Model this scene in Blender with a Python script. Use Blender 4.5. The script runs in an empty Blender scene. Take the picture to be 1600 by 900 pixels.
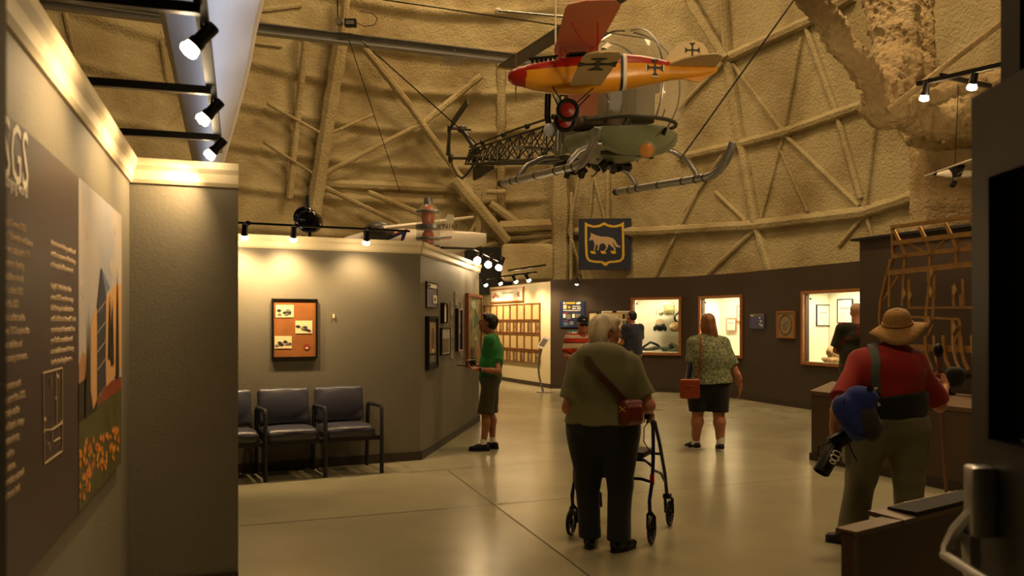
import bpy, bmesh, math, random
import numpy as np
from mathutils import Vector, Matrix, Euler
random.seed(7); NR = np.random.RandomState(5)
PI = math.pi
C = bpy.context.scene.collection
F = 1337.0; HY = 504.0; CZ = 1.55          # focal length in pixels (1600 wide), horizon row, eye height
def P(px, py, Y):                           # point seen at a pixel, at distance Y
    return Vector(((px-800)/F*Y, Y, CZ+(HY-py)/F*Y))
def G(px, py):                              # floor point seen at a pixel
    Y = CZ*F/(py-HY); return Vector(((px-800)/F*Y, Y, 0))
# ------------------------------------------------------------------ materials
MATS = {}
def lin(c): return tuple(((x/12.92) if x <= .04045 else ((x+.055)/1.055)**2.4) for x in c)
def mat(name, col, rough=.6, metal=0, var=0, scale=8, bump=0, bscale=40, emis=None, es=0, col2=None, trans=0, alpha=1, coat=0, ior=1.45, detail=4, srgb=True, stretch=None, sheen=0, lo=.35, hi=.65):
    if name in MATS: return MATS[name]
    m = bpy.data.materials.new(name); m.use_nodes = True
    nt = m.node_tree; b = nt.nodes['Principled BSDF']; L = nt.links
    c = lin(col) if srgb else col
    b.inputs['Base Color'].default_value = (*c, 1)
    b.inputs['Roughness'].default_value = rough
    b.inputs['Metallic'].default_value = metal
    b.inputs['IOR'].default_value = ior
    if coat: b.inputs['Coat Weight'].default_value = coat; b.inputs['Coat Roughness'].default_value = .15
    if sheen: b.inputs['Sheen Weight'].default_value = sheen
    if trans: b.inputs['Transmission Weight'].default_value = trans
    if alpha < 1: b.inputs['Alpha'].default_value = alpha
    if emis: b.inputs['Emission Color'].default_value = (*emis, 1); b.inputs['Emission Strength'].default_value = es
    if var or bump:
        tc = nt.nodes.new('ShaderNodeTexCoord'); co = tc.outputs['Object']
        if stretch:
            mp = nt.nodes.new('ShaderNodeMapping'); mp.inputs['Scale'].default_value = stretch
            L.new(co, mp.inputs['Vector']); co = mp.outputs['Vector']
    if var:
        n = nt.nodes.new('ShaderNodeTexNoise'); n.inputs['Scale'].default_value = scale; n.inputs['Detail'].default_value = detail
        L.new(co, n.inputs['Vector'])
        r = nt.nodes.new('ShaderNodeValToRGB'); L.new(n.outputs['Fac'], r.inputs['Fac'])
        c2 = lin(col2) if col2 else tuple(x*(1-var) for x in c)
        r.color_ramp.elements[0].position = lo; r.color_ramp.elements[1].position = hi
        r.color_ramp.elements[0].color = (*c2, 1); r.color_ramp.elements[1].color = (*c, 1)
        L.new(r.outputs['Color'], b.inputs['Base Color'])
    if bump:
        n2 = nt.nodes.new('ShaderNodeTexNoise'); n2.inputs['Scale'].default_value = bscale; n2.inputs['Detail'].default_value = 5
        L.new(co, n2.inputs['Vector'])
        bp = nt.nodes.new('ShaderNodeBump'); bp.inputs['Strength'].default_value = bump; bp.inputs['Distance'].default_value = .02
        L.new(n2.outputs['Fac'], bp.inputs['Height']); L.new(bp.outputs['Normal'], b.inputs['Normal'])
    MATS[name] = m
    return m
# ------------------------------------------------------------------ mesh builder
def frame_mat(o, x, y=None, z=(0,0,1)):
    x = Vector(x).normalized(); z = Vector(z)
    y = z.cross(x).normalized() if y is None else Vector(y).normalized()
    z = x.cross(y).normalized()
    M = Matrix.Identity(4)
    for i in range(3): M[i][0] = x[i]; M[i][1] = y[i]; M[i][2] = z[i]; M[i][3] = o[i]
    return M
class MB:
    def __init__(s, M=None): s.v = []; s.f = []; s.m = []; s.M = M or Matrix.Identity(4); s.k = 0
    def _a(s, vs, fs):
        b = len(s.v); s.v += [tuple(s.M @ Vector(v)) for v in vs]
        s.f += [tuple(b+i for i in f) for f in fs]; s.m += [s.k]*len(fs); return s
    def box(s, c, d, rot=None, bev=0):
        x, y, z = d[0]/2, d[1]/2, d[2]/2
        if bev > 0:
            bm = bmesh.new(); bmesh.ops.create_cube(bm, size=1)
            for v in bm.verts: v.co = Vector((v.co.x*d[0], v.co.y*d[1], v.co.z*d[2]))
            bmesh.ops.bevel(bm, geom=bm.edges[:], offset=min(bev, min(d)*.45), segments=2, affect='EDGES', profile=.5)
            vs = [v.co.copy() for v in bm.verts]; fs = [tuple(v.index for v in f.verts) for f in bm.faces]; bm.free()
        else:
            vs = [Vector((i*x, j*y, k*z)) for i in (-1,1) for j in (-1,1) for k in (-1,1)]
            fs = [(0,1,3,2),(4,6,7,5),(0,4,5,1),(2,3,7,6),(0,2,6,4),(1,5,7,3)]
        if rot is not None:
            R = rot if isinstance(rot, Matrix) else Euler(rot).to_matrix()
            vs = [R @ v for v in vs]
        return s._a([v+Vector(c) for v in vs], fs)
    def bar(s, a, b, w, h, up=(0,0,1)):
        a = Vector(a); b = Vector(b); d = b-a; L = d.length; d.normalize(); up = Vector(up)
        if abs(d.dot(up)) > .98: up = Vector((1,0,0))
        sx = d.cross(up).normalized(); u = sx.cross(d).normalized()
        vs = []
        for p in (a, b):
            for i, j in ((-1,-1),(1,-1),(1,1),(-1,1)): vs.append(p+sx*i*w/2+u*j*h/2)
        return s._a(vs, [(0,1,2,3),(7,6,5,4),(0,4,5,1),(1,5,6,2),(2,6,7,3),(3,7,4,0)])
    def tube(s, pts, r, n=8, caps=True, squash=None, closed=False):
        pts = [Vector(p) for p in pts]; N = len(pts)
        rs = list(r) if hasattr(r, '__len__') else [r]*N
        vs = []; fs = []; prev = None
        for i, p in enumerate(pts):
            if closed: t = pts[(i+1)%N]-pts[i-1]
            else: t = (pts[min(i+1,N-1)]-pts[max(i-1,0)])
            t = t.normalized() if t.length > 1e-9 else Vector((0,0,1))
            if prev is None:
                a = Vector((0,0,1)) if abs(t.z) < .9 else Vector((1,0,0))
                u = t.cross(a).normalized()
            else:
                u = prev - t*prev.dot(t); u = u.normalized() if u.length > 1e-6 else t.orthogonal().normalized()
            prev = u; w = t.cross(u)
            for k in range(n):
                A = 2*PI*k/n; vs.append(p+(u*math.cos(A)+w*math.sin(A)*(squash or 1))*rs[i])
        for i in range(N if closed else N-1):
            for k in range(n):
                a = i*n+k; b = i*n+(k+1)%n; j = ((i+1)%N)*n
                fs.append((a, b, j+(k+1)%n, j+k))
        if caps and not closed:
            fs.append(tuple(reversed(range(n)))); fs.append(tuple((N-1)*n+k for k in range(n)))
        return s._a(vs, fs)
    def lathe(s, prof, c=(0,0,0), axis=(0,0,1), n=24, caps=True):
        q = Vector((0,0,1)).rotation_difference(Vector(axis).normalized()).to_matrix()
        vs = []; fs = []
        for r, z in prof:
            for k in range(n):
                A = 2*PI*k/n; vs.append(q @ Vector((r*math.cos(A), r*math.sin(A), z))+Vector(c))
        for i in range(len(prof)-1):
            for k in range(n):
                a = i*n+k; b = i*n+(k+1)%n; fs.append((a, b, b+n, a+n))
        if caps:
            if prof[0][0] > 1e-5: fs.append(tuple(reversed(range(n))))
            if prof[-1][0] > 1e-5: fs.append(tuple((len(prof)-1)*n+k for k in range(n)))
        return s._a(vs, fs)
    def ell(s, c, r, R=None, n=16, m=10):
        vs = []; fs = []
        if not hasattr(r, '__len__'): r = (r, r, r)
        R = R or Matrix.Identity(3)
        for i in range(m+1):
            T = PI*i/m
            for k in range(n):
                A = 2*PI*k/n
                vs.append(R @ Vector((r[0]*math.sin(T)*math.cos(A), r[1]*math.sin(T)*math.sin(A), r[2]*math.cos(T)))+Vector(c))
        for i in range(m):
            for k in range(n):
                a = i*n+k; b = i*n+(k+1)%n; fs.append((a, a+n, b+n, b))
        return s._a(vs, fs)
    def prism(s, poly, a, b, ax='z'):      # poly in 2D, extruded from a to b along ax
        def mk(u, v, w): return (u, v, w) if ax == 'z' else ((u, w, v) if ax == 'y' else (w, u, v))
        n = len(poly)
        vs = [mk(u, v, a) for u, v in poly]+[mk(u, v, b) for u, v in poly]
        fs = [tuple(reversed(range(n))), tuple(range(n, 2*n))]+[(i, (i+1)%n, n+(i+1)%n, n+i) for i in range(n)]
        return s._a(vs, fs)
    def quad(s, *p): return s._a(p, [tuple(range(len(p)))])
    def grid(s, fn, nu, nv, closed=False):
        vs = [fn(i/nu, j/nv) for i in range(nu+1) for j in range(nv+1)]
        fs = [(i*(nv+1)+j, (i+1)*(nv+1)+j, (i+1)*(nv+1)+j+1, i*(nv+1)+j+1) for i in range(nu) for j in range(nv)]
        return s._a(vs, fs)
    def build(s, name, m, parent=None, smooth=False, loc=None):
        me = bpy.data.meshes.new(name); me.from_pydata(s.v, [], s.f)
        ms = m if isinstance(m, (list, tuple)) else [m]
        for x in ms: me.materials.append(x)
        if len(ms) > 1: me.polygons.foreach_set('material_index', s.m)
        bm = bmesh.new(); bm.from_mesh(me); bmesh.ops.recalc_face_normals(bm, faces=bm.faces[:]); bm.to_mesh(me); bm.free()
        if smooth:
            me.polygons.foreach_set('use_smooth', [True]*len(me.polygons))
            try: me.set_sharp_from_angle(angle=math.radians(40))
            except Exception: pass
        me.update()
        o = bpy.data.objects.new(name, me); C.objects.link(o)
        if parent: o.parent = parent
        if loc is not None: o.location = loc
        return o
def tag(o, label=None, cat=None, group=None, kind=None):
    if label: o['label'] = label
    if cat: o['category'] = cat
    if group: o['group'] = group
    if kind: o['kind'] = kind
    return o
def thing(name, label, cat, loc=(0,0,0), rz=0, group=None, M=None):
    o = bpy.data.objects.new(name, None); C.objects.link(o); o.empty_display_size = .1
    if M is not None: o.matrix_world = M
    else: o.location = loc; o.rotation_euler = (0,0,rz)
    return tag(o, label, cat, group)
def struct(o, label=None): o['kind'] = 'structure'; return tag(o, label)
def copy_tree(o, parent=None):
    c = o.copy(); C.objects.link(c)
    if parent: c.parent = parent
    for ch in list(o.children): copy_tree(ch, c)
    return c
_curve_cache = {}
def text_mesh(name, s, size, M, m, parent=None, ext=.0015, align='LEFT', xs=1.0):
    cu = bpy.data.curves.new('t', 'FONT'); cu.body = s; cu.size = size; cu.extrude = ext; cu.align_x = align; cu.resolution_u = 2
    t = bpy.data.objects.new('t', cu); C.objects.link(t)
    dg = bpy.context.evaluated_depsgraph_get(); me = bpy.data.meshes.new_from_object(t.evaluated_get(dg))
    bpy.data.objects.remove(t)
    me.transform(M @ Matrix.Diagonal((xs,1,1,1))); me.materials.clear(); me.materials.append(m); me.name = name
    o = bpy.data.objects.new(name, me); C.objects.link(o)
    if parent: o.parent = parent
    return o
# wall plane helper: a vertical plane through two floor points; n faces the camera
class Wall:
    def __init__(s, p0, p1):
        s.p = Vector((p0[0], p0[1], 0)); s.q = Vector((p1[0], p1[1], 0)); s.d = (s.q-s.p).normalized(); s.L = (s.q-s.p).length
        s.n = Vector((s.d.y, -s.d.x, 0))
        if s.n.dot(-s.p) < 0: s.n = -s.n
    def hit(s, px, py, off=0):
        r = Vector(((px-800)/F, 1, (HY-py)/F)); o = Vector((0,0,CZ)); p = s.p+s.n*off
        t = (p-o).dot(s.n)/r.dot(s.n); return o+r*t
    def uz(s, px, py, off=0):
        h = s.hit(px, py, off); return (h-s.p).dot(s.d), h.z
    def M(s, u=0, z=0, off=0):             # local: x along wall (to p1), y out of the wall, z up
        M = Matrix.Identity(4); o = s.p+s.d*u+s.n*off
        for i in range(3): M[i][0] = s.d[i]; M[i][1] = s.n[i]; M[i][3] = o[i]
        M[2][3] = z; return M
    def MT(s, u, z, off):                  # for text: x along wall reading left to right seen from the room, y up
        M = Matrix.Identity(4); o = s.p+s.d*u+s.n*off; x = Vector((0,0,1)).cross(s.n); 
        for i in range(3): M[i][0] = x[i]; M[i][1] = (0,0,1)[i]; M[i][2] = s.n[i]; M[i][3] = o[i]
        M[2][3] = z; return M
# ------------------------------------------------------------------ signed-distance modelling
def _v(a): return np.array(a, dtype=np.float64)
class Cone:
    def __init__(s, a, b, ra, rb=None, k=.02): s.a=_v(a); s.b=_v(b); s.ra=ra; s.rb=ra if rb is None else rb; s.k=k
    def __call__(s, p):
        ba = s.b-s.a; pa = p-s.a; h = np.clip(pa@ba/max(ba@ba,1e-12), 0, 1)
        return np.linalg.norm(pa-h[:,None]*ba, axis=1)-(s.ra+(s.rb-s.ra)*h)
class ECone:                                # limb with elliptical section: (wa,da)->(wb,db), x = width direction
    def __init__(s, a, b, wa, wb, x=(1,0,0), k=.03):
        s.a=_v(a); s.b=_v(b); s.wa=wa; s.wb=wb; s.k=k; t=s.b-s.a; s.L=np.linalg.norm(t); s.t=t/s.L
        x=_v(x); x=x-s.t*(x@s.t); s.x=x/np.linalg.norm(x); s.y=np.cross(s.t,s.x)
    def __call__(s, p):
        q=p-s.a; z=q@s.t; h=np.clip(z/s.L,0,1); w=s.wa[0]+(s.wb[0]-s.wa[0])*h; d=s.wa[1]+(s.wb[1]-s.wa[1])*h
        ax=z-h*s.L; m=np.minimum(w,d)
        return (np.sqrt((q@s.x/w)**2+(q@s.y/d)**2+(ax/m)**2)-1)*m
class Ell:
    def __init__(s, c, r, R=None, k=.02): s.c=_v(c); s.r=_v(r if hasattr(r,'__len__') else (r,r,r)); s.R=np.array(R) if R is not None else None; s.k=k
    def __call__(s, p):
        q=p-s.c
        if s.R is not None: q=q@s.R
        k0=np.linalg.norm(q/s.r,axis=1); k1=np.linalg.norm(q/(s.r**2),axis=1)
        return np.where(k1<1e-9,-s.r.min(),k0*(k0-1)/np.maximum(k1,1e-9))
class RBox:
    def __init__(s, c, h, r=.01, R=None, k=.01): s.c=_v(c); s.h=_v(h); s.r=r; s.R=np.array(R) if R is not None else None; s.k=k
    def __call__(s, p):
        q=p-s.c
        if s.R is not None: q=q@s.R
        q=np.abs(q)-(s.h-s.r)
        return np.linalg.norm(np.maximum(q,0),axis=1)+np.minimum(q.max(axis=1),0)-s.r
class Plane:                                # keeps the side n points away from
    def __init__(s, c, n, k=.004): s.c=_v(c); s.n=_v(n)/np.linalg.norm(n); s.k=k
    def __call__(s, p): return (p-s.c)@s.n
def smin(a,b,k):
    h=np.maximum(k-np.abs(a-b),0)/k; return np.minimum(a,b)-h*h*k*.25
class Grp:
    def __init__(s, add, cut=(), keep=(), k=.02, disp=None): s.add=add; s.cut=cut; s.keep=keep; s.k=k; s.disp=disp
    def __call__(s, p):
        d=np.full(len(p),1e3)
        for q in s.add: d=smin(d,q(p),q.k)
        for q in s.keep: d=-smin(-d,-q(p),q.k)
        for q in s.cut: d=-smin(-d,q(p),q.k)
        if s.disp is not None: d=d+s.disp(p)
        return d
def wave(amp, fr, seed=0, stretch=(1,1,1)):
    r=np.random.RandomState(seed); D=r.normal(size=(5,3)); D/=np.linalg.norm(D,axis=1)[:,None]; ph=r.rand(5)*6.3; D=D*_v(stretch)
    def f(p):
        a=0
        for i in range(5): a=a+np.sin(p@D[i]*fr*(1+.37*i)+ph[i]+1.3*np.sin(p@D[(i+2)%5]*fr*.6))/(1+.4*i)
        return amp*a/2
    return f
def sdf_mesh(name, fn, lo, hi, h, m, parent=None, B=14, slack=1.35, pad=0.0, loc=None, M=None):
    lo=_v(lo)-h*2; hi=_v(hi)+h*2
    nb=np.maximum(np.ceil((hi-lo)/(h*B)).astype(int),1)
    gx=np.stack(np.meshgrid(*[np.arange(n) for n in nb],indexing='ij'),-1).reshape(-1,3)
    cen=lo+(gx+.5)*h*B
    d=np.concatenate([fn(c) for c in np.array_split(cen,max(1,len(cen)//20000))])
    act=gx[np.abs(d)<B*h*.5*math.sqrt(3)*slack+pad]
    ar=np.arange(B+1); off=np.stack(np.meshgrid(ar,ar,ar,indexing='ij'),-1).reshape(-1,3)
    N=nb*B+4; key=lambda c:(c[...,0]*N[1]+c[...,1])*N[2]+c[...,2]
    VK=[];VP=[];E=[]
    cube=np.array([[i,j,k] for i in(0,1) for j in(0,1) for k in(0,1)])
    ed=[(0,1),(2,3),(4,5),(6,7),(0,2),(1,3),(4,6),(5,7),(0,4),(1,5),(2,6),(3,7)]
    for a in act:
        b0=a*B; D=fn(lo+(b0+off)*h).reshape(B+1,B+1,B+1); S=D<0
        if S.all() or not S.any(): continue
        cs=[S[i:B+i,j:B+j,k:B+k] for i,j,k in cube]; s8=sum(c.astype(np.int8) for c in cs)
        ci=np.argwhere((s8>0)&(s8<8))
        if len(ci):
            dv=np.stack([D[ci[:,0]+i,ci[:,1]+j,ci[:,2]+k] for i,j,k in cube],1)
            acc=np.zeros((len(ci),3)); cnt=np.zeros(len(ci))
            for u,v in ed:
                du=dv[:,u];dw=dv[:,v]; mm=(du<0)!=(dw<0); t=np.where(mm,du/np.where(np.abs(du-dw)<1e-12,1,du-dw),0)
                pt=cube[u]+(cube[v]-cube[u])*t[:,None]; acc+=pt*mm[:,None]; cnt+=mm
            VK.append(key(b0+ci)); VP.append(lo+(b0+ci+acc/cnt[:,None])*h)
        for ax in range(3):
            sl0=[slice(0,B)]*3; sl1=[slice(0,B)]*3; sl1[ax]=slice(1,B+1)
            A=S[tuple(sl0)]; Bq=S[tuple(sl1)]; e=np.argwhere(A!=Bq)
            if len(e): E.append((ax,b0+e,A[e[:,0],e[:,1],e[:,2]]))
    if not VK: raise RuntimeError('empty sdf '+name)
    VK=np.concatenate(VK);VP=np.concatenate(VP); o=np.argsort(VK);VK=VK[o];VP=VP[o]
    FS=[]
    for ax,e,ins in E:
        u=(ax+1)%3;w=(ax+2)%3; du=np.zeros(3,int);du[u]=1;dw=np.zeros(3,int);dw[w]=1
        q=[e-du-dw,e-dw,e,e-du]; ids=[];ok=np.ones(len(e),bool)
        for c in q:
            kk=key(c); i=np.clip(np.searchsorted(VK,kk),0,len(VK)-1); ok&=(VK[i]==kk)&(c.min(axis=1)>=0); ids.append(i)
        f=np.stack(ids,1)[ok]; s_=ins[ok]; f[~s_]=f[~s_][:,::-1]; FS.append(f)
    FS=np.concatenate(FS)
    me=bpy.data.meshes.new(name); me.vertices.add(len(VP)); me.vertices.foreach_set('co',VP.astype(np.float32).ravel())
    me.loops.add(len(FS)*4); me.loops.foreach_set('vertex_index',FS.astype(np.int32).ravel())
    me.polygons.add(len(FS)); me.polygons.foreach_set('loop_start',np.arange(0,len(FS)*4,4,dtype=np.int32))
    me.polygons.foreach_set('use_smooth',[True]*len(FS)); me.update(calc_edges=True); me.validate()
    me.materials.append(m)
    if M is not None: me.transform(M)
    ob=bpy.data.objects.new(name,me); C.objects.link(ob)
    if parent: ob.parent=parent
    if loc is not None: ob.location=loc
    return ob
# ================================================================== camera, view
sc = bpy.context.scene
cd = bpy.data.cameras.new('camera'); cam = bpy.data.objects.new('camera', cd); C.objects.link(cam)
cam.location = (0,0,CZ); cam.rotation_euler = (PI/2,0,0)
cd.sensor_width = 36; cd.lens = F/1600*36; cd.shift_y = (HY-450)/1600; cd.clip_start = .05; cd.clip_end = 200
cd.dof.use_dof = True; cd.dof.focus_distance = 11.0; cd.dof.aperture_fstop = 3.6
sc.camera = cam
sc.view_settings.view_transform = 'Standard'; sc.view_settings.look = 'None'; sc.view_settings.gamma = 1
sc.view_settings.use_curve_mapping = False; sc.view_settings.exposure = 0.0
w = bpy.data.worlds.new('world'); sc.world = w; w.use_nodes = True
w.node_tree.nodes['Background'].inputs['Color'].default_value = (1,.60,.27,1)
w.node_tree.nodes['Background'].inputs['Strength'].default_value = .03
WARM = (1,.67,.33)
def spot(name, loc, to, power, angle=70, blend=.8, size=.04, col=WARM):
    l = bpy.data.lights.new(name, 'SPOT'); l.energy = power; l.color = col; l.spot_size = math.radians(angle); l.spot_blend = blend; l.shadow_soft_size = size
    o = bpy.data.objects.new(name, l); C.objects.link(o); o.location = loc
    o.rotation_euler = (Vector(to)-Vector(loc)).to_track_quat('-Z','Y').to_euler(); return o
def area(name, loc, to, power, sx, sy=None, col=WARM):
    l = bpy.data.lights.new(name, 'AREA'); l.energy = power; l.color = col; l.shape = 'RECTANGLE'; l.size = sx; l.size_y = sy or sx
    o = bpy.data.objects.new(name, l); C.objects.link(o); o.location = loc
    o.rotation_euler = (Vector(to)-Vector(loc)).to_track_quat('-Z','Y').to_euler(); return o
def point(name, loc, power, size=.1, col=WARM):
    l = bpy.data.lights.new(name, 'POINT'); l.energy = power; l.color = col; l.shadow_soft_size = size
    o = bpy.data.objects.new(name, l); C.objects.link(o); o.location = loc; return o
# ================================================================== materials
M_floor = mat('polished_concrete', (.58,.56,.46), rough=.24, var=.18, scale=1.1, bump=.04, bscale=6, coat=.0, detail=8)
M_grey = mat('olive_grey_wall_paint', (.41,.39,.335), rough=.55, bump=.12, bscale=60, var=.06, scale=3)
M_trim = mat('cream_trim_paint', (.83,.78,.66), rough=.45)
M_cream = mat('cream_wall_paint', (.80,.76,.64), rough=.6, bump=.05, bscale=50)
M_brown = mat('brown_wall_paint', (.235,.185,.14), rough=.6, bump=.1, bscale=60, var=.08, scale=2)
M_base = mat('dark_baseboard', (.20,.16,.13), rough=.5)
M_plinth = mat('brown_plinth_paint', (.30,.225,.165), rough=.5, var=.08, scale=4)
M_plinthtop = mat('worn_brown_plinth_top', (.36,.28,.20), rough=.5, var=.15, scale=5)
M_oak = mat('oak_frame', (.62,.40,.20), rough=.4, var=.3, scale=6, stretch=(1,1,12))
M_white = mat('case_white_paint', (.88,.86,.78), rough=.6)
M_black = mat('black_metal', (.055,.05,.045), rough=.4, metal=.3)
M_blackm = mat('black_matte', (.045,.042,.04), rough=.8)
M_chrome = mat('chrome', (.75,.75,.76), rough=.22, metal=1)
M_alu = mat('brushed_aluminium', (.62,.62,.63), rough=.4, metal=.9, var=.15, scale=20)
M_steel = mat('painted_grey_steel', (.45,.44,.40), rough=.55, var=.2, scale=5)
M_bulb = mat('lit_bulb', (1,1,1), emis=(1,.78,.46), es=40)
M_door = mat('dark_door_paint', (.13,.12,.105), rough=.45, var=.1, scale=3)
def foam_mat(name, c1, c2, sc=1.6, bump=.6):
    m = mat(name, c1, rough=.9, var=.2, col2=c2, scale=.5*sc, detail=12, lo=.3, hi=.62)
    nt = m.node_tree; L = nt.links; b = nt.nodes['Principled BSDF']
    tc = nt.nodes.new('ShaderNodeTexCoord')
    n = nt.nodes.new('ShaderNodeTexNoise'); n.inputs['Scale'].default_value = 9*sc; n.inputs['Detail'].default_value = 8; n.inputs['Roughness'].default_value = .65
    v = nt.nodes.new('ShaderNodeTexVoronoi'); v.inputs['Scale'].default_value = 11*sc
    L.new(tc.outputs['Object'], n.inputs['Vector']); L.new(n.outputs['Color'], v.inputs['Vector']) if False else L.new(tc.outputs['Object'], v.inputs['Vector'])
    a = nt.nodes.new('ShaderNodeMath'); a.operation = 'MULTIPLY_ADD'; L.new(v.outputs['Distance'], a.inputs[0]); a.inputs[1].default_value = -.5; L.new(n.outputs['Fac'], a.inputs[2])
    bp = nt.nodes.new('ShaderNodeBump'); bp.inputs['Strength'].default_value = bump; bp.inputs['Distance'].default_value = .05
    L.new(a.outputs[0], bp.inputs['Height']); L.new(bp.outputs['Normal'], b.inputs['Normal'])
    return m
M_foam = foam_mat('sprayed_foam_insulation', (.70,.65,.50), (.56,.49,.34))
M_foamd = foam_mat('old_brown_foam', (.42,.32,.20), (.27,.20,.12))
M_foaml = foam_mat('pale_rough_foam', (.78,.70,.54), (.60,.50,.34), 1.6, 1.0)
# ================================================================== floor
fl = MB(); fl.quad((-16,-4,0),(16,-4,0),(16,32,0),(-16,32,0)); floor = struct(fl.build('floor', M_floor))
jt = MB()
def joint(a, b):
    a = G(*a); b = G(*b); d = (b-a).normalized(); nrm = Vector((-d.y,d.x,0))*.005; up = Vector((0,0,.0015))
    jt.quad(a-nrm+up, b-nrm+up, b+nrm+up, a+nrm+up)
joint((700,735),(885,873)); joint((790,787),(1262,747)); joint((1262,747),(1500,728)); joint((790,787),(375,822)); joint((640,738),(1260,690)); joint((885,873),(940,915))
jt.build('joint', mat('floor_joint', (.20,.18,.15), rough=.8), floor)
# ================================================================== free-standing exhibition walls
def wall_run(name, W, h, m, th=.12, u0=0, u1=None, trim=None, base=None, holes=(), th_t=.05, hcrown=.1):
    u1 = W.L if u1 is None else u1
    mb = MB(W.M())
    def seg(a, b, z0, z1):
        if b-a > 1e-3 and z1-z0 > 1e-3: mb.box(((a+b)/2, -th/2, (z0+z1)/2), (b-a, th, z1-z0))
    cur = u0
    for (a, b, z0, z1) in sorted(holes):
        seg(cur, a, 0, h); seg(a, b, 0, z0); seg(a, b, z1, h); cur = b
    seg(cur, u1, 0, h)
    o = struct(mb.build(name, m))
    if trim:
        t = MB(W.M()); 
        prof = [(-th-.01,-.0),( .03,0),(.03,-.025),(.022,-.035),(.022,-.085),(.012,-.1),(.0,-.1),(.0,-.001),(-th-.01,-.001)]
        prof = [(-th-.01,.02),(.045,.02),(.045,-.02),(.028,-.045),(.024,-.095),(.012,-.115),(-.002,-.118),(-.002,0),(-th-.01,0)]
        t.M = W.M() @ Matrix.Translation((0,0,h))
        t.prism(prof, u0-.0, u1+.0, 'x'); t_o = t.build('crown_moulding', trim, o)
    if base:
        t = MB(W.M()); t.box(((u0+u1)/2, .008, .05), (u1-u0, .02, .1)); t.build('baseboard', base, o)
    return o
BC = (-2.142,4.79)                                     # inner corner of the near grey walls
dl = Vector((-.3016,.9534)); dn = Vector((.9534,.3016))
WL = Wall((BC[0]-dl.x*3.3, BC[1]-dl.y*3.3), BC)        # near left wall with the big panel
BE = (BC[0]+.575*.94, BC[1]+.575*.36)                  # free end of the return wall
WB = Wall(BC, (-1.60,5.0))
wall_run('wall_left', WL, 2.45, M_grey, trim=M_trim, base=M_base)
wall_run('wall_left_return', WB, 2.45, M_grey, th=.5, u0=-.1, trim=M_trim, base=M_base)
WM = Wall((-4.7,7.87), (-1.035,9.66)); WS = Wall((-1.035,9.66), (-.52,13.46))
wall_run('wall_middle', WM, 2.44, M_grey, trim=M_trim, base=M_base)
wall_run('wall_middle_side', WS, 2.44, M_grey, trim=M_trim, base=M_base, u1=WS.L)
WC = Wall((-1.6,26.0), (.905,20.15))
wall_run('wall_cream', WC, 2.52, M_cream, base=M_base)
BR = [(.905,20.15),(2.05,19.75),(3.9,18.75),(4.65,17.3),(4.95,16.3),(5.71,14.05),(6.3,12.5),(6.8,10.5)]
WR = [Wall(BR[i], BR[i+1]) for i in range(len(BR)-1)]
def hole(W, x0, y0, x1, y1):
    u0, z1 = W.uz(x0, y0); u1, z0 = W.uz(x1, y1); z1b = W.uz(x1, y0)[1]
    return (min(u0,u1), max(u0,u1), z0, z1)
H1 = hole(WR[1], 990,468, 1061,552); H2 = hole(WR[2], 1096,464, 1158,566)
u0, z1 = WR[4].uz(1257,458); u1 = u0+1.75; z0 = WR[4].uz(1257,568)[1]; H3 = (u0,u1,z0,z1)
H1 = (H1[0],H1[1],.88,2.06); H2 = (H2[0],H2[1],.88,2.06); H3 = (H3[0],H3[1],.85,2.06)
for i, W in enumerate(WR):
    wall_run('wall_brown', W, 2.56, M_brown, base=M_base, holes={1:[H1],2:[H2],4:[H3]}.get(i, ()), th=.1)
cap = MB()
WP = Wall((4.45,10.95), (5.9,6.9))
po = wall_run('wall_partition', WP, 2.6, M_brown, th=.12, base=M_base)
tb = MB(WP.M()); tb.box((WP.L/2-.03,-.06,2.615),(WP.L+.2,.2,.03)); tb.build('top_cap', M_blackm, po)
# low brown plinth
PL = [(3.37,9.68),(4.43,6.85),(5.50,7.35),(4.32,10.95),(4.20,11.22)]
def shrink(poly, k):
    c = Vector((sum(p[0] for p in poly)/len(poly), sum(p[1] for p in poly)/len(poly)))
    return [tuple(c+(Vector(p)-c)*k) for p in poly]
pl = thing('exhibit_plinth', 'long low brown painted plinth carrying the wooden wing frame', 'plinth')
PL_TOP = .78
MB().prism(shrink(PL,.985), .0, .74, 'z').build('body', M_plinth, pl)
MB().prism(PL, .74, PL_TOP, 'z').build('top', M_plinthtop, pl)
PLW = Wall(PL[0], PL[1]); mb = MB(PLW.M(0,0,0)); mb.box((PLW.L/2,.0,.04),(PLW.L,.02,.08)); mb.build('kickboard', M_base, pl)
# ================================================================== hangar shell
def lean(z): return .035*max(z-2.5,0)**2
def shell_y(x, z): return 26-(.16 if x > 0 else .088)*x*x-lean(z)
def shell_hit(px, py, off=0):
    r = Vector(((px-800)/F, 1, (HY-py)/F)); t = 16.0
    a, b = 2.0, 40.0
    for _ in range(50):
        t = (a+b)/2; q = r*t
        if q.y < shell_y(q.x, q.z+CZ)-off: a = t
        else: b = t
    return Vector((r.x*t, t, CZ+r.z*t))
def fbm(x, z, s=0):
    return (np.sin(x*1.7+s+np.sin(z*1.3))*np.sin(z*1.9+2*s)+.5*np.sin(x*4.1+z*2.7+s)+.35*np.sin(x*7.3-z*6.1+s*3)+.25*np.sin(x*13.1+z*11.7))/2
nx, nz = 300, 320
xs = np.concatenate([np.linspace(-15.5,11.8,nx)]); zs = np.linspace(0,15,nz)
X, Z = np.meshgrid(xs, zs, indexing='ij')
Y = 26-np.where(X>0,.16,.088)*X*X-.035*np.maximum(Z-2.5,0)**2
pitch = 1.0; fr = np.mod(Z-.10*np.sin(X*.35)-.02*X, pitch)/pitch
left = np.clip((1.5-X)/1.5, 0, 1)
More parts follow.
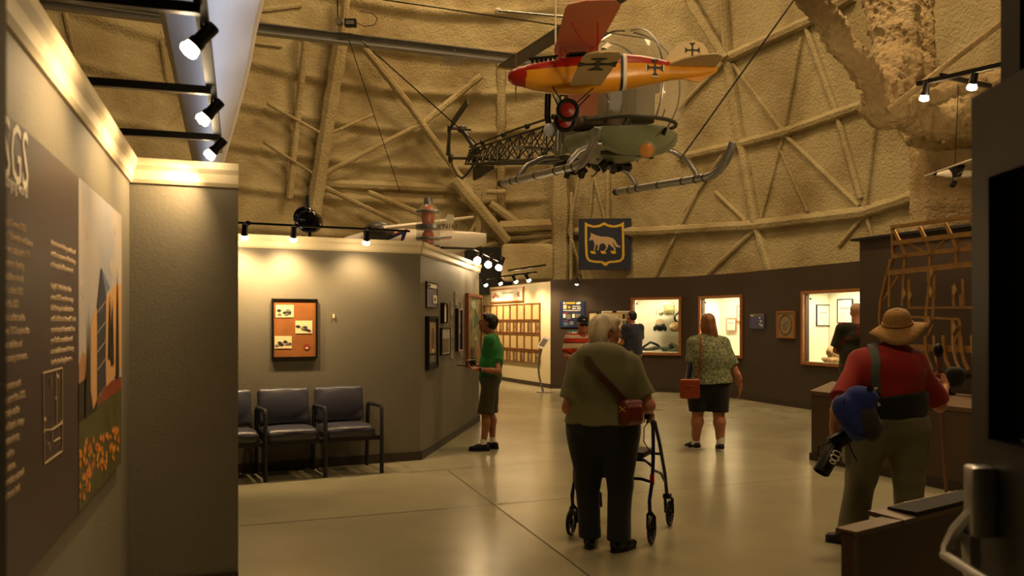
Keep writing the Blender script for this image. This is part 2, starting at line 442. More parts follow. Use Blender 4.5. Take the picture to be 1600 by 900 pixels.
ridge = .11*np.where(fr < .14, fr/.14, (1-fr)/.86)*(fr > .0)+.05*np.exp(-((fr-.2)/.09)**2)
Y = Y-ridge*left-.035*fbm(X,Z)-.015*NR.rand(*X.shape)
v = np.stack([X,Y,Z],-1).reshape(-1,3)
idx = np.arange(nx*nz).reshape(nx,nz)
f = np.stack([idx[:-1,:-1],idx[1:,:-1],idx[1:,1:],idx[:-1,1:]],-1).reshape(-1,4)
me = bpy.data.meshes.new('wall_hangar'); me.from_pydata([tuple(a) for a in v],[],[tuple(a) for a in f]); me.materials.append(M_foam)
me.polygons.foreach_set('use_smooth',[True]*len(me.polygons)); me.update()
shell = bpy.data.objects.new('wall_hangar', me); C.objects.link(shell); struct(shell)
# roof and the near walls of the building
mb = MB(); mb.box((0,11,15.1),(34,36,.2)); struct(mb.build('ceiling', M_foamd))
mb = MB(); mb.box((-15.6,9,7.5),(.2,28,15)); struct(mb.build('wall_west', M_foamd))
mb = MB(); mb.box((12.0,9,7.5),(.2,28,15)); struct(mb.build('wall_east', M_foamd))
# ================================================================== doorway the photograph is taken from
mb = MB(); mb.box((-1.818,1.22,1.6),(2.1,.16,3.2)); struct(mb.build('wall_doorway_left', M_door))
mb = MB(); mb.box((2.55,1.22,1.6),(2.6,.16,3.2)); struct(mb.build('wall_doorway_right', M_door))
# ================================================================== helpers for things on walls
ORD = ['first','second','third','fourth','fifth','sixth','seventh','eighth','ninth','tenth']
def rect_px(W, x0, y0, x1, y1):            # pixel rectangle -> (u0,u1,z0,z1) on the wall (heights measured at its centre)
    xm = (x0+x1)/2; u0 = W.uz(x0, y0)[0]; u1 = W.uz(x1, y0)[0]
    z1 = W.uz(xm, y0)[1]; z0 = W.uz(xm, y1)[1]
    return (min(u0,u1), max(u0,u1), z0, z1)
def art(W, pts, off, m, name='print_area', parent=None):   # flat printed shape on a wall-mounted thing (inherits world placement)
    mb = MB(); q = [W.hit(x, y, off) for x, y in pts]; n = W.n*.0006
    k = len(q); mb._a([p for p in q]+[p-n for p in q], [tuple(range(k)), tuple(reversed(range(k,2*k)))]+[(i,(i+1)%k,k+(i+1)%k,k+i) for i in range(k)])
    return mb.build(name, m, parent)
def framed(W, r, label, name='picture_frame', cat='picture', fm=None, fw=.02, depth=.03, mat_m=None, group=None, glass=False):
    u0,u1,z0,z1 = r; t = thing(name, label, cat, group=group)
    mb = MB(W.M()); w = u1-u0; h = z1-z0; uc=(u0+u1)/2; zc=(z0+z1)/2
    mb.box((uc,depth/2,z0+fw/2),(w,depth,fw)); mb.box((uc,depth/2,z1-fw/2),(w,depth,fw))
    mb.box((u0+fw/2,depth/2,zc),(fw,depth,h-2*fw)); mb.box((u1-fw/2,depth/2,zc),(fw,depth,h-2*fw)); mb.build('frame', fm or M_black, t)
    mb = MB(W.M()); mb.box((uc,depth*.35,zc),(w-2*fw,depth*.7-.004,h-2*fw)); mb.build('backing_sheet', mat_m or M_paper, t)
    return t
def uvart(W, r, pts, off, m, parent, name='print_area'):   # printed shape in unit coordinates of rectangle r
    u0,u1,z0,z1 = r; mb = MB(W.M())
    # seen from the room the wall's u axis may run either way
    fl = 1 if Vector((0,0,1)).cross(W.n).dot(W.d) > 0 else -1
    q = [((u0+(u1-u0)*(a if fl > 0 else 1-a)), z0+(z1-z0)*b) for a, b in pts]
    mb.prism([(u, z) for u, z in q], off, off+.0008, 'y'); return mb.build(name, m, parent)
def blob(cx, cy, rx, ry, n=10, seed=0, j=.25):
    r = random.Random(seed); return [(cx+rx*math.cos(2*PI*i/n)*(1-j*r.random()), cy+ry*math.sin(2*PI*i/n)*(1-j*r.random())) for i in range(n)]
M_paper = mat('aged_paper', (.80,.72,.55), rough=.7, var=.08, scale=30)
M_ink = mat('dark_ink', (.12,.11,.10), rough=.7)
M_inkg = mat('grey_ink', (.42,.40,.36), rough=.7)
M_wprint = mat('white_print', (.88,.86,.80), rough=.6)
M_cprint = mat('cream_print', (.86,.76,.58), rough=.6)
M_navy = mat('navy_print', (.10,.15,.30), rough=.45)
M_yel = mat('yellow_paint', (.80,.66,.18), rough=.5)
M_redp = mat('red_print', (.70,.16,.12), rough=.5)
# ================================================================== big text panel on the near left wall
u1 = WL.uz(190,400,.0245)[0]; zt = WL.uz(190,337,.0245)[1]; zb = WL.uz(190,722,.0245)[1]; us = WL.uz(123,400,.0245)[0]; u0p = u1-2.55
pn = thing('wall_text_panel', 'large dark brown wall panel of cream text beside a photo of a glass building', 'wall panel')
mb = MB(WL.M()); mb.box(((u0p+u1)/2,.012,(zt+zb)/2),(u1-u0p,.024,zt-zb)); mb.build('panel_board', mat('dark_brown_panel', (.215,.155,.135), rough=.42), pn)
ph = MB(WL.M()); ph.box(((us+u1)/2,.0245,(zt+zb)/2),(u1-us,.001,zt-zb)); sky = ph.build('photo_print', mat('photo_sky', (.56,.57,.60), rough=.42, var=.12, scale=3, col2=(.66,.62,.58)), pn)
def A(pts, col, k, nm='photo_shape', **kw): return art(WL, [(max(x,123.4),y) for x,y in pts], .0258+.0009*k, mat('print_%d_%d_%d' % tuple(int(c*255) for c in col), col, rough=.45, **kw), nm, sky)
A([(123,640),(190,595),(190,722.5),(123,801)], (.30,.29,.12), 0, 'lawn', var=.3, scale=9)
A([(148,636),(190,608),(190,588),(165,600)], (.50,.22,.10), 1, 'flower_bed', var=.3, scale=30)
A([(123,600),(135,590),(150,560),(152,640),(123,660)], (.13,.10,.05), 1, 'shrubs')
A([(164,480),(168,462),(178,448),(190,441),(190,575),(166,605)], (.72,.55,.36), 2, 'stone_wing')
A([(142,510),(146,492),(152,480),(152,622),(146,640),(142,610)], (.72,.55,.36), 2, 'stone_wing')
A([(152,480),(158.5,418),(166,445),(165,600),(152,622)], (.14,.15,.20), 3, 'glass_tower')
A([(158.5,418),(172,450),(165,458)], (.36,.40,.48), 4, 'tower_edge')
A([(123,570),(129,548),(137,560),(137,600),(123,620)], (.60,.44,.30), 0, 'far_building')
for a in (478,510,540,568): A([(152,a+10),(165,a-8),(165,a-6),(152,a+12)], (.55,.50,.45), 5, 'floor_line')
for x, y0, y1 in ((172,458,560),(176,468,570),(184,420,590),(139,485,640),(136,560,650)):
    A([(x-2.2,y1),(x-1.4,(y0+y1)/2),(x,y0),(x+1.6,(y0+y1)/2),(x+2.4,y1)], (.12,.10,.04), 6, 'cypress')
rr = random.Random(3)
for i in range(80):
    x = 125+rr.random()**1.2*62; e_ = 795-(x-123)*1.16; y = e_-rr.random()**.8*(95-(x-123)*.75)-5
    A([(x-1.4,y),(x,y-4-rr.random()*7),(x+1.5,y-1),(x+.4,y+5)], (.78,.50,.14) if i%3 else (.70,.38,.10), 2, 'flower')
for x, y, r in ((134,310,8),(138,360,10),(131,455,8),(176,418,9),(181,360,5)):
    A([(x+r*.5*math.cos(t), y+r*1.5*math.sin(t)) for t in np.linspace(0,2*PI,9)[:-1]], (.63,.60,.57), 0, 'cloud')
M_txt = mat('cream_lettering', (.74,.66,.54), rough=.5)
def wtext(W, px, py, s, size, parent, m=M_txt, off=.0245, align='LEFT', xs=1, name='lettering'):
    u, z = W.uz(px, py); return text_mesh(name, s, size, W.MT(u, z, off), m, parent, ext=.0008, align=align, xs=xs)
uL, zL = WL.uz(15,350); dz = .0385
col1 = ['The U.S. Geological Survey (USGS)','Center for Earth Observation and Science','(EROS) Center was established in 1971','as a source in sciences, directing','and archiving satellite or aircraft','images of Earth\u2019s surface. EROS','is also known as the USGS','caretaker for the Landsat satellite','archive. However, EROS acquires data','from many other satellites and','current remote sensing instruments.',None,
 'In the Nation\u2019s premier earth','science role. As part of the USGS,','its employees study satellite','and help land and Earth\u2019s change','around the planet and using','satellite images and on','maps, research, science,','and making information past and','present changes to our land.']
col2 = ['determine over its change, activities and','what the consequences of those changes','are for people and the environment.',None,'Roughly 1.5 trillion bytes of data','arrive at EROS every day to manage','all of the images it needs about how','earth\u2019s land has since the world. The site','represents a perfectly protected Treas-','ury of Earth\u2019s accumulated records','as an invaluable resource for learning','how they have changed over time.']
zc1 = WL.uz(15,353)[1]; zc1b = WL.uz(15,761)[1]; st1 = (zc1-zc1b)/(len(col1)-1)
zc2 = WL.uz(67,378)[1]; zc2b = WL.uz(67,566)[1]; st2 = (zc2-zc2b)/(len(col2)-1)
ux2 = WL.uz(66,450)[0]; ux1e = WL.uz(57,450)[0]; ux2e = WL.uz(114,450)[0]
def block(lines, uleft, z, st, wtarget, nm):
    me_objs = []
    for i, s in enumerate(lines):
        if not s: continue
        o = text_mesh('line', s, st*.78, Matrix.Identity(4), M_txt, None, ext=.0008)
        w = max(v.co.x for v in o.data.vertices); k = min(wtarget/w, .95)
        o.data.transform(WL.MT(uleft, z-i*st-st*.25, .0246) @ Matrix.Diagonal((k,1,1,1))); me_objs.append(o)
    # join into one text block
    bm = bmesh.new()
    for o in me_objs: bm.from_mesh(o.data); bpy.data.objects.remove(o)
    me = bpy.data.meshes.new(nm); bm.to_mesh(me); bm.free(); me.materials.append(M_txt)
    o = bpy.data.objects.new(nm, me); C.objects.link(o); o.parent = pn
block(col1, ux1e-.62, zc1, st1, .62, 'text_column'); block(col2, ux2, zc2, st2, (ux2e-ux2), 'text_column')
t = text_mesh('logo_lettering', 'USGS', .23, Matrix.Identity(4), M_wprint, None, ext=.001)
w_ = max(v.co.x for v in t.data.vertices); uz = WL.uz(28,297)
t.data.transform(WL.MT(uz[0]-w_*.72, uz[1], .0246) @ Matrix.Diagonal((.72,1,1,1))); t.parent = pn
t = text_mesh('logo_strapline', 'science for a changing world', .05, Matrix.Identity(4), M_wprint, None, ext=.0008)
w_ = max(v.co.x for v in t.data.vertices); uz = WL.uz(27,309)
t.data.transform(WL.MT(uz[0]-.5, uz[1], .0246) @ Matrix.Diagonal((.5/w_,1,1,1))); t.parent = pn
mp_ = MB()
def wl(a, b, th=.004):
    p = WL.hit(*a, .0255); q = WL.hit(*b, .0255); mp_.bar(p, q, .002, th)
for a, b in (((67,583),(97,575)),((97,575),(97,705)),((97,705),(69,725)),((69,725),(67,583)),((87,578),(88,662)),((68,672),(82,671)),((82,671),(98,660)),((79,590),(79,604)),((81,675),(81,688)),((76,692),(78,704)),((84,690),(94,684))): wl(a, b)
mp_.build('map_outline', M_txt, pn)
for x, y in ((69,675),(97,660),(71,655),(88,622),(91,588)): art(WL, [(x-1.5,y),(x,y-4),(x+1.5,y),(x,y+4)], .026, M_txt, 'map_marker', pn)
# ================================================================== framed brown sheet with three photographs (middle wall)
r = rect_px(WM, 424,467,495,560)
M_bps = mat('brown_backing_paper', (.56,.36,.20), rough=.25, var=.15, scale=9)
fr_ = framed(WM, r, 'black framed brown sheet with three old photographs and a red seal, above the bench', fm=M_black, fw=.018, depth=.035, mat_m=M_bps)
for (x0,y0,x1,y1,sd) in ((431,476.5,459,496,1),(461.5,501,488,521,2),(429,525,456,544.5,3)):
    ph = art(WM, [(x0,y0),(x1,y0),(x1,y1),(x0,y1)], .027, M_cprint, 'old_photograph', fr_)
    rs = random.Random(sd)
    for k in range(7):
        cx = x0+3+rs.random()*(x1-x0-6); cy = y0+(y1-y0)*(.45+.4*rs.random()); 
        art(WM, [(min(max(a,x0+.5),x1-.5),min(max(b,y0+.5),y1-.5)) for a, b in blob(cx,cy,5,3,8,sd*10+k,.5)], .0285+k*.0002, M_ink if k%3 else M_inkg, 'photo_figure', ph)
art(WM, blob(479.5,542,6,5.5,12,5,.35), .027, mat('seal_red',(.50,.18,.12),rough=.5), 'red_seal', fr_)
art(WM, blob(479.5,544,3,2,8,5,.35), .028, M_cprint, 'seal_scroll', fr_)
# ================================================================== pictures on the side wall
WSo = Wall(tuple((WS.p+WS.n*.05).xy), tuple((WS.q+WS.n*.05).xy))
def wsr(x0,y0,x1,y1):
    r = rect_px(WS,x0,y0,x1,y1)
    if y1-y0 > 25 and (x0,y0) in ((664,494),(688,473),(711,482)):
        q = rect_px(WSo,x0,y0,x1,y1); return (r[0], q[1], q[2], q[3])
    return r
t = framed(WS, wsr(664.6,441,681.5,481), 'small blue and white wall plaque above the largest black frame', 'wall_plaque', 'plaque', M_black, .012, .02, mat('lilac_print',(.45,.43,.52),rough=.5)); r = wsr(664.6,441,681.5,481)
uvart(WS, r, [(.08,.78),(.92,.78),(.92,.92),(.08,.92)], .021, M_wprint, t, 'title_strip'); uvart(WS, r, [(.55,.18),(.92,.18),(.92,.5),(.55,.5)], .021, M_wprint, t, 'inset_photo'); uvart(WS, r, blob(.72,.33,.12,.1,8,2), .0225, M_inkg, t, 'inset_figure')
uvart(WS, r, [(.1,.8),(.3,.8),(.3,.9),(.1,.9)], .0225, M_ink, t, 'emblem')
r = wsr(664,494,685.5,577); t = framed(WS, r, 'largest deep black shadow box holding a tall portrait and medal', 'shadow_box', 'picture', M_blackm, .03, .05, mat('dark_mount',(.18,.16,.15),rough=.6))
uvart(WS, r, [(.2,.3),(.8,.3),(.8,.88),(.2,.88)], .034, mat('sepia_portrait',(.62,.50,.36),rough=.5,var=.3,scale=14), t, 'portrait'); uvart(WS, r, [(.35,.38),(.66,.36),(.7,.6),(.6,.78),(.42,.78),(.33,.6)], .0355, mat('portrait_figure',(.40,.30,.22),rough=.6), t, 'portrait_figure')
uvart(WS, r, [(.2,.12),(.8,.12),(.8,.25),(.2,.25)], .034, M_inkg, t, 'caption_card'); uvart(WS, r, [(.45,.30),(.56,.30),(.6,.38),(.41,.38)], .037, M_cprint, t, 'medal')
r = wsr(688,473,700,505); t = framed(WS, r, 'small deep black box frame with a pale slip, above the light framed photo', 'shadow_box', 'picture', M_blackm, .02, .05, M_wprint)
uvart(WS, r, [(.3,.2),(.7,.2),(.7,.8),(.3,.8)], .034, M_cprint, t, 'pale_slip')
r = wsr(687,512,700.6,554.5); t = framed(WS, r, 'black framed grey landscape photo beneath the small box frame', fm=M_blackm, fw=.016, depth=.03, mat_m=M_wprint)
uvart(WS, r, [(.12,.08),(.88,.08),(.88,.6),(.12,.6)], .0225, mat('photo_brown',(.42,.37,.28),rough=.5,var=.3,scale=20), t, 'photo_ground'); uvart(WS, r, [(.12,.6),(.88,.6),(.88,.93),(.12,.93)], .0225, mat('photo_grey',(.62,.60,.54),rough=.5), t, 'photo_sky')
r = wsr(711,482,723.7,549); t = framed(WS, r, 'tall mauve edged box frame with a navy panel inside', 'shadow_box', 'picture', M_blackm, .024, .05, mat('navy_mount',(.12,.13,.24),rough=.5))
mv = mat('mauve_frame',(.66,.54,.54),rough=.4)
for q_ in ([(0,0),(1,0),(1,.035),(0,.035)],[(0,.965),(1,.965),(1,1),(0,1)],[(0,.035),(.13,.035),(.13,.965),(0,.965)],[(.87,.035),(1,.035),(1,.965),(.87,.965)]): uvart(WS, r, q_, .0505, mv, t, 'mauve_facing')
uvart(WS, r, [(.25,.6),(.7,.6),(.7,.88),(.25,.88)], .034, mat('photo_olive',(.42,.40,.28),rough=.5), t, 'inset_photo'); uvart(WS, r, [(.3,.42),(.5,.42),(.5,.52),(.3,.52)], .034, M_cprint, t, 'badge')
cl = mat('label_card', (.55,.50,.40), rough=.6)
for i, (a,b,c_,d_,lab) in enumerate(((703,472,707,493,'narrow grey label card on the wall beside the small box frame'),(710,456,714,477,'highest narrow grey label card on the side wall'),(719,473,721.5,482,'small pale label card just above the mauve box frame'),(703,504.6,707,527,'narrow grey label card left of the mauve frame, middle one'),(703,536.6,707,560,'narrow grey label card lowest left of the mauve frame'),(718,551,721,557,'smallest label card just under the mauve frame'))):
    r = wsr(a,b,c_,d_); mb = MB(WS.M()); mb.box(((r[0]+r[1])/2,.006,(r[2]+r[3])/2),(r[1]-r[0],.012,r[3]-r[2])); o = mb.build('label_card', cl); tag(o, lab, 'label card', 'label cards on the side wall')
    uvart(WS, r, [(.2,.55),(.8,.55),(.8,.9),(.2,.9)], .0125, M_inkg, o, 'printed_block')
r = wsr(727,460,748.8,571); t = framed(WS, r, 'tall wooden framed green and gold painting at the end of the side wall', 'framed_painting', 'painting', mat('redwood_frame',(.52,.28,.14),rough=.4), .04, .05, mat('painting_ground',(.24,.30,.20),rough=.4,var=.7,scale=5,col2=(.60,.52,.30)))
for k, (cx,cy,rx,ry,c_) in enumerate(((.4,.85,.25,.08,(.62,.66,.60)),(.6,.65,.2,.14,(.20,.32,.22)),(.45,.45,.3,.1,(.52,.50,.22)),(.65,.2,.25,.12,(.70,.46,.20)),(.3,.18,.15,.12,(.16,.14,.10)),(.55,.38,.12,.04,(.76,.70,.40)),(.35,.62,.1,.1,(.45,.52,.40)))):
    uvart(WS, r, [(min(max(a,.15),.85),min(max(b,.05),.95)) for a,b in blob(cx,cy,rx,ry,14,k,.5)], .036+.001*k, mat('paint_patch_%d'%k, c_, rough=.35, var=.3, scale=12), t, 'brush_patch')
# ================================================================== cream wall: banner and rows of framed sheets
r = rect_px(WC, 768,450,819.5,473); r = (r[0],r[1],WC.uz(819,471)[1],WC.uz(819,447.5)[1])
t = framed(WC, r, 'wide wooden framed banner print above the rows of framed pages', fm=M_oak, fw=.04, depth=.05, mat_m=M_wprint)
for k, (cx,cy,rx,ry,c_) in enumerate(((.16,.5,.10,.25,(.62,.32,.24)),(.24,.45,.07,.2,(.45,.40,.38)),(.86,.5,.06,.25,(.60,.35,.28)),(.10,.4,.04,.15,(.35,.3,.28)))):
    uvart(WC, r, blob(cx,cy,rx,ry,11,k,.6), .036+.001*k, mat('banner_patch_%d'%k, c_, rough=.6), t, 'drawing')
uvart(WC, r, [(.4,.62),(.7,.62),(.7,.68),(.4,.68)], .036, M_inkg, t, 'caption'); 
M_page = mat('typed_page', (.78,.70,.50), rough=.6, var=.12, scale=60, col2=(.62,.54,.38), stretch=(1,1,12))
M_phd = mat('dark_photo', (.30,.25,.20), rough=.4, var=.6, scale=9, col2=(.62,.55,.44))
M_wfr = mat('chestnut_frame', (.44,.29,.16), rough=.4)
xb = [716,732.5,749.5,758,766.7,776.7,786.7,797,808,820,832,845]
ub = [WC.uz(x,500)[0] for x in xb]; step = (ub[-1]-ub[2])/9
zr = [WC.uz(845,y)[1] for y in (472.5,501,521.5,548.5,569)]
rows = ['top row','second row of narrow sheets','third row','bottom row of narrow sheets']
for row in range(4):
    zt_, zb_ = zr[row]-.008, zr[row+1]+.008; n = 9 if row % 2 == 0 else 18; w_ = step*9/n
    for i in range(n):
        a = ub[-1]-(i+1)*w_+.005; b = a+w_-.010; dark = (row % 2 == 1 and i % 2 == 0)
        nth = ORD[i] if i < 10 else ['eleventh','twelfth','thirteenth','fourteenth','fifteenth','sixteenth','seventeenth','eighteenth'][i-10]
        framed(WC, (a,b,zb_,zt_), 'brown framed %s in the %s, %s from the right end' % ('photograph' if dark else 'typed page', rows[row], nth), 'framed_page', 'picture', M_wfr, .03 if n == 9 else .02, .04, M_phd if dark else M_page, 'framed pages on the cream wall')
# ================================================================== lectern label stand
b0 = Vector((.72,19.0,0)); t = thing('label_stand', 'white tilted label board on a thin curved metal pole', 'sign stand', b0)
MB().lathe([(.18,0),(.18,.012),(.03,.02),(0,.02)]).build('base', M_alu, t, True)
MB().tube([(-.03+.10*math.sin(k/10*PI)*-1, 0, .02+k*.105) for k in range(11)], .022, 8).build('pole', M_alu, t, True)
mb = MB(Matrix.Translation((-.02,-.03,1.10)) @ Euler((math.radians(50),0,math.radians(-8))).to_matrix().to_4x4() @ Euler((0,0,math.radians(-24))).to_matrix().to_4x4()); mb.box((0,0,0),(.17,.34,.012)); sb = mb.build('label_board', M_wprint, t)
mb.v=[];mb.f=[];mb.m=[]; mb.box((0,.0,.008),(.12,.22,.002)); mb.build('printed_block', M_inkg, sb)
# ================================================================== brown wall: posters, lamp, signs
W0 = WR[0]
r = rect_px(W0, 875,470,914.5,512)
t = thing('information_poster', 'navy blue information poster with yellow title and white map under the wall lamp', 'poster')
mb = MB(W0.M()); mb.box(((r[0]+r[1])/2,.0165,(r[2]+r[3])/2),(r[1]-r[0],.029,r[3]-r[2]),bev=.012); mb.build('poster_board', M_navy, t)
def R4(a,b,c_,d_): return [(a,b),(c_,b),(c_,d_),(a,d_)]
for sh, m_, nm in ((R4(.25,.88,.62,.95),M_yel,'title'),(blob(.74,.91,.11,.055,9,4,.3),M_wprint,'map_outline'),(blob(.18,.92,.05,.04,8,1,0),M_wprint,'emblem'),(R4(.14,.70,.28,.85),M_cprint,'photo'),(blob(.38,.76,.07,.06,8,1,.4),M_yel,'sunburst'),(R4(.5,.78,.82,.81),M_wprint,'text_line'),(R4(.5,.70,.64,.74),M_wprint,'text_line'),(R4(.68,.70,.84,.74),M_wprint,'text_line'),(R4(.14,.63,.82,.66),M_wprint,'text_line'),(R4(.25,.585,.72,.60),M_inkg,'text_line'),(R4(.14,.54,.34,.56),M_redp,'red_heading'),(R4(.14,.37,.24,.51),M_wprint,'photo'),(R4(.27,.32,.44,.51),M_inkg,'text_block'),(R4(.5,.37,.6,.51),M_wprint,'photo'),(R4(.63,.37,.82,.51),M_inkg,'text_block'),(R4(.14,.26,.32,.28),M_redp,'red_heading'),(R4(.14,.06,.36,.22),mat('steel_blue_print',(.25,.34,.46),rough=.5),'photo'),(R4(.4,.1,.55,.24),M_inkg,'text_block'),(blob(.25,.15,.04,.04,8,2),M_wprint,'photo_figure')):
    uvart(W0, r, sh, .031, m_, t, nm)
r = rect_px(W0, 886.5,516,907,536); t = thing('name_sign', 'grey blue sign with white lettering behind the man in the striped shirt', 'sign')
mb = MB(W0.M()); mb.box(((r[0]+r[1])/2,.012,(r[2]+r[3])/2),(r[1]-r[0],.024,r[3]-r[2])); mb.build('sign_board', mat('slate_blue_print',(.24,.32,.36),rough=.5), t)
fl = W0.uz(890,524)
text_mesh('lettering', 'USS', .115, W0.MT(fl[0], fl[1], .025), M_wprint, t); text_mesh('lettering', 'SO', .115, W0.MT(fl[0], W0.uz(890,532.5)[1], .025), M_wprint, t)
r = rect_px(W0, 919,487,934,530); t = framed(W0, r, 'narrow black framed pale notice between poster and wall corner', fm=M_blackm, fw=.025, depth=.03)
r = rect_px(WR[1], 941,486,986,536); t = framed(WR[1], r, 'wide white framed board of small photographs left of the lit case', fm=M_white, fw=.03, depth=.04, mat_m=M_paper)
uvart(WR[1], r, R4(.38,.955,.52,1.0), .041, M_blackm, t, 'title_tab')
for k in range(8):
    c_, q = k % 2, k//2; uvart(WR[1], r, R4(.72+.12*c_,.76-.2*q,.81+.12*c_,.9-.2*q), .030, M_inkg if k % 3 else M_ink, t, 'small_photo')
uvart(WR[1], r, blob(.6,.75,.06,.12,9,3,.5), .030, M_inkg, t, 'drawing'); uvart(WR[1], r, R4(.1,.3,.5,.8), .030, M_cprint, t, 'large_sheet')
# dome wall lamp
p = W0.hit(901,441,.42); t = thing('wall_lamp', 'small dome shaded lamp lighting the blue poster from above', 'lamp', p)
MB().lathe([(.02,.10),(.045,.09),(.06,.03),(.115,-.05),(.11,-.05),(.05,.03),(.0,.04)], caps=False).build('lamp_shade', M_blackm, t, True)
MB().ell((0,0,-.02),(.045,.045,.05)).build('bulb', M_bulb, t, True)
a = W0.n*(-.42); MB().tube([(0,0,.1),(a.x*.3,a.y*.3,.19),(a.x*.8,a.y*.8,.17),(a.x,a.y,.12)], .012, 6).build('arm', M_blackm, t, True)
spot('poster_lamp_light', p+Vector((0,0,-.06)), p+Vector((-a.x*-.6,-a.y*-.6,-1.2)), 60, 115, .9, .04)
# blue sign and oval print further right
for (x0,y0,x1,y1) in ((1173,490,1195,513.5),):
    W=WR[4]; r = rect_px(WR[4],x0,y0,x1,y1)
    W4 = WR[4]; t = thing('wall_sign', 'small blue and grey sign on the brown wall between two lit cases', 'sign'); mb = MB(W4.M()); mb.box(((r[0]+r[1])/2,.012,(r[2]+r[3])/2),(r[1]-r[0],.024,r[3]-r[2])); mb.build('sign_board', mat('lilac_blue_print',(.30,.30,.46),rough=.5), t)
    uvart(W4, r, R4(.0,.8,1,1), .025, M_inkg, t, 'title_strip'); uvart(W4, r, [(.05,.83),(.15,.95),(.25,.85),(.33,.96),(.28,.82)], .0262, M_wprint, t, 'emblem')
    for k, (cx,cy) in enumerate(((.72,.7),(.8,.5),(.74,.3),(.86,.2))): uvart(W4, r, blob(cx,cy,.09,.07,8,k,.4), .025, M_wprint, t, 'small_photo')
r = rect_px(WR[4],1215.5,486,1243.5,528.5); t = framed(WR[4], r, 'oak framed oval pencil drawing on the brown wall left of the right-hand case', fm=M_oak, fw=.03, depth=.04, mat_m=mat('tan_sheet',(.55,.46,.34),rough=.6))
mb = MB(WR[4].M()); uc=(r[0]+r[1])/2; zc=(r[2]+r[3])/2; mb.tube([(uc+(r[1]-r[0])*.34*math.cos(k*PI/14), .031, zc+(r[3]-r[2])*.36*math.sin(k*PI/14)) for k in range(28)], .006, 5, closed=True); mb.build('oval_line', M_ink, t)
for k in range(6): uvart(WR[4], r, blob(.42+.08*(k%3),.38+.1*(k//2),.14,.06,10,k+20,.7), .0305+k*.0004, M_inkg if k%2 else mat('pale_grey_print',(.52,.48,.44),rough=.6), t, 'sketch_mark')
# ================================================================== lit display cases
M_glass = mat('clear_glass', (1,1,1), rough=.03, trans=1, ior=1.02)
M_canvas = mat('olive_canvas', (.52,.48,.30), rough=.9, bump=.4, bscale=30, var=.25, scale=14)
M_khaki = mat('khaki_canvas', (.66,.56,.38), rough=.9, bump=.4, bscale=30, var=.25, scale=12)
M_rubber = mat('black_rubber', (.05,.05,.05), rough=.5)
M_hgreen = mat('green_hose', (.16,.22,.14), rough=.5)
def display_case(W, r, label, depth=.62, power=30):
    u0,u1,z0,z1 = r; t = thing('display_case', label, 'display case')
    w = u1-u0; h = z1-z0; uc=(u0+u1)/2; zc=(z0+z1)/2; fw=.055
    mb = MB(W.M())
    mb.box((uc,.012,z0-fw/2),(w+2*fw,.06,fw)); mb.box((uc,.012,z1+fw/2),(w+2*fw,.06,fw)); mb.box((u0-fw/2,.012,zc),(fw,.06,h)); mb.box((u1+fw/2,.012,zc),(fw,.06,h))
    mb.build('frame', M_oak, t)
    mb = MB(W.M()); d = -depth
    mb.box((uc,d-.02,zc),(w+.3,.03,h+.2)); mb.box((u0-.14,d/2-.05,zc),(.03,depth-.1,h+.2)); mb.box((u1+.14,d/2-.05,zc),(.03,depth-.1,h+.2))
    mb.box((uc,d/2-.05,z0-.016),(w+.3,depth-.1,.03)); mb.box((uc,d/2-.05,z1+.07),(w+.3,depth-.1,.03)); mb.build('cabinet_lining', M_white, t)
    mb = MB(W.M()); mb.box((uc,-.03,zc),(w,.006,h)); mb.build('glass_pane', M_glass, t)
    mb = MB(W.M()); mb.box((uc,-depth*.35,z1+.045),(w*.8,.08,.02)); mb.build('light_strip', mat('case_light', (1,1,1), emis=(1,.86,.58), es=9), t)
    o = W.M() @ Vector((uc,-depth*.4,z1+.02)); tgt = W.M() @ Vector((uc,-depth*.6,z0))
    area('case_light', o, tgt, power, w*.8, .1, (1,.80,.50))
    return t
display_case(WR[1], H1, 'oak framed lit display case of flight gear on glass shelves', power=21)
display_case(WR[2], H2, 'oak framed lit display case behind the woman in the patterned blouse', power=36)
display_case(WR[4], H3, 'oak framed lit display case with a canvas bundle and certificates', power=36)
def CP(W, r, a, b, d=-.35):                # point inside a case: a along, b up (0..1), d depth
    fl = 1 if Vector((0,0,1)).cross(W.n).dot(W.d) > 0 else -1
    u = r[0]+(r[1]-r[0])*(a if fl > 0 else 1-a); return W.M() @ Vector((u, d, r[2]+(r[3]-r[2])*b))
W, r = WR[1], H1
for nm, b in (('upper',.69),('lower',.39)):
    mb = MB(W.M()); a0 = r[0]+(r[1]-r[0])*.36; a1 = r[1]+.08; mb.box(((a0+a1)/2,-.42,r[2]+(r[3]-r[2])*b),(a1-a0,.3,.008)); o = mb.build('glass_shelf', mat('shelf_glass',(.75,.85,.80),rough=.1,alpha=.55)); tag(o, nm+' glass shelf inside the flight gear display case', 'shelf', 'glass shelves in the case')
h = r[3]-r[2]
def on(a, b, d=-.4): return CP(W, r, a, b, d)
p = on(.66,.70); sdf_mesh('canvas_pack', Grp([RBox((0,0,.15),(.13,.07,.14),.05,k=.03),RBox((.0,-.07,.10),(.09,.03,.07),.03,k=.02),Cone((-.09,0,.30),(.09,0,.29),.02,k=.02)],disp=wave(.006,30,1)),(-.2,-.15,-.02),(.2,.12,.36),.014,M_canvas,loc=p); tag(bpy.data.objects['canvas_pack'],'olive canvas pack standing on the upper glass shelf','pack')
p = on(.88,.70,-.38); mb = MB(); mb.tube([(.09*math.cos(k*PI/8),0,-.05+.10*math.sin(k*PI/8)) for k in range(16)],.022,8,closed=True); mb.tube([(0,0,.06),(.05,0,.14),(.03,0,.22)],[.03,.035,.02],8); o=mb.build('oxygen_hose',M_rubber,None,True,p); tag(o,'black ring shaped hose hooked over the upper glass shelf','hose')
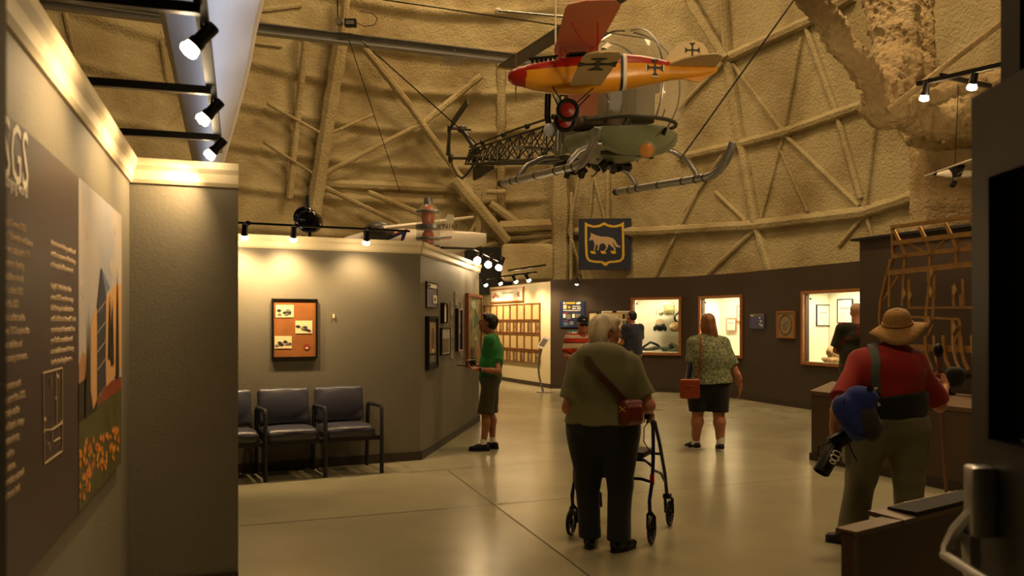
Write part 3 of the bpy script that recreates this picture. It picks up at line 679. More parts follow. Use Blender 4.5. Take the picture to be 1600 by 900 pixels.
p = on(.48,.70); mb = MB(); mb.ell((0,0,.06),(.06,.05,.06)); mb.tube([(-.1,0,.02),(-.1,.0,.14),(-.05,0,.17),(-.03,0,.1)],.012,6); o=mb.build('goggles',mat('grey_leather',(.45,.43,.36),rough=.6),None,True,p); tag(o,'small grey goggles on the upper shelf beside the canvas pack','goggles')
p = on(.46,.40); t=thing('flight_helmet','black flight helmet with a pale dome on the lower glass shelf','helmet',p); MB().ell((0,0,.16),(.115,.12,.125)).build('dome',M_cprint,t,True); MB().ell((0,-.03,.10),(.125,.12,.10)).build('face_mask',M_rubber,t,True)
mb=MB(); mb.ell((-.12,0,.06),(.035,.05,.06)); mb.ell((.12,0,.06),(.035,.05,.06)); mb.build('ear_cup',M_rubber,t,True)
p = on(.87,.40); sdf_mesh('canvas_bag', Grp([Ell((0,0,.11),(.20,.11,.12)),Ell((.1,-.02,.16),(.10,.08,.07),k=.05),Ell((-.1,0,.07),(.10,.1,.07),k=.05)],keep=[Plane((0,0,0),(0,0,-1))],disp=wave(.010,28,3)),(-.3,-.18,-.02),(.3,.18,.28),.014,M_khaki,loc=p); tag(bpy.data.objects['canvas_bag'],'slumped tan canvas bag on the lower glass shelf','bag')
p = on(.30,.02,-.38); mb=MB(); mb.tube([(-.26,0,.04),(-.2,-.04,.10),(-.05,0,.20),(.10,.02,.14),(.2,0,.05)],.028,8); mb.tube([(-.24,.05,.03),(-.1,-.08,.05),(.06,0,.09),(.26,.04,.05)],.022,8); mb.tube([(-.2,-.1,.03),(.0,-.1,.04),(.2,-.07,.07),(.3,.0,.03)],.025,8); o=mb.build('parachute_harness',M_rubber,None,True,p); tag(o,'coiled black harness on the floor of the flight gear case','harness')
p = on(.52,.02,-.27); mb=MB(); mb.tube([(-.3,-.02,.03),(-.1,0,.08),(.12,-.06,.06),(.26,0,.03)],.02,8); mb.ell((.1,0,.05),(.1,.07,.05)); o=mb.build('green_strap',M_hgreen,None,True,p); tag(o,'dark green strap gear lying beside the black harness','strap')
p = on(.70,.02,-.46); mb=MB(); mb.ell((0,0,.08),(.06,.05,.08)); mb.ell((.1,.02,.06),(.05,.05,.06)); mb.tube([(-.1,0,.1),(0,0,.19),(.12,0,.12)],.012,6); o=mb.build('oxygen_mask',mat('grey_rubber',(.30,.32,.28),rough=.5),None,True,p); tag(o,'grey rubber oxygen mask on the floor of the flight gear case','mask')
p = on(.88,.015,-.3); mb=MB(); 
for k in range(4): mb.tube([(-.16+.06*k,0,.02),(-.02+.04*k,.05,.07+.05*k),(.14,.08,.16+.04*k)],.014,6)
o=mb.build('survival_tubes',mat('steel_green',(.40,.44,.36),rough=.4,metal=.3),None,True,p); tag(o,'loose grey tubes in the right corner of the flight gear case','tubes')
for (W,r,x0,y0,x1,y1,lab) in ((WR[2],H2,1104,498,1114,519,'narrow framed page in the middle case, left of the hair'),(WR[2],H2,1135.5,497,1150.5,517,'thin black framed certificate right of the woman\u2019s head'),(WR[2],H2,1152,478,1160,502,'highest framed page at the right of the middle case'),(WR[4],H3,1275,476,1296,509.5,'smaller black framed certificate in the right-hand case'),(WR[4],H3,1309,467,1333,505,'larger black framed certificate behind the capped man')):
    Wb = Wall(tuple((W.p-W.n*.60).xy), tuple((W.q-W.n*.60).xy))
    if x0 in (1104,1275):
        a_ = W.M() @ Vector((r[0]-.118,-.05,0)); b_ = W.M() @ Vector((r[0]-.118,-.6,0)); Wb = Wall((a_.x,a_.y),(b_.x,b_.y))
    rr_ = rect_px(Wb,x0,y0,x1,y1)
    t = framed(Wb, rr_, lab, fm=M_black if W is WR[4] else M_oak, fw=.016, depth=.02, mat_m=M_wprint); uvart(Wb, rr_, blob(.4,.35,.1,.08,8,1), .0155, M_cprint, t, 'seal'); uvart(Wb, rr_, R4(.2,.6,.8,.63), .0155, M_inkg, t, 'text_line')
W, r = WR[4], H3
p = CP(W,r,.27,0,-.33)+Vector((0,0,.0)); R_ = Matrix.Rotation(math.atan2(W.d.y,W.d.x),3,'Z')
sdf_mesh('canvas_bundle', Grp([Ell((-.05,0,.15),(.17,.14,.13)),Ell((.14,0,.10),(.14,.13,.10),k=.04),Ell((0,-.06,.04),(.30,.13,.05),k=.03),Ell((.05,-.1,.12),(.05,.05,.07),k=.02)],keep=[Plane((0,0,.002),(0,0,-1))],disp=wave(.016,26,8)),(-.4,-.25,-.02),(.4,.25,.34),.014,M_khaki,loc=p+Vector((0,0,.008))); o=bpy.data.objects['canvas_bundle']; o.rotation_euler=(0,0,math.atan2(W.d.y,W.d.x)); tag(o,'crumpled tan canvas bundle on the floor of the right-hand case','canvas bundle')
for H_, Wc in ((H1,WR[1]),(H2,WR[2]),(H3,WR[4])):
    p = CP(Wc,H_,.05,.93,-.06); o = MB().ell((0,0,0),.018).build('case_sensor', M_blackm, None, True, p); tag(o, {0:'tiny black sensor in the top corner of the flight gear case',1:'tiny black sensor in the top corner of the middle case',2:'tiny black sensor in the top corner of the right-hand case'}[(WR[1],WR[2],WR[4]).index(Wc)], 'sensor')
# ================================================================== crest sign
W = Wall(tuple((Vector(shell_hit(905,380)).xy)), tuple((Vector(shell_hit(985,380)).xy)))
pc = shell_hit(945,381,.75); crest = Wall((pc.x-1,pc.y+.1),(pc.x+1,pc.y-.05))
r = (crest.uz(904,380)[0], crest.uz(986,380)[0], crest.uz(945,421.5)[1], crest.uz(945,341.5)[1])
t = thing('crest_sign', 'square navy sign with a yellow shield and a pale wolf, above the brown wall', 'sign')
mb = MB(crest.M()); mb.box(((r[0]+r[1])/2,.0,(r[2]+r[3])/2),(r[1]-r[0],.06,r[3]-r[2])); mb.build('sign_board', mat('navy_sign_paint',(.085,.115,.20),rough=.5), t)
def S(pts): return [((x-100)/750, 1-(y-65)/750) for x, y in pts]     # from the zoomed crest to unit coordinates
outer = [(190,115),(250,150),(320,170),(400,155),(465,120),(530,155),(610,170),(690,150),(748,115),(752,400),(757,600),(745,660),(700,700),(640,712),(540,718),(515,745),(485,762),(455,745),(430,718),(320,712),(250,695),(212,655),(198,590),(190,400)]
inner = [(222,175),(300,198),(390,195),(465,162),(545,195),(630,200),(716,180),(722,400),(722,590),(715,640),(690,670),(620,682),(530,688),(505,700),(485,712),(465,700),(440,688),(330,682),(270,668),(240,635),(232,590),(224,400)]
uvart(crest, r, S(outer), .030, M_yel, t, 'shield_border'); uvart(crest, r, S(inner), .0312, MATS['navy_sign_paint'], t, 'shield_field')
wolf = [(262,272),(290,282),(330,300),(420,330),(520,335),(590,355),(625,390),(650,445),(700,478),(690,490),(640,485),(610,450),(595,405),(590,430),(598,455),(625,500),(635,535),(608,540),(600,500),(560,465),(540,445),(520,440),(528,465),(500,520),(478,542),(468,538),(500,480),(470,440),(455,425),(410,440),(395,470),(388,530),(362,535),(375,490),(372,450),(350,445),(335,525),(315,530),(330,470),(325,420),(312,385),(300,375),(292,390),(275,375),(262,390),(250,388),(268,335),(280,300)]
uvart(crest, r, S(wolf), .0325, mat('bone_paint',(.72,.62,.48),rough=.6), t, 'wolf')
for x in (262,408,552): uvart(crest, r, S([(x,540),(x+72,540),(x+90,582),(x+25,582)]) , .0325, M_yel, t, 'yellow_block')
# ================================================================== three-seat bench
a_r = math.atan2(WM.d.y, WM.d.x); M_vin = mat('slate_vinyl', (.205,.205,.25), rough=.33, bump=.06, bscale=70); M_legs = mat('dark_frame_metal', (.10,.10,.115), rough=.45)
uR = WM.uz(598,736,.62)[0]; t = thing('seat_bench', 'dark blue vinyl linked bench of low-back seats against the middle wall', 'bench', M=WM.M(0,0,0))
sw = .585
for k in range(4):
    uc = uR-.03-sw*(k+.5)
    sdf_mesh('seat', Grp([RBox((0,0,.43),(.262,.26,.058),.05),Ell((0,.04,.465),(.24,.22,.035),k=.05)]),(-.28,-.28,.35),(.28,.28,.52),.016,M_vin,t,loc=(uc,.35,0))
    sdf_mesh('backrest', Grp([RBox((0,0,.185),(.262,.045,.185),.035),Ell((0,.03,.20),(.22,.045,.16),k=.04)],disp=None),(-.28,-.08,-.01),(.28,.1,.39),.016,M_vin,t,loc=(uc,.125,.50)).rotation_euler=(math.radians(8),0,0)
for k in range(5):
    u = uR-.01-sw*k; mb = MB(); mb.tube([(u,.62,0),(u,.62,.66),(u,.60,.69),(u,.16,.685),(u,.13,.66),(u,.08,0)],.021,8); mb.box((u,.35,.36),(.03,.5,.03)); mb.build('leg_frame', M_legs, t, True)
    if k < 4: mb = MB(); mb.bar((u,.12,.36),(u-sw,.12,.36),.03,.04); mb.bar((u,.56,.36),(u-sw,.56,.36),.03,.04); mb.build('rail', M_legs, t)

h_ = WM.hit(521.5,494,.012); o = MB().box((0,0,0),(.018,.02,.045),bev=.004).build('wall_hook', M_cprint, None, loc=h_); tag(o,'tiny cream hook on the bare middle of the wall right of the brown sheet','hook')
# ================================================================== track lighting
def spot_head(loc, to, label, size=1.0, power=40, angle=75, rail=None, group=None, es=None, col=WARM, glow=.05):
    loc = Vector(loc); to = Vector(to); d = (to-loc).normalized(); s = size
    M = frame_mat(loc, d.orthogonal(), None, d) ; q = Vector((0,0,1)).rotation_difference(d).to_matrix().to_4x4(); M = Matrix.Translation(loc) @ q
    t = thing('track_spotlight', label, 'spotlight', loc, group=group)
    MM = q
    MB(MM).lathe([(.0,-.10*s),(.030*s,-.10*s),(.034*s,-.09*s),(.034*s,.0),(.040*s,.01*s),(.040*s,.04*s),(.036*s,.04*s),(.034*s,.0)],n=18).build('lamp_can', M_black, t, True)
    MB(MM).lathe([(.030*s,-.02*s),(.034*s,.03*s),(.046*s,.075*s),(.038*s,.09*s),(.0,.10*s)],n=18).build('bulb', M_bulb, t, True)
    if rail is not None:
        r_ = Vector(rail)-loc; mb = MB(); mb.tube([(q @ Vector((0,0,-.07*s))), r_*.6+Vector((0,0,0)), r_], .010*s, 6); mb.box(r_, (.035*s,.05*s,.05*s)); mb.build('swivel_arm', M_black, t)
    if power: point('bulb_glow', loc+d*.085*s+d*.04, power*glow+.01, .03, col)
    if power: spot('spotlight_beam', loc+d*.11*s, loc+d*2, power, angle, .9, .035*s, col)
    return t
def rail(pts, label, w=.035, name='light_track', group=None):
    mb = MB(); c = Vector(pts[0]); 
    for a, b in zip(pts[:-1], pts[1:]): mb.bar(Vector(a)-c, Vector(b)-c, w, w)
    o = mb.build(name, M_black, None, loc=c); return tag(o, label, 'light track', group)
# --- near left: track parallel to the left wall, carried on arms from its top
def LWp(y_along, out, z):                  # along WL (metres from the corner toward the camera), out from it
    p = WL.q-WL.d*y_along+WL.n*out; return Vector((p.x,p.y,z))
zt_ = 2.60; out_ = .47
def alongL(px, out=0):                     # distance from the corner of the WL-parallel line at pixel column px
    Wt = Wall(tuple((WL.p+WL.n*out).xy), tuple((WL.q+WL.n*out).xy)); return WL.L-Wt.uz(px,300)[0]
e = -.28
rail([LWp(e,out_,zt_), LWp(3.2,out_,zt_)], 'black lighting track carried over the big text panel', .04)
for k, al in enumerate((.22, 1.22, 2.25)):
    mb = MB(); a = LWp(al,-.08,zt_-.03); b = LWp(al,out_,zt_-.03); mb.bar(a-a,b-a,.03,.035); mb.box((0,0,-.045),(.06,.06,.07)); o = mb.build('track_bracket', M_steel if False else M_black, None, loc=a)
    tag(o, ['bracket arm nearest the wall corner carrying the left track','middle bracket arm carrying the left track','bracket arm nearest the camera carrying the left track'][k], 'bracket', 'arms of the left track')
for k, (al, y) in enumerate(((.13,225),(1.01,160),(2.07,60))):
    hp = LWp(al,out_-.01,zt_-.075); spot_head(hp, hp+(-WL.n*.55+Vector((0,0,-1))*.62), ['lit spotlight nearest the corner on the left track','middle lit spotlight on the left track','largest lit spotlight on the left track, nearest the camera'][k], 0.72, 50, 125, LWp(al,out_,zt_), 'spotlights over the text panel', glow=.01)
# --- middle wall
def Wp(W, px, out, z):                     # a point over wall W offset out, at pixel column px, height z
    Wt = Wall(tuple((W.p+W.n*out).xy), tuple((W.q+W.n*out).xy)); h = Wt.hit(px, 504); return Vector((h.x,h.y,z))
Zm = 2.535
rail([Wp(WM,330,.36,Zm), Wp(WM,640,.36,Zm)], 'thin black track above the middle wall over the bench', .022)
for k, px in enumerate((388,464,578)):
    rp = Wp(WM,px,.36,Zm); hp = rp+Vector((-.03,-.02,-.09)); spot_head(hp, hp+(-WM.n*.42+Vector((0,0,-1))), ['spotlight at the left end of the track over the bench','spotlight above the framed brown sheet on the middle wall','spotlight right of centre on the track over the bench'][k], .85, [120,110,50][k], 125, rp, 'spotlights over the middle wall')
# --- three lights at the end of the side wall
e0 = Wp(WS,690,.25,2.68); e1 = Wp(WS,742,.55,2.68); 
q0 = P(690,387,10.6); q1 = P(742,389,12.2); q2 = P(786,411,13.8)
rail([q0,q1,q2], 'black track bending past the end of the side wall', .03)
for k, (x,y,Y) in enumerate(((748,402,12.5),(765,408,13.1),(782,412,13.6))):
    hp = P(x,y,Y); rp = q1+(q2-q1)*((Y-12.2)/1.6); spot_head(hp, Wp(WS,[705,725,742][k],0,1.5), ['nearest of three lit spotlights by the end of the side wall','middle of three lit spotlights by the end of the side wall','farthest of three lit spotlights by the end of the side wall'][k], 1.2, 26, 85, rp, 'spotlights by the side wall end')
sp = Wp(WS,690,.75,2.9)
# --- track over the cream wall
z = 2.68
rail([Wp(WC,738,.7,z), Wp(WC,838,.7,z)], 'long black track over the cream wall of framed pages', .04)
rail([Wp(WC,795,1.2,z+.05), Wp(WC,852,1.2,z+.05)], 'short black track in front of the cream wall track', .04)
for k, px in enumerate((742,757,780,804,824)):
    rp = Wp(WC,px,.7,z); hp = rp+Vector((0,0,-.10)); spot_head(hp, hp+(-WC.n*.62+Vector((0,0,-1))), ORD[k]+' lit spotlight from the left above the cream wall', 1.1, 120, 105, rp, 'spotlights over the cream wall')
# --- right: track by the foam-covered trusses
r0 = P(1434,131,9.5); r1 = P(1600,93,8.3); rail([r0,r1], 'black lighting track in front of the foam-covered trusses', .045)
mb = MB(); a = P(1470,118,9.2); b = P(1548,135,9.6); mb.bar(Vector((0,0,0)), b-a, .03, .05); o = mb.build('track_bracket', M_black, None, loc=a); tag(o, 'bracket crossing under the right-hand lighting track', 'bracket')
for k, (x,y,Y,px,py) in enumerate(((1446,143,9.4,1452,127),(1521,125,8.85,1524,111))):
    hp = P(x,y,Y); spot_head(hp, hp+Vector((-.08,.25,-1)), ['left lit spotlight on the right-hand track by the trusses','right lit spotlight on the right-hand track by the trusses'][k], 1.1, 70, 130, P(px,py,Y), 'spotlights by the trusses')

for k,(x,y,Y) in enumerate(((1446,150,9.4),(1521,133,8.85))): point('bulb_glow', P(x,y+6,Y), 260, .04)
# ================================================================== foam-covered ribs and braces on the hangar shell
def foam_tube(pts, r, name='trim_rib', m=None, n=8, jit=.12, squash=None):
    P_ = [Vector(p) for p in pts]; out = []; rs = []
    for a, b in zip(P_[:-1], P_[1:]):
        k = max(2, int((b-a).length/max(.12, r*1.1)))
        for i in range(k): out.append(a.lerp(b, i/k))
    out.append(P_[-1]); sd = random.random()*9
    for i, p in enumerate(out): rs.append(r*(1+jit*math.sin(i*1.7+sd)*.6+jit*(random.random()-.5)*1.4))
    mb = MB(); mb.tube(out, rs, n, squash=squash); return struct(mb.build(name, m or M_foam, None, True))
def on_shell(pts, wpx, off=.22, m=None, **kw):
    if off <= .3: off = .04+wpx/2*22/F*.35
    q = [shell_hit(x, y, off) for x, y in pts]
    # follow the curved shell between the given points
    full = []
    for (a, b) in zip(pts[:-1], pts[1:]):
        k = max(1, int(math.hypot(b[0]-a[0], b[1]-a[1])/45))
        for i in range(k): full.append(shell_hit(a[0]+(b[0]-a[0])*i/k, a[1]+(b[1]-a[1])*i/k, off))
    full.append(shell_hit(*pts[-1], off))
    d = sum(p.y for p in full)/len(full); return foam_tube(full, wpx/2*d/F, m=m, **kw)
RIBS = [([(533,58),(511,195),(487,345)],25,.45),([(541,-8),(535,55)],14,.45),([(478,50),(452,310)],11,.35),
 ([(418,162),(508,212)],5,.45),([(508,212),(584,179)],5,.45),([(412,222),(487,270)],5,.45),([(505,272),(664,190)],8,.45),([(664,190),(752,118)],11,.4),
 ([(560,63),(640,165),(735,300)],11,.5),([(500,286),(720,296)],15,.3),([(505,292),(622,348)],8,.5),([(575,300),(700,352)],9,.5),
 ([(783,95),(783,345)],15,.3),([(710,280),(792,378)],21,.6),([(748,300),(746,398)],12,.6),([(738,392),(800,372),(862,368)],9,.5),([(783,404),(862,376)],9,.5),
 ([(782,356),(864,352)],22,.5),([(766,318),(812,352)],15,.4),([(745,345),(728,378)],6,.6),([(760,300),(790,300)],8,.5),([(372,20),(470,8)],9,.3),
 ([(875,190),(874,438)],30,.5),([(893,300),(892,438)],6,.4),([(927,270),(921,345)],5,.3),([(905,275),(889,362),(914,437)],5,.4),([(928,275),(946,345)],5,.3),([(950,265),(950,345)],8,.3),([(975,425),(962,345)],5,.3),
 ([(888,362),(1010,362),(1180,352),(1350,332),(1450,300)],17,.25),([(1060,247),(1160,224),(1225,207),(1345,165),(1400,145)],15,.25),([(1133,92),(1265,32),(1335,-8)],18,.25),
 ([(1130,-8),(1137,90),(1158,222),(1182,354)],15,.22),([(1072,-8),(1133,92)],15,.35),([(1182,354),(1205,428)],13,.3),
 ([(1145,100),(1222,203)],7,.3),([(1252,58),(1226,203)],6,.3),([(1225,210),(1188,345)],5,.3),([(1228,212),(1342,322)],8,.3),([(1258,40),(1305,170),(1345,310)],9,.3),([(1367,200),(1352,322)],8,.3),([(1183,356),(1102,432)],8,.3),([(1118,300),(1165,345)],7,.3),([(1350,337),(1310,385)],7,.3),([(1354,337),(1364,375)],7,.3),([(1405,200),(1442,250)],6,.3),([(1020,440),(1090,300)],6,.3),([(1140,225),(1070,330)],6,.3),([(1133,95),(1060,170)],8,.3),([(1216,228),(1262,330)],4,.1),
 ([(330,60),(440,72)],6,.2),([(250,50),(262,140)],8,.3),([(95,-5),(120,110)],9,.3),([(300,150),(250,210)],5,.3)]
for pts, wpx, off in RIBS: on_shell(pts, wpx, off)
# solid foam block and black panel standing in for recess shade, above the cream wall
mb = MB(); a = P(783,404,22.2); b = P(866,437,22.2); mb.box(((a.x+b.x)/2, 22.9, (a.z+b.z)/2+.2), (b.x-a.x, 1.3, a.z-b.z+.4), bev=.12); struct(mb.build('wall_foam_block', M_foam, None, True))
mb = MB(); a = P(742,385,23.5); b = P(783,460,23.5); mb.box(((a.x+b.x)/2, 23.8, (a.z+b.z)/2), (b.x-a.x+.6, .2, a.z-b.z)); struct(mb.build('wall_recess_shade_panel', M_blackm))
# ------------------------------------------------------------------ large foam-caked truss at the right
_fw = wave(.032, 34, 31)
def foamdisp(p):
    a = np.sin(p[:,0]*23+2*np.sin(p[:,1]*11))*np.sin(p[:,1]*21+1.7*np.sin(p[:,2]*13))*np.sin(p[:,2]*25+2*np.sin(p[:,0]*9))
    b = np.sin(p[:,0]*51+3*np.sin(p[:,2]*19))*np.sin(p[:,2]*47+2*np.sin(p[:,1]*23))
    c = np.sin(p[:,0]*7+p[:,2]*5)*np.sin(p[:,2]*8-p[:,0]*3)
    return .030*a+.018*b+.03*c+_fw(p)
A = P(1392,168,12.6)
prims = [Cone(P(1258,-14,11.6), A, .17, .19, k=.15), Cone(P(1372,-14,13.2), P(1388,110,12.8), .20, .2, k=.1), Cone(P(1408,-14,13.2), P(1415,120,12.8), .24, .26, k=.2), Ell(A,(.42,.35,.28),k=.3), Ell(P(1420,120,12.7),(.42,.3,.36),k=.25),
 Cone(A, P(1530,128,12.0), .12, .10, k=.12), Cone(P(1530,128,12.0), P(1700,95,11.6), .11, .1, k=.1), Cone(P(1400,180,13), P(1560,205,13.2), .16, .2, k=.2), Ell(P(1470,190,13.2),(.5,.3,.14),k=.3), Ell(P(1545,150,13),(.5,.4,.3),k=.3)]
o = sdf_mesh('beam_foam_truss', Grp(prims, disp=foamdisp), (3.6,10.8,3.6), (10.2,14.2,7.2), .04, M_foaml, pad=.12); struct(o)
o = sdf_mesh('beam_foam_post', Grp([Cone(P(1448,-14,14.4), P(1446,125,14.2), .13, .12)], disp=foamdisp), (6.6,13.9,5), (7.6,14.9,7.4), .04, M_foaml, pad=.12); struct(o)
c0 = P(1487,300,14.6)
o = sdf_mesh('column_foam', Grp([RBox((c0.x+.55,15.0,2.8),(.95,.35,2.9),.08)], disp=lambda p: foamdisp(p)*.35), (c0.x-.8,14.4,-.1), (c0.x+1.7,15.6,6), .06, M_foaml, pad=.1); struct(o)
o = sdf_mesh('beam_foam_lintel', Grp([Cone((7.0,14.6,4.75),(11,13.5,4.9),.24,.3)], disp=foamdisp), (6.4,13,4.2), (11.5,15.1,5.5), .05, M_foaml, pad=.12); struct(o)
foam_tube([P(1388,172,12.2), P(1500,85,11.6), P(1640,-22,11.0)], .05, 'beam_pipe', M_foaml, jit=.05)
# ------------------------------------------------------------------ crane rail, box, hooks, pipes
ra, rb = P(60,2,13.2), P(403,45,14.3); rc = P(830,95,16.3); rd = Vector((rc.x+(rc.x-rb.x)*.35, rc.y+.5, rc.z+.05))
rl = thing('crane_rail', 'long grey steel rail crossing the hangar above the middle wall', 'rail')
for nm, dz, w_, h_, m_ in (('top_flange',.075,.16,.02,M_steel),('web',.0,.03,.13,M_steel),('bottom_flange',-.075,.18,.025,M_alu)):
    mb = MB(); 
    for a, b in ((ra,rb),(rb,rc),(rc,rd)): mb.bar(a+Vector((0,0,dz)), b+Vector((0,0,dz)), w_, h_)
    mb.build(nm, m_, rl)
p = P(548,36,14.75); t = thing('control_box', 'small black control box standing on the crane rail', 'control box', p)
MB().box((0,0,0),(.20,.12,.13),bev=.01).build('box_body', M_black, t); MB().box((-.0,-.065,-.01),(.14,.01,.07)).build('label_plate', M_inkg, t)
MB().lathe([(0,-.06),(.06,-.06),(.06,.06),(0,.06)],(-.2,0,.02),(0,1,0)).build('round_housing', M_steel, t, True)
mb = MB(); mb.tube([(.1,0,.0),(.25,0,-.06),(.42,0,-.03),(.46,0,.08),(.36,0,.17),(.15,0,.2)],.008,5); mb.tube([(-.22,0,.08),(-.23,0,.45),(-.22,0,.8)],.012,5); mb.build('cable', M_black, t)
p = P(712,95,14.6); t = thing('hanger_rack', 'small rack of slanted hanging rods under the crane rail', 'rack', p); mb = MB(); mb.bar((-.2,0,.07),(.22,0,.04),.02,.02); mb.bar((-.02,0,.07),(-.02,0,.2),.015,.015); mb.build('bar', M_steel, t)
for k in range(7): MB().tube([(-.16+.055*k,0,.06),(-.26+.055*k,-.02,-.09)],.010,5).build('hanging_rod', M_steel, t)
def cable(a, b, label, r=.008, m=None, name='cable'):
    a = Vector(a); b = Vector(b); o = MB().tube([(0,0,0), (b-a)*.5+Vector((0,0,-.0)), b-a], r, 5).build(name, m or M_black, None, loc=a); return tag(o, label, 'cable')
cable(P(560,-6,13.6), P(1010,60,16.5), 'thin dark cable crossing the top of the picture above the crane rail', .012)
cable(P(545,62,14), P(625,300,17), 'thin wire dropping from the rail to the wall left of the tail rotor', .007)
cable(P(565,64,14), P(745,225,16.6), 'dark guy cable running from the rail to the helicopter tail', .012)
cable(P(1244,-5,12), P(1063,249,10.9), 'dark guy cable from the upper right to the helicopter skid', .012)
# ------------------------------------------------------------------ long white hanging fabric at the left
def sail(u, v):
    y0, y1 = -60, 300; py = y0+(y1-y0)*v
    xl = 247+(303-247)*(py/253.0); t_ = max(py,0)/253.0
    xr = float(np.interp(py, [-60,0,50,100,160,213,253,300], [416,411,399,390,375,360,348,336]))
    px = xl+(xr-xl)*u; Y = 9.6+1.6*v-.5*math.sin(PI*u)
    p = P(px, py, Y); return (p.x, p.y, p.z)
mb = MB(); mb.grid(sail, 16, 26); o = mb.build('hanging_fabric', mat('white_translucent_fabric', (.88,.88,.90), rough=.6, var=.08, scale=3), None, True)
sm = o.modifiers.new('thick','SOLIDIFY'); sm.thickness = .02; tag(o, 'long white tapering fabric banner hanging beside the left lighting track', 'fabric banner')
# duct / pipes upper left
o = MB().tube([P(92,0,12.3), P(250,22,12.6)], .03, 8).build('steel_conduit', M_chrome, None, True); tag(o, 'shiny steel conduit at the upper left behind the crown moulding', 'conduit')
# ------------------------------------------------------------------ things standing behind the middle wall
sp_ = P(484,345,10.6); t = thing('stage_light_stand', 'pair of round black stage lights rising behind the middle wall', 'stage lights', (sp_.x,sp_.y,0))
z0 = sp_.z
MB().tube([(0,0,0.02),(0,0,z0-.1)],.02,8).build('pole', M_black, t, True); MB().tube([(-.03,.02,z0-.1),(-.03,.02,z0+.32)],.02,8).build('pole', M_black, t, True)
for k in range(3): MB().tube([(0,0,.5),(.5*math.cos(k*2.1),.5*math.sin(k*2.1),0)],.014,6).build('leg', M_black, t)
for x, z, y in ((-.05,z0+.04,.05),(.04,z0-.03,-.12)):
    l = MB().lathe([(0,.18),(.08,.17),(.125,.08),(.135,0),(.135,-.10),(.125,-.115),(.11,-.10),(0,-.09)],(x,y,z),(.15,1,.05),n=28).build('lamp_housing', mat('glossy_black',(.03,.03,.03),rough=.12), t, True)
cp = P(669,345,11.6); t = thing('beacon_lamp', 'tall clear glass aircraft beacon with red inner lens above the wall corner', 'beacon', (cp.x,cp.y,0)); s_ = 11.6/F; zc = lambda y: CZ+(HY-y)*s_
MB().lathe([(.16,0),(.16,zc(384))],n=24).build('pedestal', M_plinth, t, True)
M_cg = mat('beacon_glass', (.80,.84,.72), rough=.06, alpha=.24)
MB().lathe([(18.5*s_,zc(382)),(18.5*s_,zc(332)),(15*s_,zc(326)),(8.5*s_,zc(320))],n=28,caps=False).build('glass_body', M_cg, t, True)
MB().lathe([(0,zc(309)),(6.5*s_,zc(309.5)),(7*s_,zc(311)),(7*s_,zc(320)),(0,zc(320))],n=24).build('metal_cap', M_alu, t, True)
for y in (331,355.5,373): MB().lathe([(18.6*s_,zc(y+1.6)),(19.6*s_,zc(y+1)),(19.6*s_,zc(y-1)),(18.6*s_,zc(y-1.6))],n=28).build('metal_band', M_alu, t, True) if y != 355.5 else MB().lathe([(18.6*s_,zc(358.5)),(19.8*s_,zc(358)),(19.8*s_,zc(352)),(18.6*s_,zc(351.5))],n=28).build('metal_band', M_alu, t, True)
M_rl = mat('red_lens', (.90,.07,.07), rough=.2)
MB().lathe([(0,zc(352)),(9*s_,zc(350)),(11*s_,zc(338)),(7*s_,zc(322)),(0,zc(321))],n=20).build('red_lens', M_rl, t, True)
MB().lathe([(0,zc(382)),(9*s_,zc(381)),(10*s_,zc(368)),(6*s_,zc(360)),(0,zc(359))],n=20).build('red_lens', M_rl, t, True)
# white light aircraft behind the wall
ap = P(655,368,14.2); t = thing('light_aircraft', 'white light aircraft with orange and blue chevrons behind the middle wall', 'aircraft')
M_aw = mat('aircraft_cream_white', (.84,.80,.72), rough=.35); M_or = mat('orange_stripe', (.80,.30,.12), rough=.4); M_bl = mat('blue_stripe', (.12,.22,.45), rough=.4)
Ya = 14.2; s_ = Ya/F
fus = [(540,388,.30),(575,384,.40),(600,383,.44),(630,383,.44),(660,382,.40),(700,379,.33),(740,375,.22),(760,373,.14)]
mb = MB(); n=20; rings=[]
for x, y, r_ in fus:
    c = P(x,y,Ya); rings.append([(c.x, c.y+math.sin(2*PI*k/n)*r_*.75, c.z+math.cos(2*PI*k/n)*r_*.62) for k in range(n)])
vs = [p for R_ in rings for p in R_]; fs = [(i*n+k,i*n+(k+1)%n,(i+1)*n+(k+1)%n,(i+1)*n+k) for i in range(len(rings)-1) for k in range(n)]; fs += [tuple(range(n)), tuple((len(rings)-1)*n+k for k in range(n))]
mb._a(vs, fs); mb.build('fuselage', M_aw, t, True)
mb = MB(); c = P(592,362,Ya-.30); mb.ell(c,(.26,.25,.17)); mb.build('engine_cowl', mat('dark_grey_cowl',(.27,.25,.22),rough=.4), t, True)
def flatpx(pts, Y, th=.05): 
    q = [P(x,y,Y) for x, y in pts]; mb = MB(); mb.prism([(p.x,p.z) for p in q], Y, Y+th, 'y'); return mb
flatpx([(690,368),(693,345),(700,334),(709,336),(708,368)],Ya-.05,.06).build('tail_fin', M_aw, t)
fz = Ya-.37
flatpx([(590,374),(634,358),(637,356.5),(632,374),(629,374),(632,361),(598,374)],fz,.01).build('orange_chevron', M_or, t)
flatpx([(592,376),(631,361),(636,362),(630,376),(626,376),(628,366),(604,376)],fz-.012,.01).build('blue_chevron', M_bl, t)
q = P(692,357,Ya-.06); text_mesh('registration', 'N161', .12, Matrix.Translation(q) @ Matrix.Rotation(PI/2,4,'X'), M_ink, t, xs=.9)
flatpx([(688,371),(706,369.5),(706,371),(688,373)],Ya-.42,.01).build('blue_line', M_bl, t); flatpx([(688,374),(706,372.5),(706,373.5),(688,375)],Ya-.42,.01).build('orange_line', M_or, t)
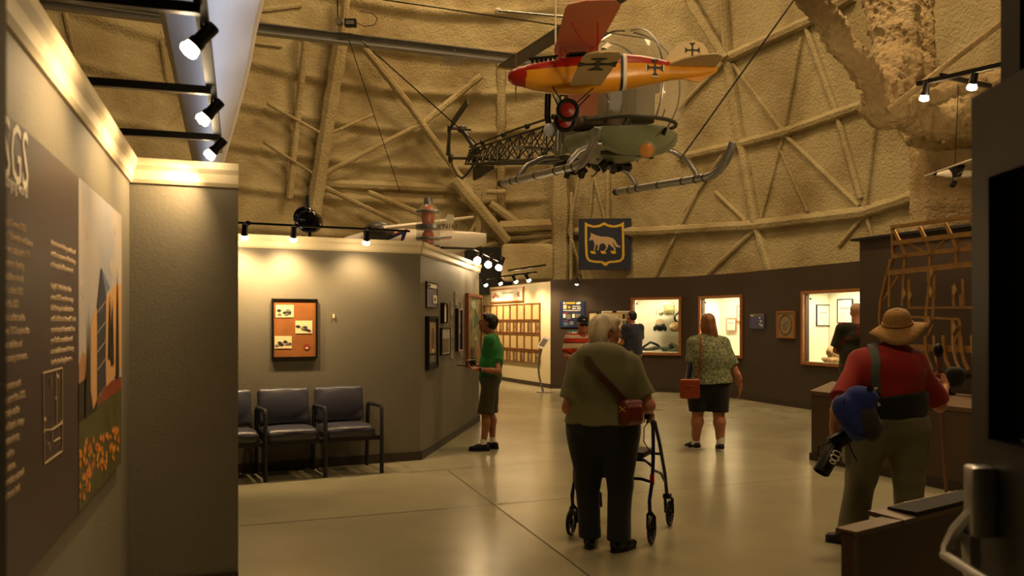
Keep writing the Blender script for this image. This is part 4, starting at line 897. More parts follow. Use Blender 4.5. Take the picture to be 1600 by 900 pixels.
MB().tube([P(596,357,Ya-.9),P(650,351,Ya-.5),P(738,339,Ya+.5)],[.08,.075,.04],8,squash=.5).build('wing_spar', M_aw, t, True)
# ================================================================== doorway: near door leaf with crash bar
vd = Vector((914-800,F,0)).normalized(); pf = Vector((718/F*2.22,2.22,0)); DW = Wall((pf.x,pf.y),(pf.x-vd.x*.93,pf.y-vd.y*.93))
d = thing('exit_door', 'dark open exit door with a silver crash bar at the right edge', 'door'); d['kind'] = 'structure'
mb = MB(DW.M()); hgt = 2.13; 
for (a,b,z0,z1) in ((0,DW.L,0,1.27),(0,.16,1.27,hgt),(.36,DW.L,1.27,hgt),(.16,.36,1.90,hgt)): mb.box(((a+b)/2,-.022,(z0+z1)/2),(b-a,.044,z1-z0))
mb.build('door_leaf', M_door, d)
mb = MB(DW.M()); mb.box((.26,-.02,1.585),(.2,.006,.63)); mb.build('window_pane', M_glass, d)
mb = MB(DW.M()); 
for (a,b,z0,z1) in ((.145,.16,1.255,1.915),(.36,.375,1.255,1.915),(.16,.36,1.255,1.27),(.16,.36,1.90,1.915)): mb.box(((a+b)/2,0,(z0+z1)/2),(b-a,.06,z1-z0))
mb.build('window_bead', M_black, d)
M_sil = mat('silver_hardware', (.70,.71,.72), rough=.3, metal=.85)
cb = thing('crash_bar', None, None); cb.parent = d; cb.name='crash_bar'
mb = MB(DW.M()); mb.box((.115,.03,1.11),(.055,.06,.175),bev=.008); mb.build('latch_case', M_sil, cb, True)
mb = MB(DW.M()); mb.prism([(.09,1.03),(.14,1.03),(.145,.96),(.12,.91),(.10,.93)],.04,.065,'y'); mb.tube([(.115,.05,1.08),(.09,.075,1.03),(.085,.095,.985),(.10,.10,.965)],[.016,.018,.016,.014],8); mb.build('lever_arm', M_sil, cb, True)
mb = MB(DW.M()); mb.tube([(.08,.10,.968),(DW.L-.1,.10,.968)],.013,10); mb.build('push_rod', M_sil, cb, True)
mb = MB(DW.M()); mb.box((DW.L-.1,.035,1.05),(.06,.07,.2),bev=.008); mb.tube([(DW.L-.1,.06,1.02),(DW.L-.1,.10,.968)],.016,8); mb.build('latch_case', M_sil, cb, True)
mb = MB(); mb.box((1.9,2.62,1.75),(.75,.10,3.5)); struct(mb.build('wall_dark_side', mat('dark_blue_grey_paint',(.10,.10,.11),rough=.6)))
# ================================================================== low brown panel at the lower right
q0 = Vector((1.315,3.30,0)); q1 = Vector((2.18,3.93,0)); LP = Wall(tuple(q0.xy), tuple(q1.xy)); t = thing('reader_rail', 'low brown reader rail panel in front of the person in the straw hat', 'reader rail')
mb = MB(LP.M()); mb.prism([(0,0),(LP.L,0),(LP.L,.735),(0,.735)], -.05, .0, 'y'); mb.build('front_panel', mat('red_brown_paint',(.30,.20,.15),rough=.55,var=.1,scale=5), t)
mb = MB(LP.M()); mb.box((LP.L/2+.17,-.06,.742),(LP.L-.34+.02,.16,.02),(math.radians(-4),0,0)); mb.box((LP.L/2,-.03,.735),(LP.L,.09,.02)); mb.build('top_ledge', M_plinthtop, t)
mb = MB(LP.M()); mb.box((LP.L/2+.21,-.045,.758),(LP.L-.44,.13,.016)); mb.build('graphic_board', M_blackm, t)
mb = MB(LP.M()); mb.box((.012,.004,.36),(.024,.012,.72)); mb.build('edge_strip', M_plinthtop, t)
mb = MB(LP.M()); mb.box((.3,-.25,.02),(.04,.4,.04)); mb.box((LP.L-.2,-.25,.02),(.04,.4,.04)); mb.build('foot', M_base, t)
# ================================================================== suspended helicopter (open truss tail, bubble canopy)
HM = Matrix.Translation((1.29,12.07,3.566)) @ Matrix.Rotation(math.radians(-65.85),4,'Z') @ Matrix.Rotation(math.radians(3.17),4,'Y')
HI = HM.inverted()
h = thing('helicopter', 'old olive green helicopter with bubble canopy and lattice tail hanging from the roof', 'helicopter', M=HM)
def hp(px, py, y=0.0):                     # pixel -> local point on the plane y = const of the helicopter
    o = HI @ Vector((0,0,CZ)); r = HI.to_3x3() @ Vector(((px-800)/F,1,(HY-py)/F)); t = (y-o.y)/r.y; return o+r*t
M_hg = mat('sage_green_aircraft_paint', (.47,.50,.40), rough=.35, var=.12, scale=5)
M_hd = mat('dark_olive_tube_paint', (.17,.17,.125), rough=.5, var=.2, scale=10)
M_bub = mat('perspex_bubble', (.85,.82,.72), rough=.05, alpha=.27, coat=.5)
M_seat = mat('brown_cabin_canvas', (.36,.30,.22), rough=.7, var=.2, scale=8)
# skids
for sy in (-1,1):
    y = sy*1.0; mb = MB(); mb.tube([(-1.30,y,.0),(-1.2,y,0),(1.02,y,0),(1.16,y,.015),(1.30,y,.07),(1.42,y,.16),(1.52,y,.30),(1.56,y,.40)],[.045,.055,.055,.055,.055,.055,.053,.048],12); sk = mb.build('skid', M_alu, h, True)
    mb = MB()
    for x in (-.9,-.68,-.1,.5,.80,1.0): mb.lathe([(.058,-.015),(.061,-.01),(.061,.01),(.058,.015)],(x,y,0),(1,0,0),12)
    mb.build('clamp_band', M_hd, sk); MB().lathe([(0,-.05),(.057,-.045),(.057,.03)],(-1.30,y,0),(1,0,0),12).build('end_cap', M_hd, sk, True)
for x in (-.72,.82):
    MB().tube([(x,-1.0,.0),(x,-.97,.09),(x,-.85,.22),(x,-.6,.34),(x,-.3,.38),(x,.3,.38),(x,.6,.34),(x,.85,.22),(x,.97,.09),(x,1.0,0)],.038,10).build('cross_tube', M_alu, h, True)
# cabin lower body
body = Grp([ECone((-.02,0,.55),(.85,0,.52),(.62,.30),(.56,.27),(0,1,0),k=.1), ECone((.85,0,.52),(1.28,0,.62),(.54,.26),(.22,.12),(0,1,0),k=.15), Ell((.1,0,.42),(.5,.5,.2),k=.15)], keep=[Plane((0,0,.70),(0,0,-1)), Plane((-.08,0,0),(1,0,0))])
# Plane keeps the positive side: flip signs for a cut above
class KeepBelow:
    def __init__(s,z): s.z=z; s.k=.01
    def __call__(s,p): return p[:,2]-s.z
class KeepSide:
    def __init__(s,c,n,k=.01): s.c=_v(c); s.n=_v(n)/np.linalg.norm(n); s.k=k
    def __call__(s,p): return -((p-s.c)@s.n)
body.keep = [KeepBelow(.56), KeepSide((-.08,0,0),(1,0,0))]
sdf_mesh('cabin_hull', body, (-.2,-.75,.1), (1.7,.75,.8), .03, M_hg, h)
# keel frame and underside gear
mb = MB()
for y in (-.3,.3): mb.tube([(-1.25,y,.36),(.85,y,.30)],.03,8)
mb.tube([(-1.1,-.3,.36),(-1.1,.3,.36)],.025,8); mb.tube([(-.1,-.45,.30),(-.1,.45,.30)],.03,8); mb.tube([(.6,-.4,.27),(.9,0,.24),(.6,.4,.27)],.028,8); mb.build('keel_frame', M_hd, h)
rg = random.Random(4); 
M_oil = mat('oily_dark_metal',(.16,.15,.13),rough=.4,metal=.5)
for k in range(46):
    a = Vector((-1.0+rg.random()*1.45, -.32+rg.random()*.64, .16+rg.random()*.24)); b_ = a+Vector((rg.uniform(-.22,.22), rg.uniform(-.15,.15), rg.uniform(-.10,.14)))
    MB().tube([a, (a+b_)/2+Vector((rg.uniform(-.04,.04),0,rg.uniform(-.04,.02))), b_], rg.uniform(.008,.022), 6).build('engine_pipe', M_oil, h, True)
for k in range(16):
    a = Vector((-1.0+rg.random()*1.35, -.3+rg.random()*.6, .14+rg.random()*.14)); MB().box(a, (rg.uniform(.05,.14),rg.uniform(.05,.12),rg.uniform(.04,.12)), (rg.random(),rg.random(),rg.random())).build('engine_accessory', M_oil, h)
# engine behind the cabin
mb = MB(); mb.lathe([(0,0),(.24,0),(.30,.1),(.30,.42),(.22,.5),(0,.5)],(-.42,0,.55),n=18); 
for s_ in (-1,1):
    for x in (-.62,-.42,-.22): mb.tube([(x,s_*.2,.8),(x,s_*.48,.8)],.09,10)
mb.build('engine', mat('engine_grey',(.30,.30,.27),rough=.45,metal=.4), h, True)
mb = MB()
for x, y in ((-.12,-.42),(-.12,.42),(-.8,-.36),(-.8,.36)): mb.tube([(x,y,.36),(x*.95,y*.9,1.45)],.022,8)
for (a,b) in (((-.12,-.42,.36),(-.8,-.33,1.3)),((-.12,.42,.36),(-.8,.33,1.3)),((-.8,-.36,.4),(-.12,-.38,1.4)),((-.8,.36,.4),(-.12,.38,1.4)),((-.8,-.34,1.3),(-.8,.34,1.3)),((-.12,-.38,1.4),(-.12,.38,1.4)),((-.12,-.38,1.42),(-.8,-.33,1.3)),((-.12,.38,1.42),(-.8,.33,1.3))): mb.tube([a,b],.018,7)
mb.build('centre_frame', M_hd, h)
# green side panels and firewall
for y in (-.50,.475): MB().prism([(-.10,.36),(-.10,1.05),(-.35,.95),(-.62,.5),(-.55,.34)], y, y+.025, 'y').build('side_panel', M_hg, h)
mb = MB(); mb.box((-.06,0,1.05),(.03,1.25,1.0),bev=.01); mb.build('firewall', M_seat, h)
mb = MB(); 
for s_ in (-1,1): mb.ell((-.50,s_*.44,1.62),(.42,.22,.22))
mb.build('fuel_tank', M_hg, h, True)
for y, r_ in ((-.60,.045),): MB().tube([(-.55,-.62,1.35),(-.50,-.66,1.15),(-.58,-.62,.9),(-.62,-.55,.75)], r_, 10).build('black_hose', M_black, h, True)
for c, r_ in (((-.5,-.62,1.42),(.12,.09,.07)),((-.55,-.6,.72),(.09,.08,.10))): MB().ell(c,r_).build('white_duct', mat('pale_blue_white',(.72,.75,.82),rough=.4), h, True)
mb = MB(); mb.tube([(-.35,-.56,1.5),(-.35,-.56,.4)],.018,8); mb.ell((-.35,-.56,1.12),.04); mb.tube([(-.18,-.56,1.0),(-.25,-.55,.35)],.016,8); mb.build('control_rod', M_alu, h, True)
# bubble
class Neg:
    pass
cb_, rb_ = Vector((.62,0,1.12)), Vector((.80,.76,.79))
mb = MB()
def bub(u, v):
    th = -PI/2+PI*u; # longitude about z, nose forward
    ph = -.62+ (PI/2+.62)*v
    x = cb_.x+rb_.x*math.cos(ph)*math.cos(th*1.22); y = rb_.y*math.cos(ph)*math.sin(th*1.22); z = cb_.z+rb_.z*math.sin(ph); return (max(x,-.04), y, z)
mb.grid(bub, 40, 24); mb.build('bubble_canopy', M_bub, h, True)
def arc(fn, r, n=20, m=None, nm='canopy_frame'): return MB().tube([fn(i/n) for i in range(n+1)], r, 6).build(nm, m or M_hd, h, True)
k_ = 1.005
for s_ in (-1,1):
    arc(lambda t: (.02, s_*rb_.y*k_*math.cos(-.62+2.15*t*.99), cb_.z+rb_.z*k_*math.sin(-.62+2.15*t*.99)), .016, m=M_alu)
    arc(lambda t: (cb_.x-.05+.34*math.sin(t*PI)*.4, s_*rb_.y*k_*math.cos(-.62+2.1*t), cb_.z+rb_.z*k_*math.sin(-.62+2.1*t)), .013)
arc(lambda t: (cb_.x+rb_.x*k_*math.cos(-.62+2.19*t), 0, cb_.z+rb_.z*k_*math.sin(-.62+2.19*t)), .012, m=M_alu)
arc(lambda t: (max(cb_.x+rb_.x*1.0*math.cos(-.62)*math.cos(PI*1.22*(t-.5)),-.02), rb_.y*1.0*math.cos(-.62)*math.sin(PI*1.22*(t-.5)), cb_.z+rb_.z*math.sin(-.62)), .026, 30, M_hd)
# cabin inside
mb = MB(); mb.box((.16,0,.78),(.42,1.1,.24),bev=.04); mb.box((.0,0,1.15),(.10,1.1,.55),bev=.03); mb.build('bench_seat', M_seat, h, True)
mb = MB(); mb.box((.95,0,.86),(.18,.30,.45),bev=.03); mb.box((.98,0,1.12),(.10,.46,.16),bev=.02); mb.build('instrument_pedestal', mat('grey_brown_console',(.30,.27,.22),rough=.5), h, True)
mb = MB(); mb.box((.60,-.18,1.16),(.05,.17,.62),(0,.1,0),bev=.015); mb.build('white_pillar', mat('pale_blue_white',(.72,.75,.82),rough=.4), h, True)
mb = MB(); mb.box((.60,.02,1.2),(.05,.24,.75)); mb.build('cabin_placard', M_seat, h)
mb = MB()
for y in (-.32,.32): mb.tube([(.55,y,.68),(.62,y,.95),(.56,y,1.08),(.54,y,1.18)],.014,7); mb.ell((.54,y,1.20),(.02,.02,.05)); mb.tube([(.5,y-.2,.68),(.3,y-.2,.9)],.013,6); mb.tube([(1.05,y-.08,.68),(1.12,y-.08,.82)],.012,6)
mb.build('control_stick', M_black, h, True)
MB().tube([(.25,-.3,.95),(.30,-.34,1.1),(.36,-.3,1.16),(.4,-.2,1.1),(.38,-.1,.95)],.022,8).build('seat_belt', M_chrome, h, True)
# landing light, tow fitting
q = hp(1011,234,-.40); MB().lathe([(0,-.10),(.08,-.09),(.10,-.02),(.10,.03),(.09,.035)],q,(1,-.7,-.45),n=20,caps=False).build('landing_light', M_hg, h, True)
MB().lathe([(.092,.028),(.05,.040),(0,.044)],q,(1,-.7,-.45),n=20).build('light_lens', mat('amber_lens',(.85,.60,.34),rough=.25,metal=.3), h, True)
MB().box((1.30,.12,.50),(.05,.03,.10),(0,.5,0)).build('pitot_bracket', M_black, h)
# mast and rotor
mb = MB(); mb.tube([(-.38,0,1.0),(-.38,0,2.42)],.045,12); mb.build('mast', M_alu, h, True)
mb = MB(); mb.box((-.38,0,2.42),(.34,.16,.12),bev=.02); mb.tube([(-.38,-.2,2.36),(-.38,.2,2.5)],.03,8); mb.tube([(-.52,0,2.1),(-.48,.06,2.4)],.014,6); mb.tube([(-.25,0,2.1),(-.28,-.06,2.4)],.014,6); mb.lathe([(.16,0),(.18,.02),(.16,.05)],(-.38,0,2.12),n=18); mb.build('rotor_hub', mat('oily_dark_metal',(0,0,0)), h, True)
tip = HI @ P(788,141,15.6); hub = Vector((-.38,0,2.44)); bd = (tip-hub); bd.z = .0; L_b = bd.length; bd.normalize()
for s_ in (1,-1):
    mb = MB(); a = hub+bd*.3*s_; b = hub+bd*(L_b*.98)*s_-Vector((0,0,.03 if s_>0 else 0)); mb.bar(a,b,.30,.035); bl = mb.build('rotor_blade', mat('brown_rotor_paint',(.24,.21,.14),rough=.5), h)
    mb = MB(); c = b; mb.bar(c, c+bd*.12*s_, .30, .035); mb.build('blade_tip', mat('yellow_tip_paint',(.66,.56,.12),rough=.5), bl)
sbar = thing('stabiliser_bar', None, None); sbar.parent = h
e1 = HI @ P(778,17,14.6); hb = hub+Vector((0,0,-.12)); MB().tube([hb+(hb-e1)*.12, hb, e1],.018,8).build('bar', M_alu, sbar, True)
for e in (e1,): MB().ell(e,(.055,.055,.055)).build('weight', M_wprint, sbar, True)
# tail boom lattice
T0, T1 = Vector((-.75,0,1.02)), Vector((-5.25,0,1.08)); B0, B1 = Vector((-.75,.40,.36)), Vector((-5.25,.09,.80))
def ch(k, t):
    if k == 0: return T0.lerp(T1, t)
    p = B0.lerp(B1, t); return Vector((p.x, p.y*(1 if k == 1 else -1), p.z))
mb = MB()
for k in range(3): mb.tube([ch(k,0), ch(k,1)], [.024,.018], 7)
ts = [0]; 
for i in range(11): ts.append(ts[-1]+.135*(1-ts[-1])**.35*.95)
ts = [t/ts[-1] for t in ts]
for i, t in enumerate(ts):
    for a, b in ((0,1),(0,2),(1,2)): mb.tube([ch(a,t), ch(b,t)], .013, 6)
    if i < len(ts)-1:
        u = ts[i+1]
        for a, b in ((0,1),(0,2),(1,2)):
            x, y = (a, b) if i % 2 == 0 else (b, a); mb.tube([ch(x,t), ch(y,u)], .012, 6)
            if a == 0: mb.tube([ch(y,t), ch(x,u)], .009, 6)
mb.build('tail_boom', M_hd, h)
mb = MB(); mb.tube([(-.7,0,1.12),(-3,0,1.16),(-5.25,0,1.14)],.02,8); 
for x in (-1.6,-2.6,-3.6,-4.6): mb.ell((x,0,1.14),(.06,.05,.05))
mb.build('drive_shaft', M_hd, h, True)
# tail rotor, gearbox and guard
ga, gb = hp(745,236), hp(722,202); MB().tube([ga, ga.lerp(gb,.5), gb],[.06,.05,.055],10).build('tail_gearbox_strut', M_hd, h, True)
mb = MB(); mb.ell(gb,(.12,.10,.08)); mb.tube([gb+Vector((0,0,0)), gb+Vector((0,-.30,.02))],.03,8); gh = mb.build('tail_gearbox', M_hd, h, True)
rc_ = gb+Vector((0,-.26,.02)); ta, tb_ = hp(731,158,-.26), hp(699,243,-.26)
mb = MB(); mb.bar(ta, rc_.lerp(ta,.12), .03, .13, (0,0,1)); mb.bar(rc_.lerp(tb_,.12), tb_, .03, .10, (0,0,1)); mb.build('tail_rotor_blade', M_hd, h)
mb = MB(); a = hp(700,201,-.26); b = hp(735,203,-.26); mb.tube([a,b],.02,8); mb.tube([a+Vector((0,0,.08)),a-Vector((0,0,.08))],.015,6); mb.tube([rc_.lerp(ta,.15),rc_.lerp(tb_,.15)],.028,8); mb.build('tail_rotor_hub', M_hd, h, True)
pts = [(703,206),(702,225),(703,246),(708,262),(715,274),(722,279),(731,271),(741,256),(743,250)]
MB().tube([hp(*p_) for p_ in pts],.024,8).build('tail_guard', M_hd, h, True)
mb = MB(); mb.tube([hp(704,247), hp(752,248), hp(822,252,.1)],.028,8); mb.ell(hp(704,247),(.09,.05,.11)); mb.build('tail_skid_strut', M_hd, h, True)
q = [hp(*p_) for p_ in ((740,281),(740,262),(744,259),(771,259),(770,266),(752,277),(742,282))]; mb = MB(); mb.prism([(p.x,p.z) for p in q], -.015, .015, 'y'); mb.build('ventral_fin', M_hd, h)
c = hp(821,251,.0); mb = MB(); mb.ell((-1.6,0,.62),(.16,.75,.02)); mb.build('stabiliser_plate', M_hd, h, True)
# ================================================================== hanging model biplane (blurred, nearer)
O = P(935,115,7.0); BM = Matrix.Translation(O) @ Matrix(((-1,0,0,0),(0,-1,0,0),(0,0,1,0),(0,0,0,1)))
b = thing('model_biplane', 'yellow and red model biplane with black crosses hanging in front of the helicopter', 'model aircraft', M=BM)
S_ = 7.0/F
def bl(px, py, Y=7.0):                     # pixel at distance Y -> local
    return BM.inverted() @ P(px, py, Y)
M_by = mat('yellow_varnish', (.86,.60,.14), rough=.3, var=.1, scale=6); M_br = mat('red_dope', (.62,.13,.07), rough=.35); M_bc = mat('cream_fabric', (.80,.72,.56), rough=.6)
M_bp = mat('salmon_fabric', (.84,.52,.42), rough=.6, trans=.0); M_cx = mat('black_cross_paint', (.06,.07,.05), rough=.5)
M_bcu = mat('cream_fabric_underside', (.78,.70,.54), rough=.6)
st = [(821,103,138,.085),(830,101,141,.10),(845,98.5,143.5,.11),(870,94,146.5,.115),(900,90,147.5,.115),(930,86.5,146.5,.11),(955,85,143.5,.10),(976,85,140,.095),(1000,87,135,.085),(1024,91,131,.07),(1045,97,126,.055),(1070,101,123,.04),(1095,102,120,.028),(1120,103,113,.014)]
n = 24; vs = []; 
for x, yt, yb, w_ in st:
    zt, zb = (115-yt)*S_, (115-yb)*S_; cx = (935-x)*S_
    for k in range(n):
        A_ = 2*PI*k/n; cc, ss = math.cos(A_), math.sin(A_); e = .8
        vs.append((cx, w_*math.copysign(abs(ss)**e,ss), (zt+zb)/2+(zt-zb)/2*math.copysign(abs(cc)**e,cc)))
mb = MB()
for i in range(len(st)-1):
    for k in range(n):
        mb.k = 1 if (k in (0,1,2,3,4,n-1,n-2,n-3,n-4,n-5) and st[i][0] < 1040) else 0
        mb.f.append((i*n+k,i*n+(k+1)%n,(i+1)*n+(k+1)%n,(i+1)*n+k)); mb.m.append(mb.k)
mb.v = vs; mb.f += [tuple(range(n)), tuple((len(st)-1)*n+k for k in range(n))]; mb.m += [0,0]
fu = mb.build('fuselage', [M_by, M_br], b, True)
def ringst(x, sc):
    import bisect
    xs_ = [s[0] for s in st]; yt = np.interp(x, xs_, [s[1] for s in st]); yb = np.interp(x, xs_, [s[2] for s in st]); w_ = np.interp(x, xs_, [s[3] for s in st]); return [((935-x)*S_, w_*sc*math.copysign(abs(math.sin(a))**.8,math.sin(a)), (115-(yt+yb)/2)*S_+((yb-yt)/2*S_)*sc*math.copysign(abs(math.cos(a))**.8,math.cos(a))) for a in [2*PI*k/n for k in range(n)]]
for x0, x1, m_, nm in ((967.5,972,M_cx,'black_band'),(972,977.5,M_wprint,'white_band')):
    mb = MB(); mb.v = ringst(x0,1.015)+ringst(x1,1.015); mb.f = [(k,(k+1)%n,n+(k+1)%n,n+k) for k in range(n)]; mb.m = [0]*n; mb.build(nm, m_, fu, True)
mb = MB(); mb.lathe([(0,.155),(.03,.148),(.06,.115),(.078,.06),(.09,0)],((935-822)*S_-.005,0,-(120.5-115)*S_),(1,0,0),n=24); mb.build('spinner', M_br, b, True)
mb = MB(); c = Vector(((935-806)*S_,0,-.03)); 
for s_ in (-1,1): mb.tube([c, c+Vector((.0,.02*s_,s_*.10)), c+Vector((0,.0,s_*.20))],[.010,.014,.006],8,squash=.4)
mb.build('propeller', mat('brown_propeller',(.50,.27,.10),rough=.4), b, True)
def wing(name, root, tipc, z0, span, side, m, thick=.018, round_=.12, n=14, dz=0.0):
    # root/tip: (x_le, x_te); scalloped trailing edge
    vs = []; 
    for i in range(n+1):
        t = i/n; le = root[0]+(tipc[0]-root[0])*t; te = root[1]+(tipc[1]-root[1])*t
        if t > 1-round_: q = (t-(1-round_))/round_; s_ = 1-math.sqrt(max(0,1-q*q)); le -= s_*(le-te)*.35; te += s_*(le-te)*.2
        z = z0+dz*t; y = side*span*t
        ch_ = le-te
        vs += [(le,y,z),(le-.12*ch_,y,z+thick),(le-.5*ch_,y,z+thick*1.2),(te,y,z),(le-.5*ch_,y,z+.002),(le-.1*ch_,y,z-.004)]
    fs = [(i*6+k,i*6+(k+1)%6,(i+1)*6+(k+1)%6,(i+1)*6+k) for i in range(n) for k in range(6)]+[tuple(range(6)),tuple(n*6+k for k in range(6))]
    mb = MB(); mb._a(vs, fs); return mb.build(name, m, b, True)
X_ = lambda px, Y=7.0: -( (px-800)/F*Y-O.x)
zl = CZ+(HY-138)/F*7.0-O.z; zu = CZ+(HY-77)/F*7.0-O.z
wl_ = wing('lower_wing', (X_(888),X_(936)), (X_(912,6.1),X_(974,6.1)), zl, .93, 1, M_bcu)
wing('lower_wing', (X_(888),X_(936)), (X_(912,6.1),X_(974,6.1)), zl, .93, -1, M_bp)
wu_ = wing('upper_wing', (X_(866),X_(932)), (X_(886,5.95),X_(975,5.95)), zu, 1.06, 1, M_bp, dz=.0)
wing('upper_wing', (X_(866),X_(932)), (X_(886,5.95),X_(975,5.95)), zu, 1.06, -1, M_bp)
def cross(c, ux, uy, r, m, parent, nm='black_cross', out=None):
    c = Vector(c); ux = Vector(ux); uy = Vector(uy); nn = ux.cross(uy).normalized(); pts = []
    for q in range(4):
        a = q*PI/2
        for (rr_, da) in ((.16,-.785),(.55,-.16),(.75,-.28),(1,-.42),(1,.42),(.75,.28),(.55,.16)):
            pts.append((rr_*math.cos(a+da*(1 if rr_ > .3 else 1)), rr_*math.sin(a+da)))
    mb = MB(); vv = [c+ux*(x*r)+uy*(y*r) for x, y in pts]; k = len(vv)
    mb._a([p+nn*.002 for p in vv]+[p-nn*.002 for p in vv], [tuple(range(k)), tuple(reversed(range(k,2*k)))]+[(i,(i+1)%k,k+(i+1)%k,k+i) for i in range(k)]); return mb.build(nm, m, parent)
cross((-(1021-935)*S_, .0765, (115-110)*S_), (1,0.09,0), (0,0,1), .082, M_wprint, fu, 'white_cross_edge'); cross((-(1021-935)*S_, .079, (115-110)*S_), (1,0.09,0), (0,0,1), .072, M_cx, fu)
cross(((X_(908,6.3)+X_(960,6.3))/2, .66, zl-.006), (1,0,0), (0,1,0), .155, M_cx, wl_)
fin = [(1038,107),(1040,93),(1048,80),(1058,71),(1070,66),(1084,63),(1098,68),(1106,80),(1108,92),(1100,104)]
mb = MB(); mb.prism([((935-x)*S_,(115-y)*S_) for x, y in fin], -.008, .008, 'y'); tf = mb.build('tail_fin', M_bc, b)
cross((-(1081.5-935)*S_, .010, (115-79)*S_), (1,0,0), (0,0,1), .066, M_cx, tf)
for s_ in (1,-1):
    mb = MB(); mb.prism([((935-x)*S_, y*s_) for x, y in ((1040,.0),(1046,.10),(1062,.24),(1082,.33),(1104,.36),(1116,.30),(1118,.0))], (115-106)*S_, (115-106)*S_+.012, 'z'); mb.build('tailplane', M_bc, b)
mb = MB(); mb.prism([((935-x)*S_,(115-y)*S_) for x, y in ((1060,122),(1092,129),(1118,113),(1100,112))], -.01,.01,'y'); mb.build('tail_skid_fin', M_by, b)
def strut(a, c_, r, m, nm): MB().tube([a, c_], r, 7, squash=.6).build(nm, m, b, True)
for s_ in (1,-1):
    y = .62*s_; xb = (X_(908,6.35)+X_(955,6.35))/2
    strut((xb,y,zl+.02),(X_(893,6.35),y,zu),.010,M_br,'interplane_strut'); strut((xb-.01,y,zl+.02),(X_(935,6.35),y,zu),.010,M_br,'interplane_strut')
    y = .07*s_; strut(((935-877)*S_,y,(115-92)*S_),((935-875)*S_,y,zu),.008,M_br,'cabane_strut'); strut(((935-888)*S_,y,(115-90)*S_),((935-877)*S_,y,zu),.007,M_br,'cabane_strut'); strut(((935-920)*S_,y,(115-86)*S_),((935-928)*S_,y,zu),.008,M_br,'cabane_strut')
wz = (115-181)*S_-.0; wx = (935-885)*S_
for s_, nm in ((1,'near'),(-1,'far')):
    y = s_*.19; w_ = thing('wheel', None, None); w_.parent = b; w_.location = (wx+.0, y, wz)
    mb = MB(); mb.tube([(.075*math.cos(k*PI/12),0,.075*math.sin(k*PI/12)) for k in range(24)],.020,8,closed=True); mb.build('tyre', M_rubber, w_, True)
    MB().lathe([(0,-.018),(.03,-.016),(.066,-.006),(.066,.006),(.03,.016),(0,.018)],(0,0,0),(0,1,0),n=24).build('wheel_disc', M_br, w_, True)
    strut(((935-861)*S_,s_*.07,(115-137)*S_),(wx,y*.9,wz),.008,M_cx,'undercarriage_strut'); strut(((935-926)*S_,s_*.07,(115-141)*S_),(wx,y*.9,wz),.008,M_cx,'undercarriage_strut')
MB().tube([(wx,-.2,wz),(wx,.2,wz)],.008,8).build('axle', M_cx, b, True)
mb = MB(); zt_e = (115-97)*S_
for k in range(6): mb.tube([((935-(832+k*7))*S_,0,zt_e-.01),((935-(832+k*7))*S_,.0,zt_e+.035)],.012,8)
mb.tube([((935-826)*S_,.02,zt_e+.02),((935-872)*S_,.02,zt_e+.045)],.010,7); mb.build('engine', M_black, b, True)
mb = MB(); 
for y in (-.03,.03): mb.tube([((935-885)*S_,y,(115-86)*S_),((935-915)*S_,y,(115-84)*S_)],.010,7)
mb.build('gun', M_black, b, True)
MB().tube([(.06,.10,0),( -.02,.13,-.0)],.001,4)
MB().ell(((935-943)*S_,0,(115-80)*S_),(.03,.025,.03)).build('headrest', M_black, b, True)
o = MB().tube([(0,0,0),(0,0,2.2)],.008,6).build('suspension_rod', M_wprint, None, loc=P(868,77,7.0)); tag(o,'thin white rod holding up the nose of the model biplane','rod')
# ================================================================== small white model aeroplane, far right
q = P(1492,271,11.8); m_ = thing('model_aeroplane', 'small white high-winged model aeroplane hanging by the lit foam column', 'model aircraft', q)
k = 11.8/F; L_ = lambda x, y: ((x-1492)*k, (271-y)*k)
mb = MB(); ps = [(1462,273,1.5),(1468,272,3.2),(1480,271.5,6.5),(1492,272,7),(1510,272,6),(1540,270,3)]
mb.tube([((x-1492)*k,0,(271-y)*k) for x, y, r_ in ps],[r_*k for _,_,r_ in ps],12); fz_ = mb.build('fuselage', mat('aircraft_cream_white',(0,0,0)), m_, True)
mb = MB(); mb.prism([L_(1481,265),L_(1497,259),L_(1504,259),L_(1497,277),L_(1486,278)],-.075,.075,'y'); mb.build('cabin_window', M_blackm, m_)
mb = MB(); mb.box((.06,0,.115),(.26,1.5,.02),(0,-.18,0)); mb.build('wing', mat('aircraft_cream_white',(0,0,0)), m_)
mb = MB(); mb.tube([(-.26,0,.0),(-.262,.0,.10)],.006,6); mb.tube([(-.26,0,-.02),(-.262,0,-.10)],.006,6); mb.ell((-.27,0,-.01),(.03,.02,.02)); mb.build('propeller', M_black, m_)
for y in (-.10,.10):
    mb = MB(); mb.lathe([(.0,-.02),(.035,-.02),(.04,0),(.035,.02),(0,.02)],(-.02+y*.4,y,-.145),(0,1,0),n=16); mb.build('wheel', M_rubber, m_, True); MB().tube([(.0,y*.5,-.04),(-.02+y*.4,y,-.145)],.008,6).build('wheel_strut', M_steel, m_); MB().tube([(.0,y*.7,-.03),(.1,y*4,.10)],.006,6).build('wing_strut', M_steel, m_)
o = MB().tube([(0,0,0),(.05,0,1.1)],.005,5).build('hanging_wire', M_black, None, loc=q+Vector((0,0,.12))); tag(o,'thin wire holding the small white model aeroplane','wire')
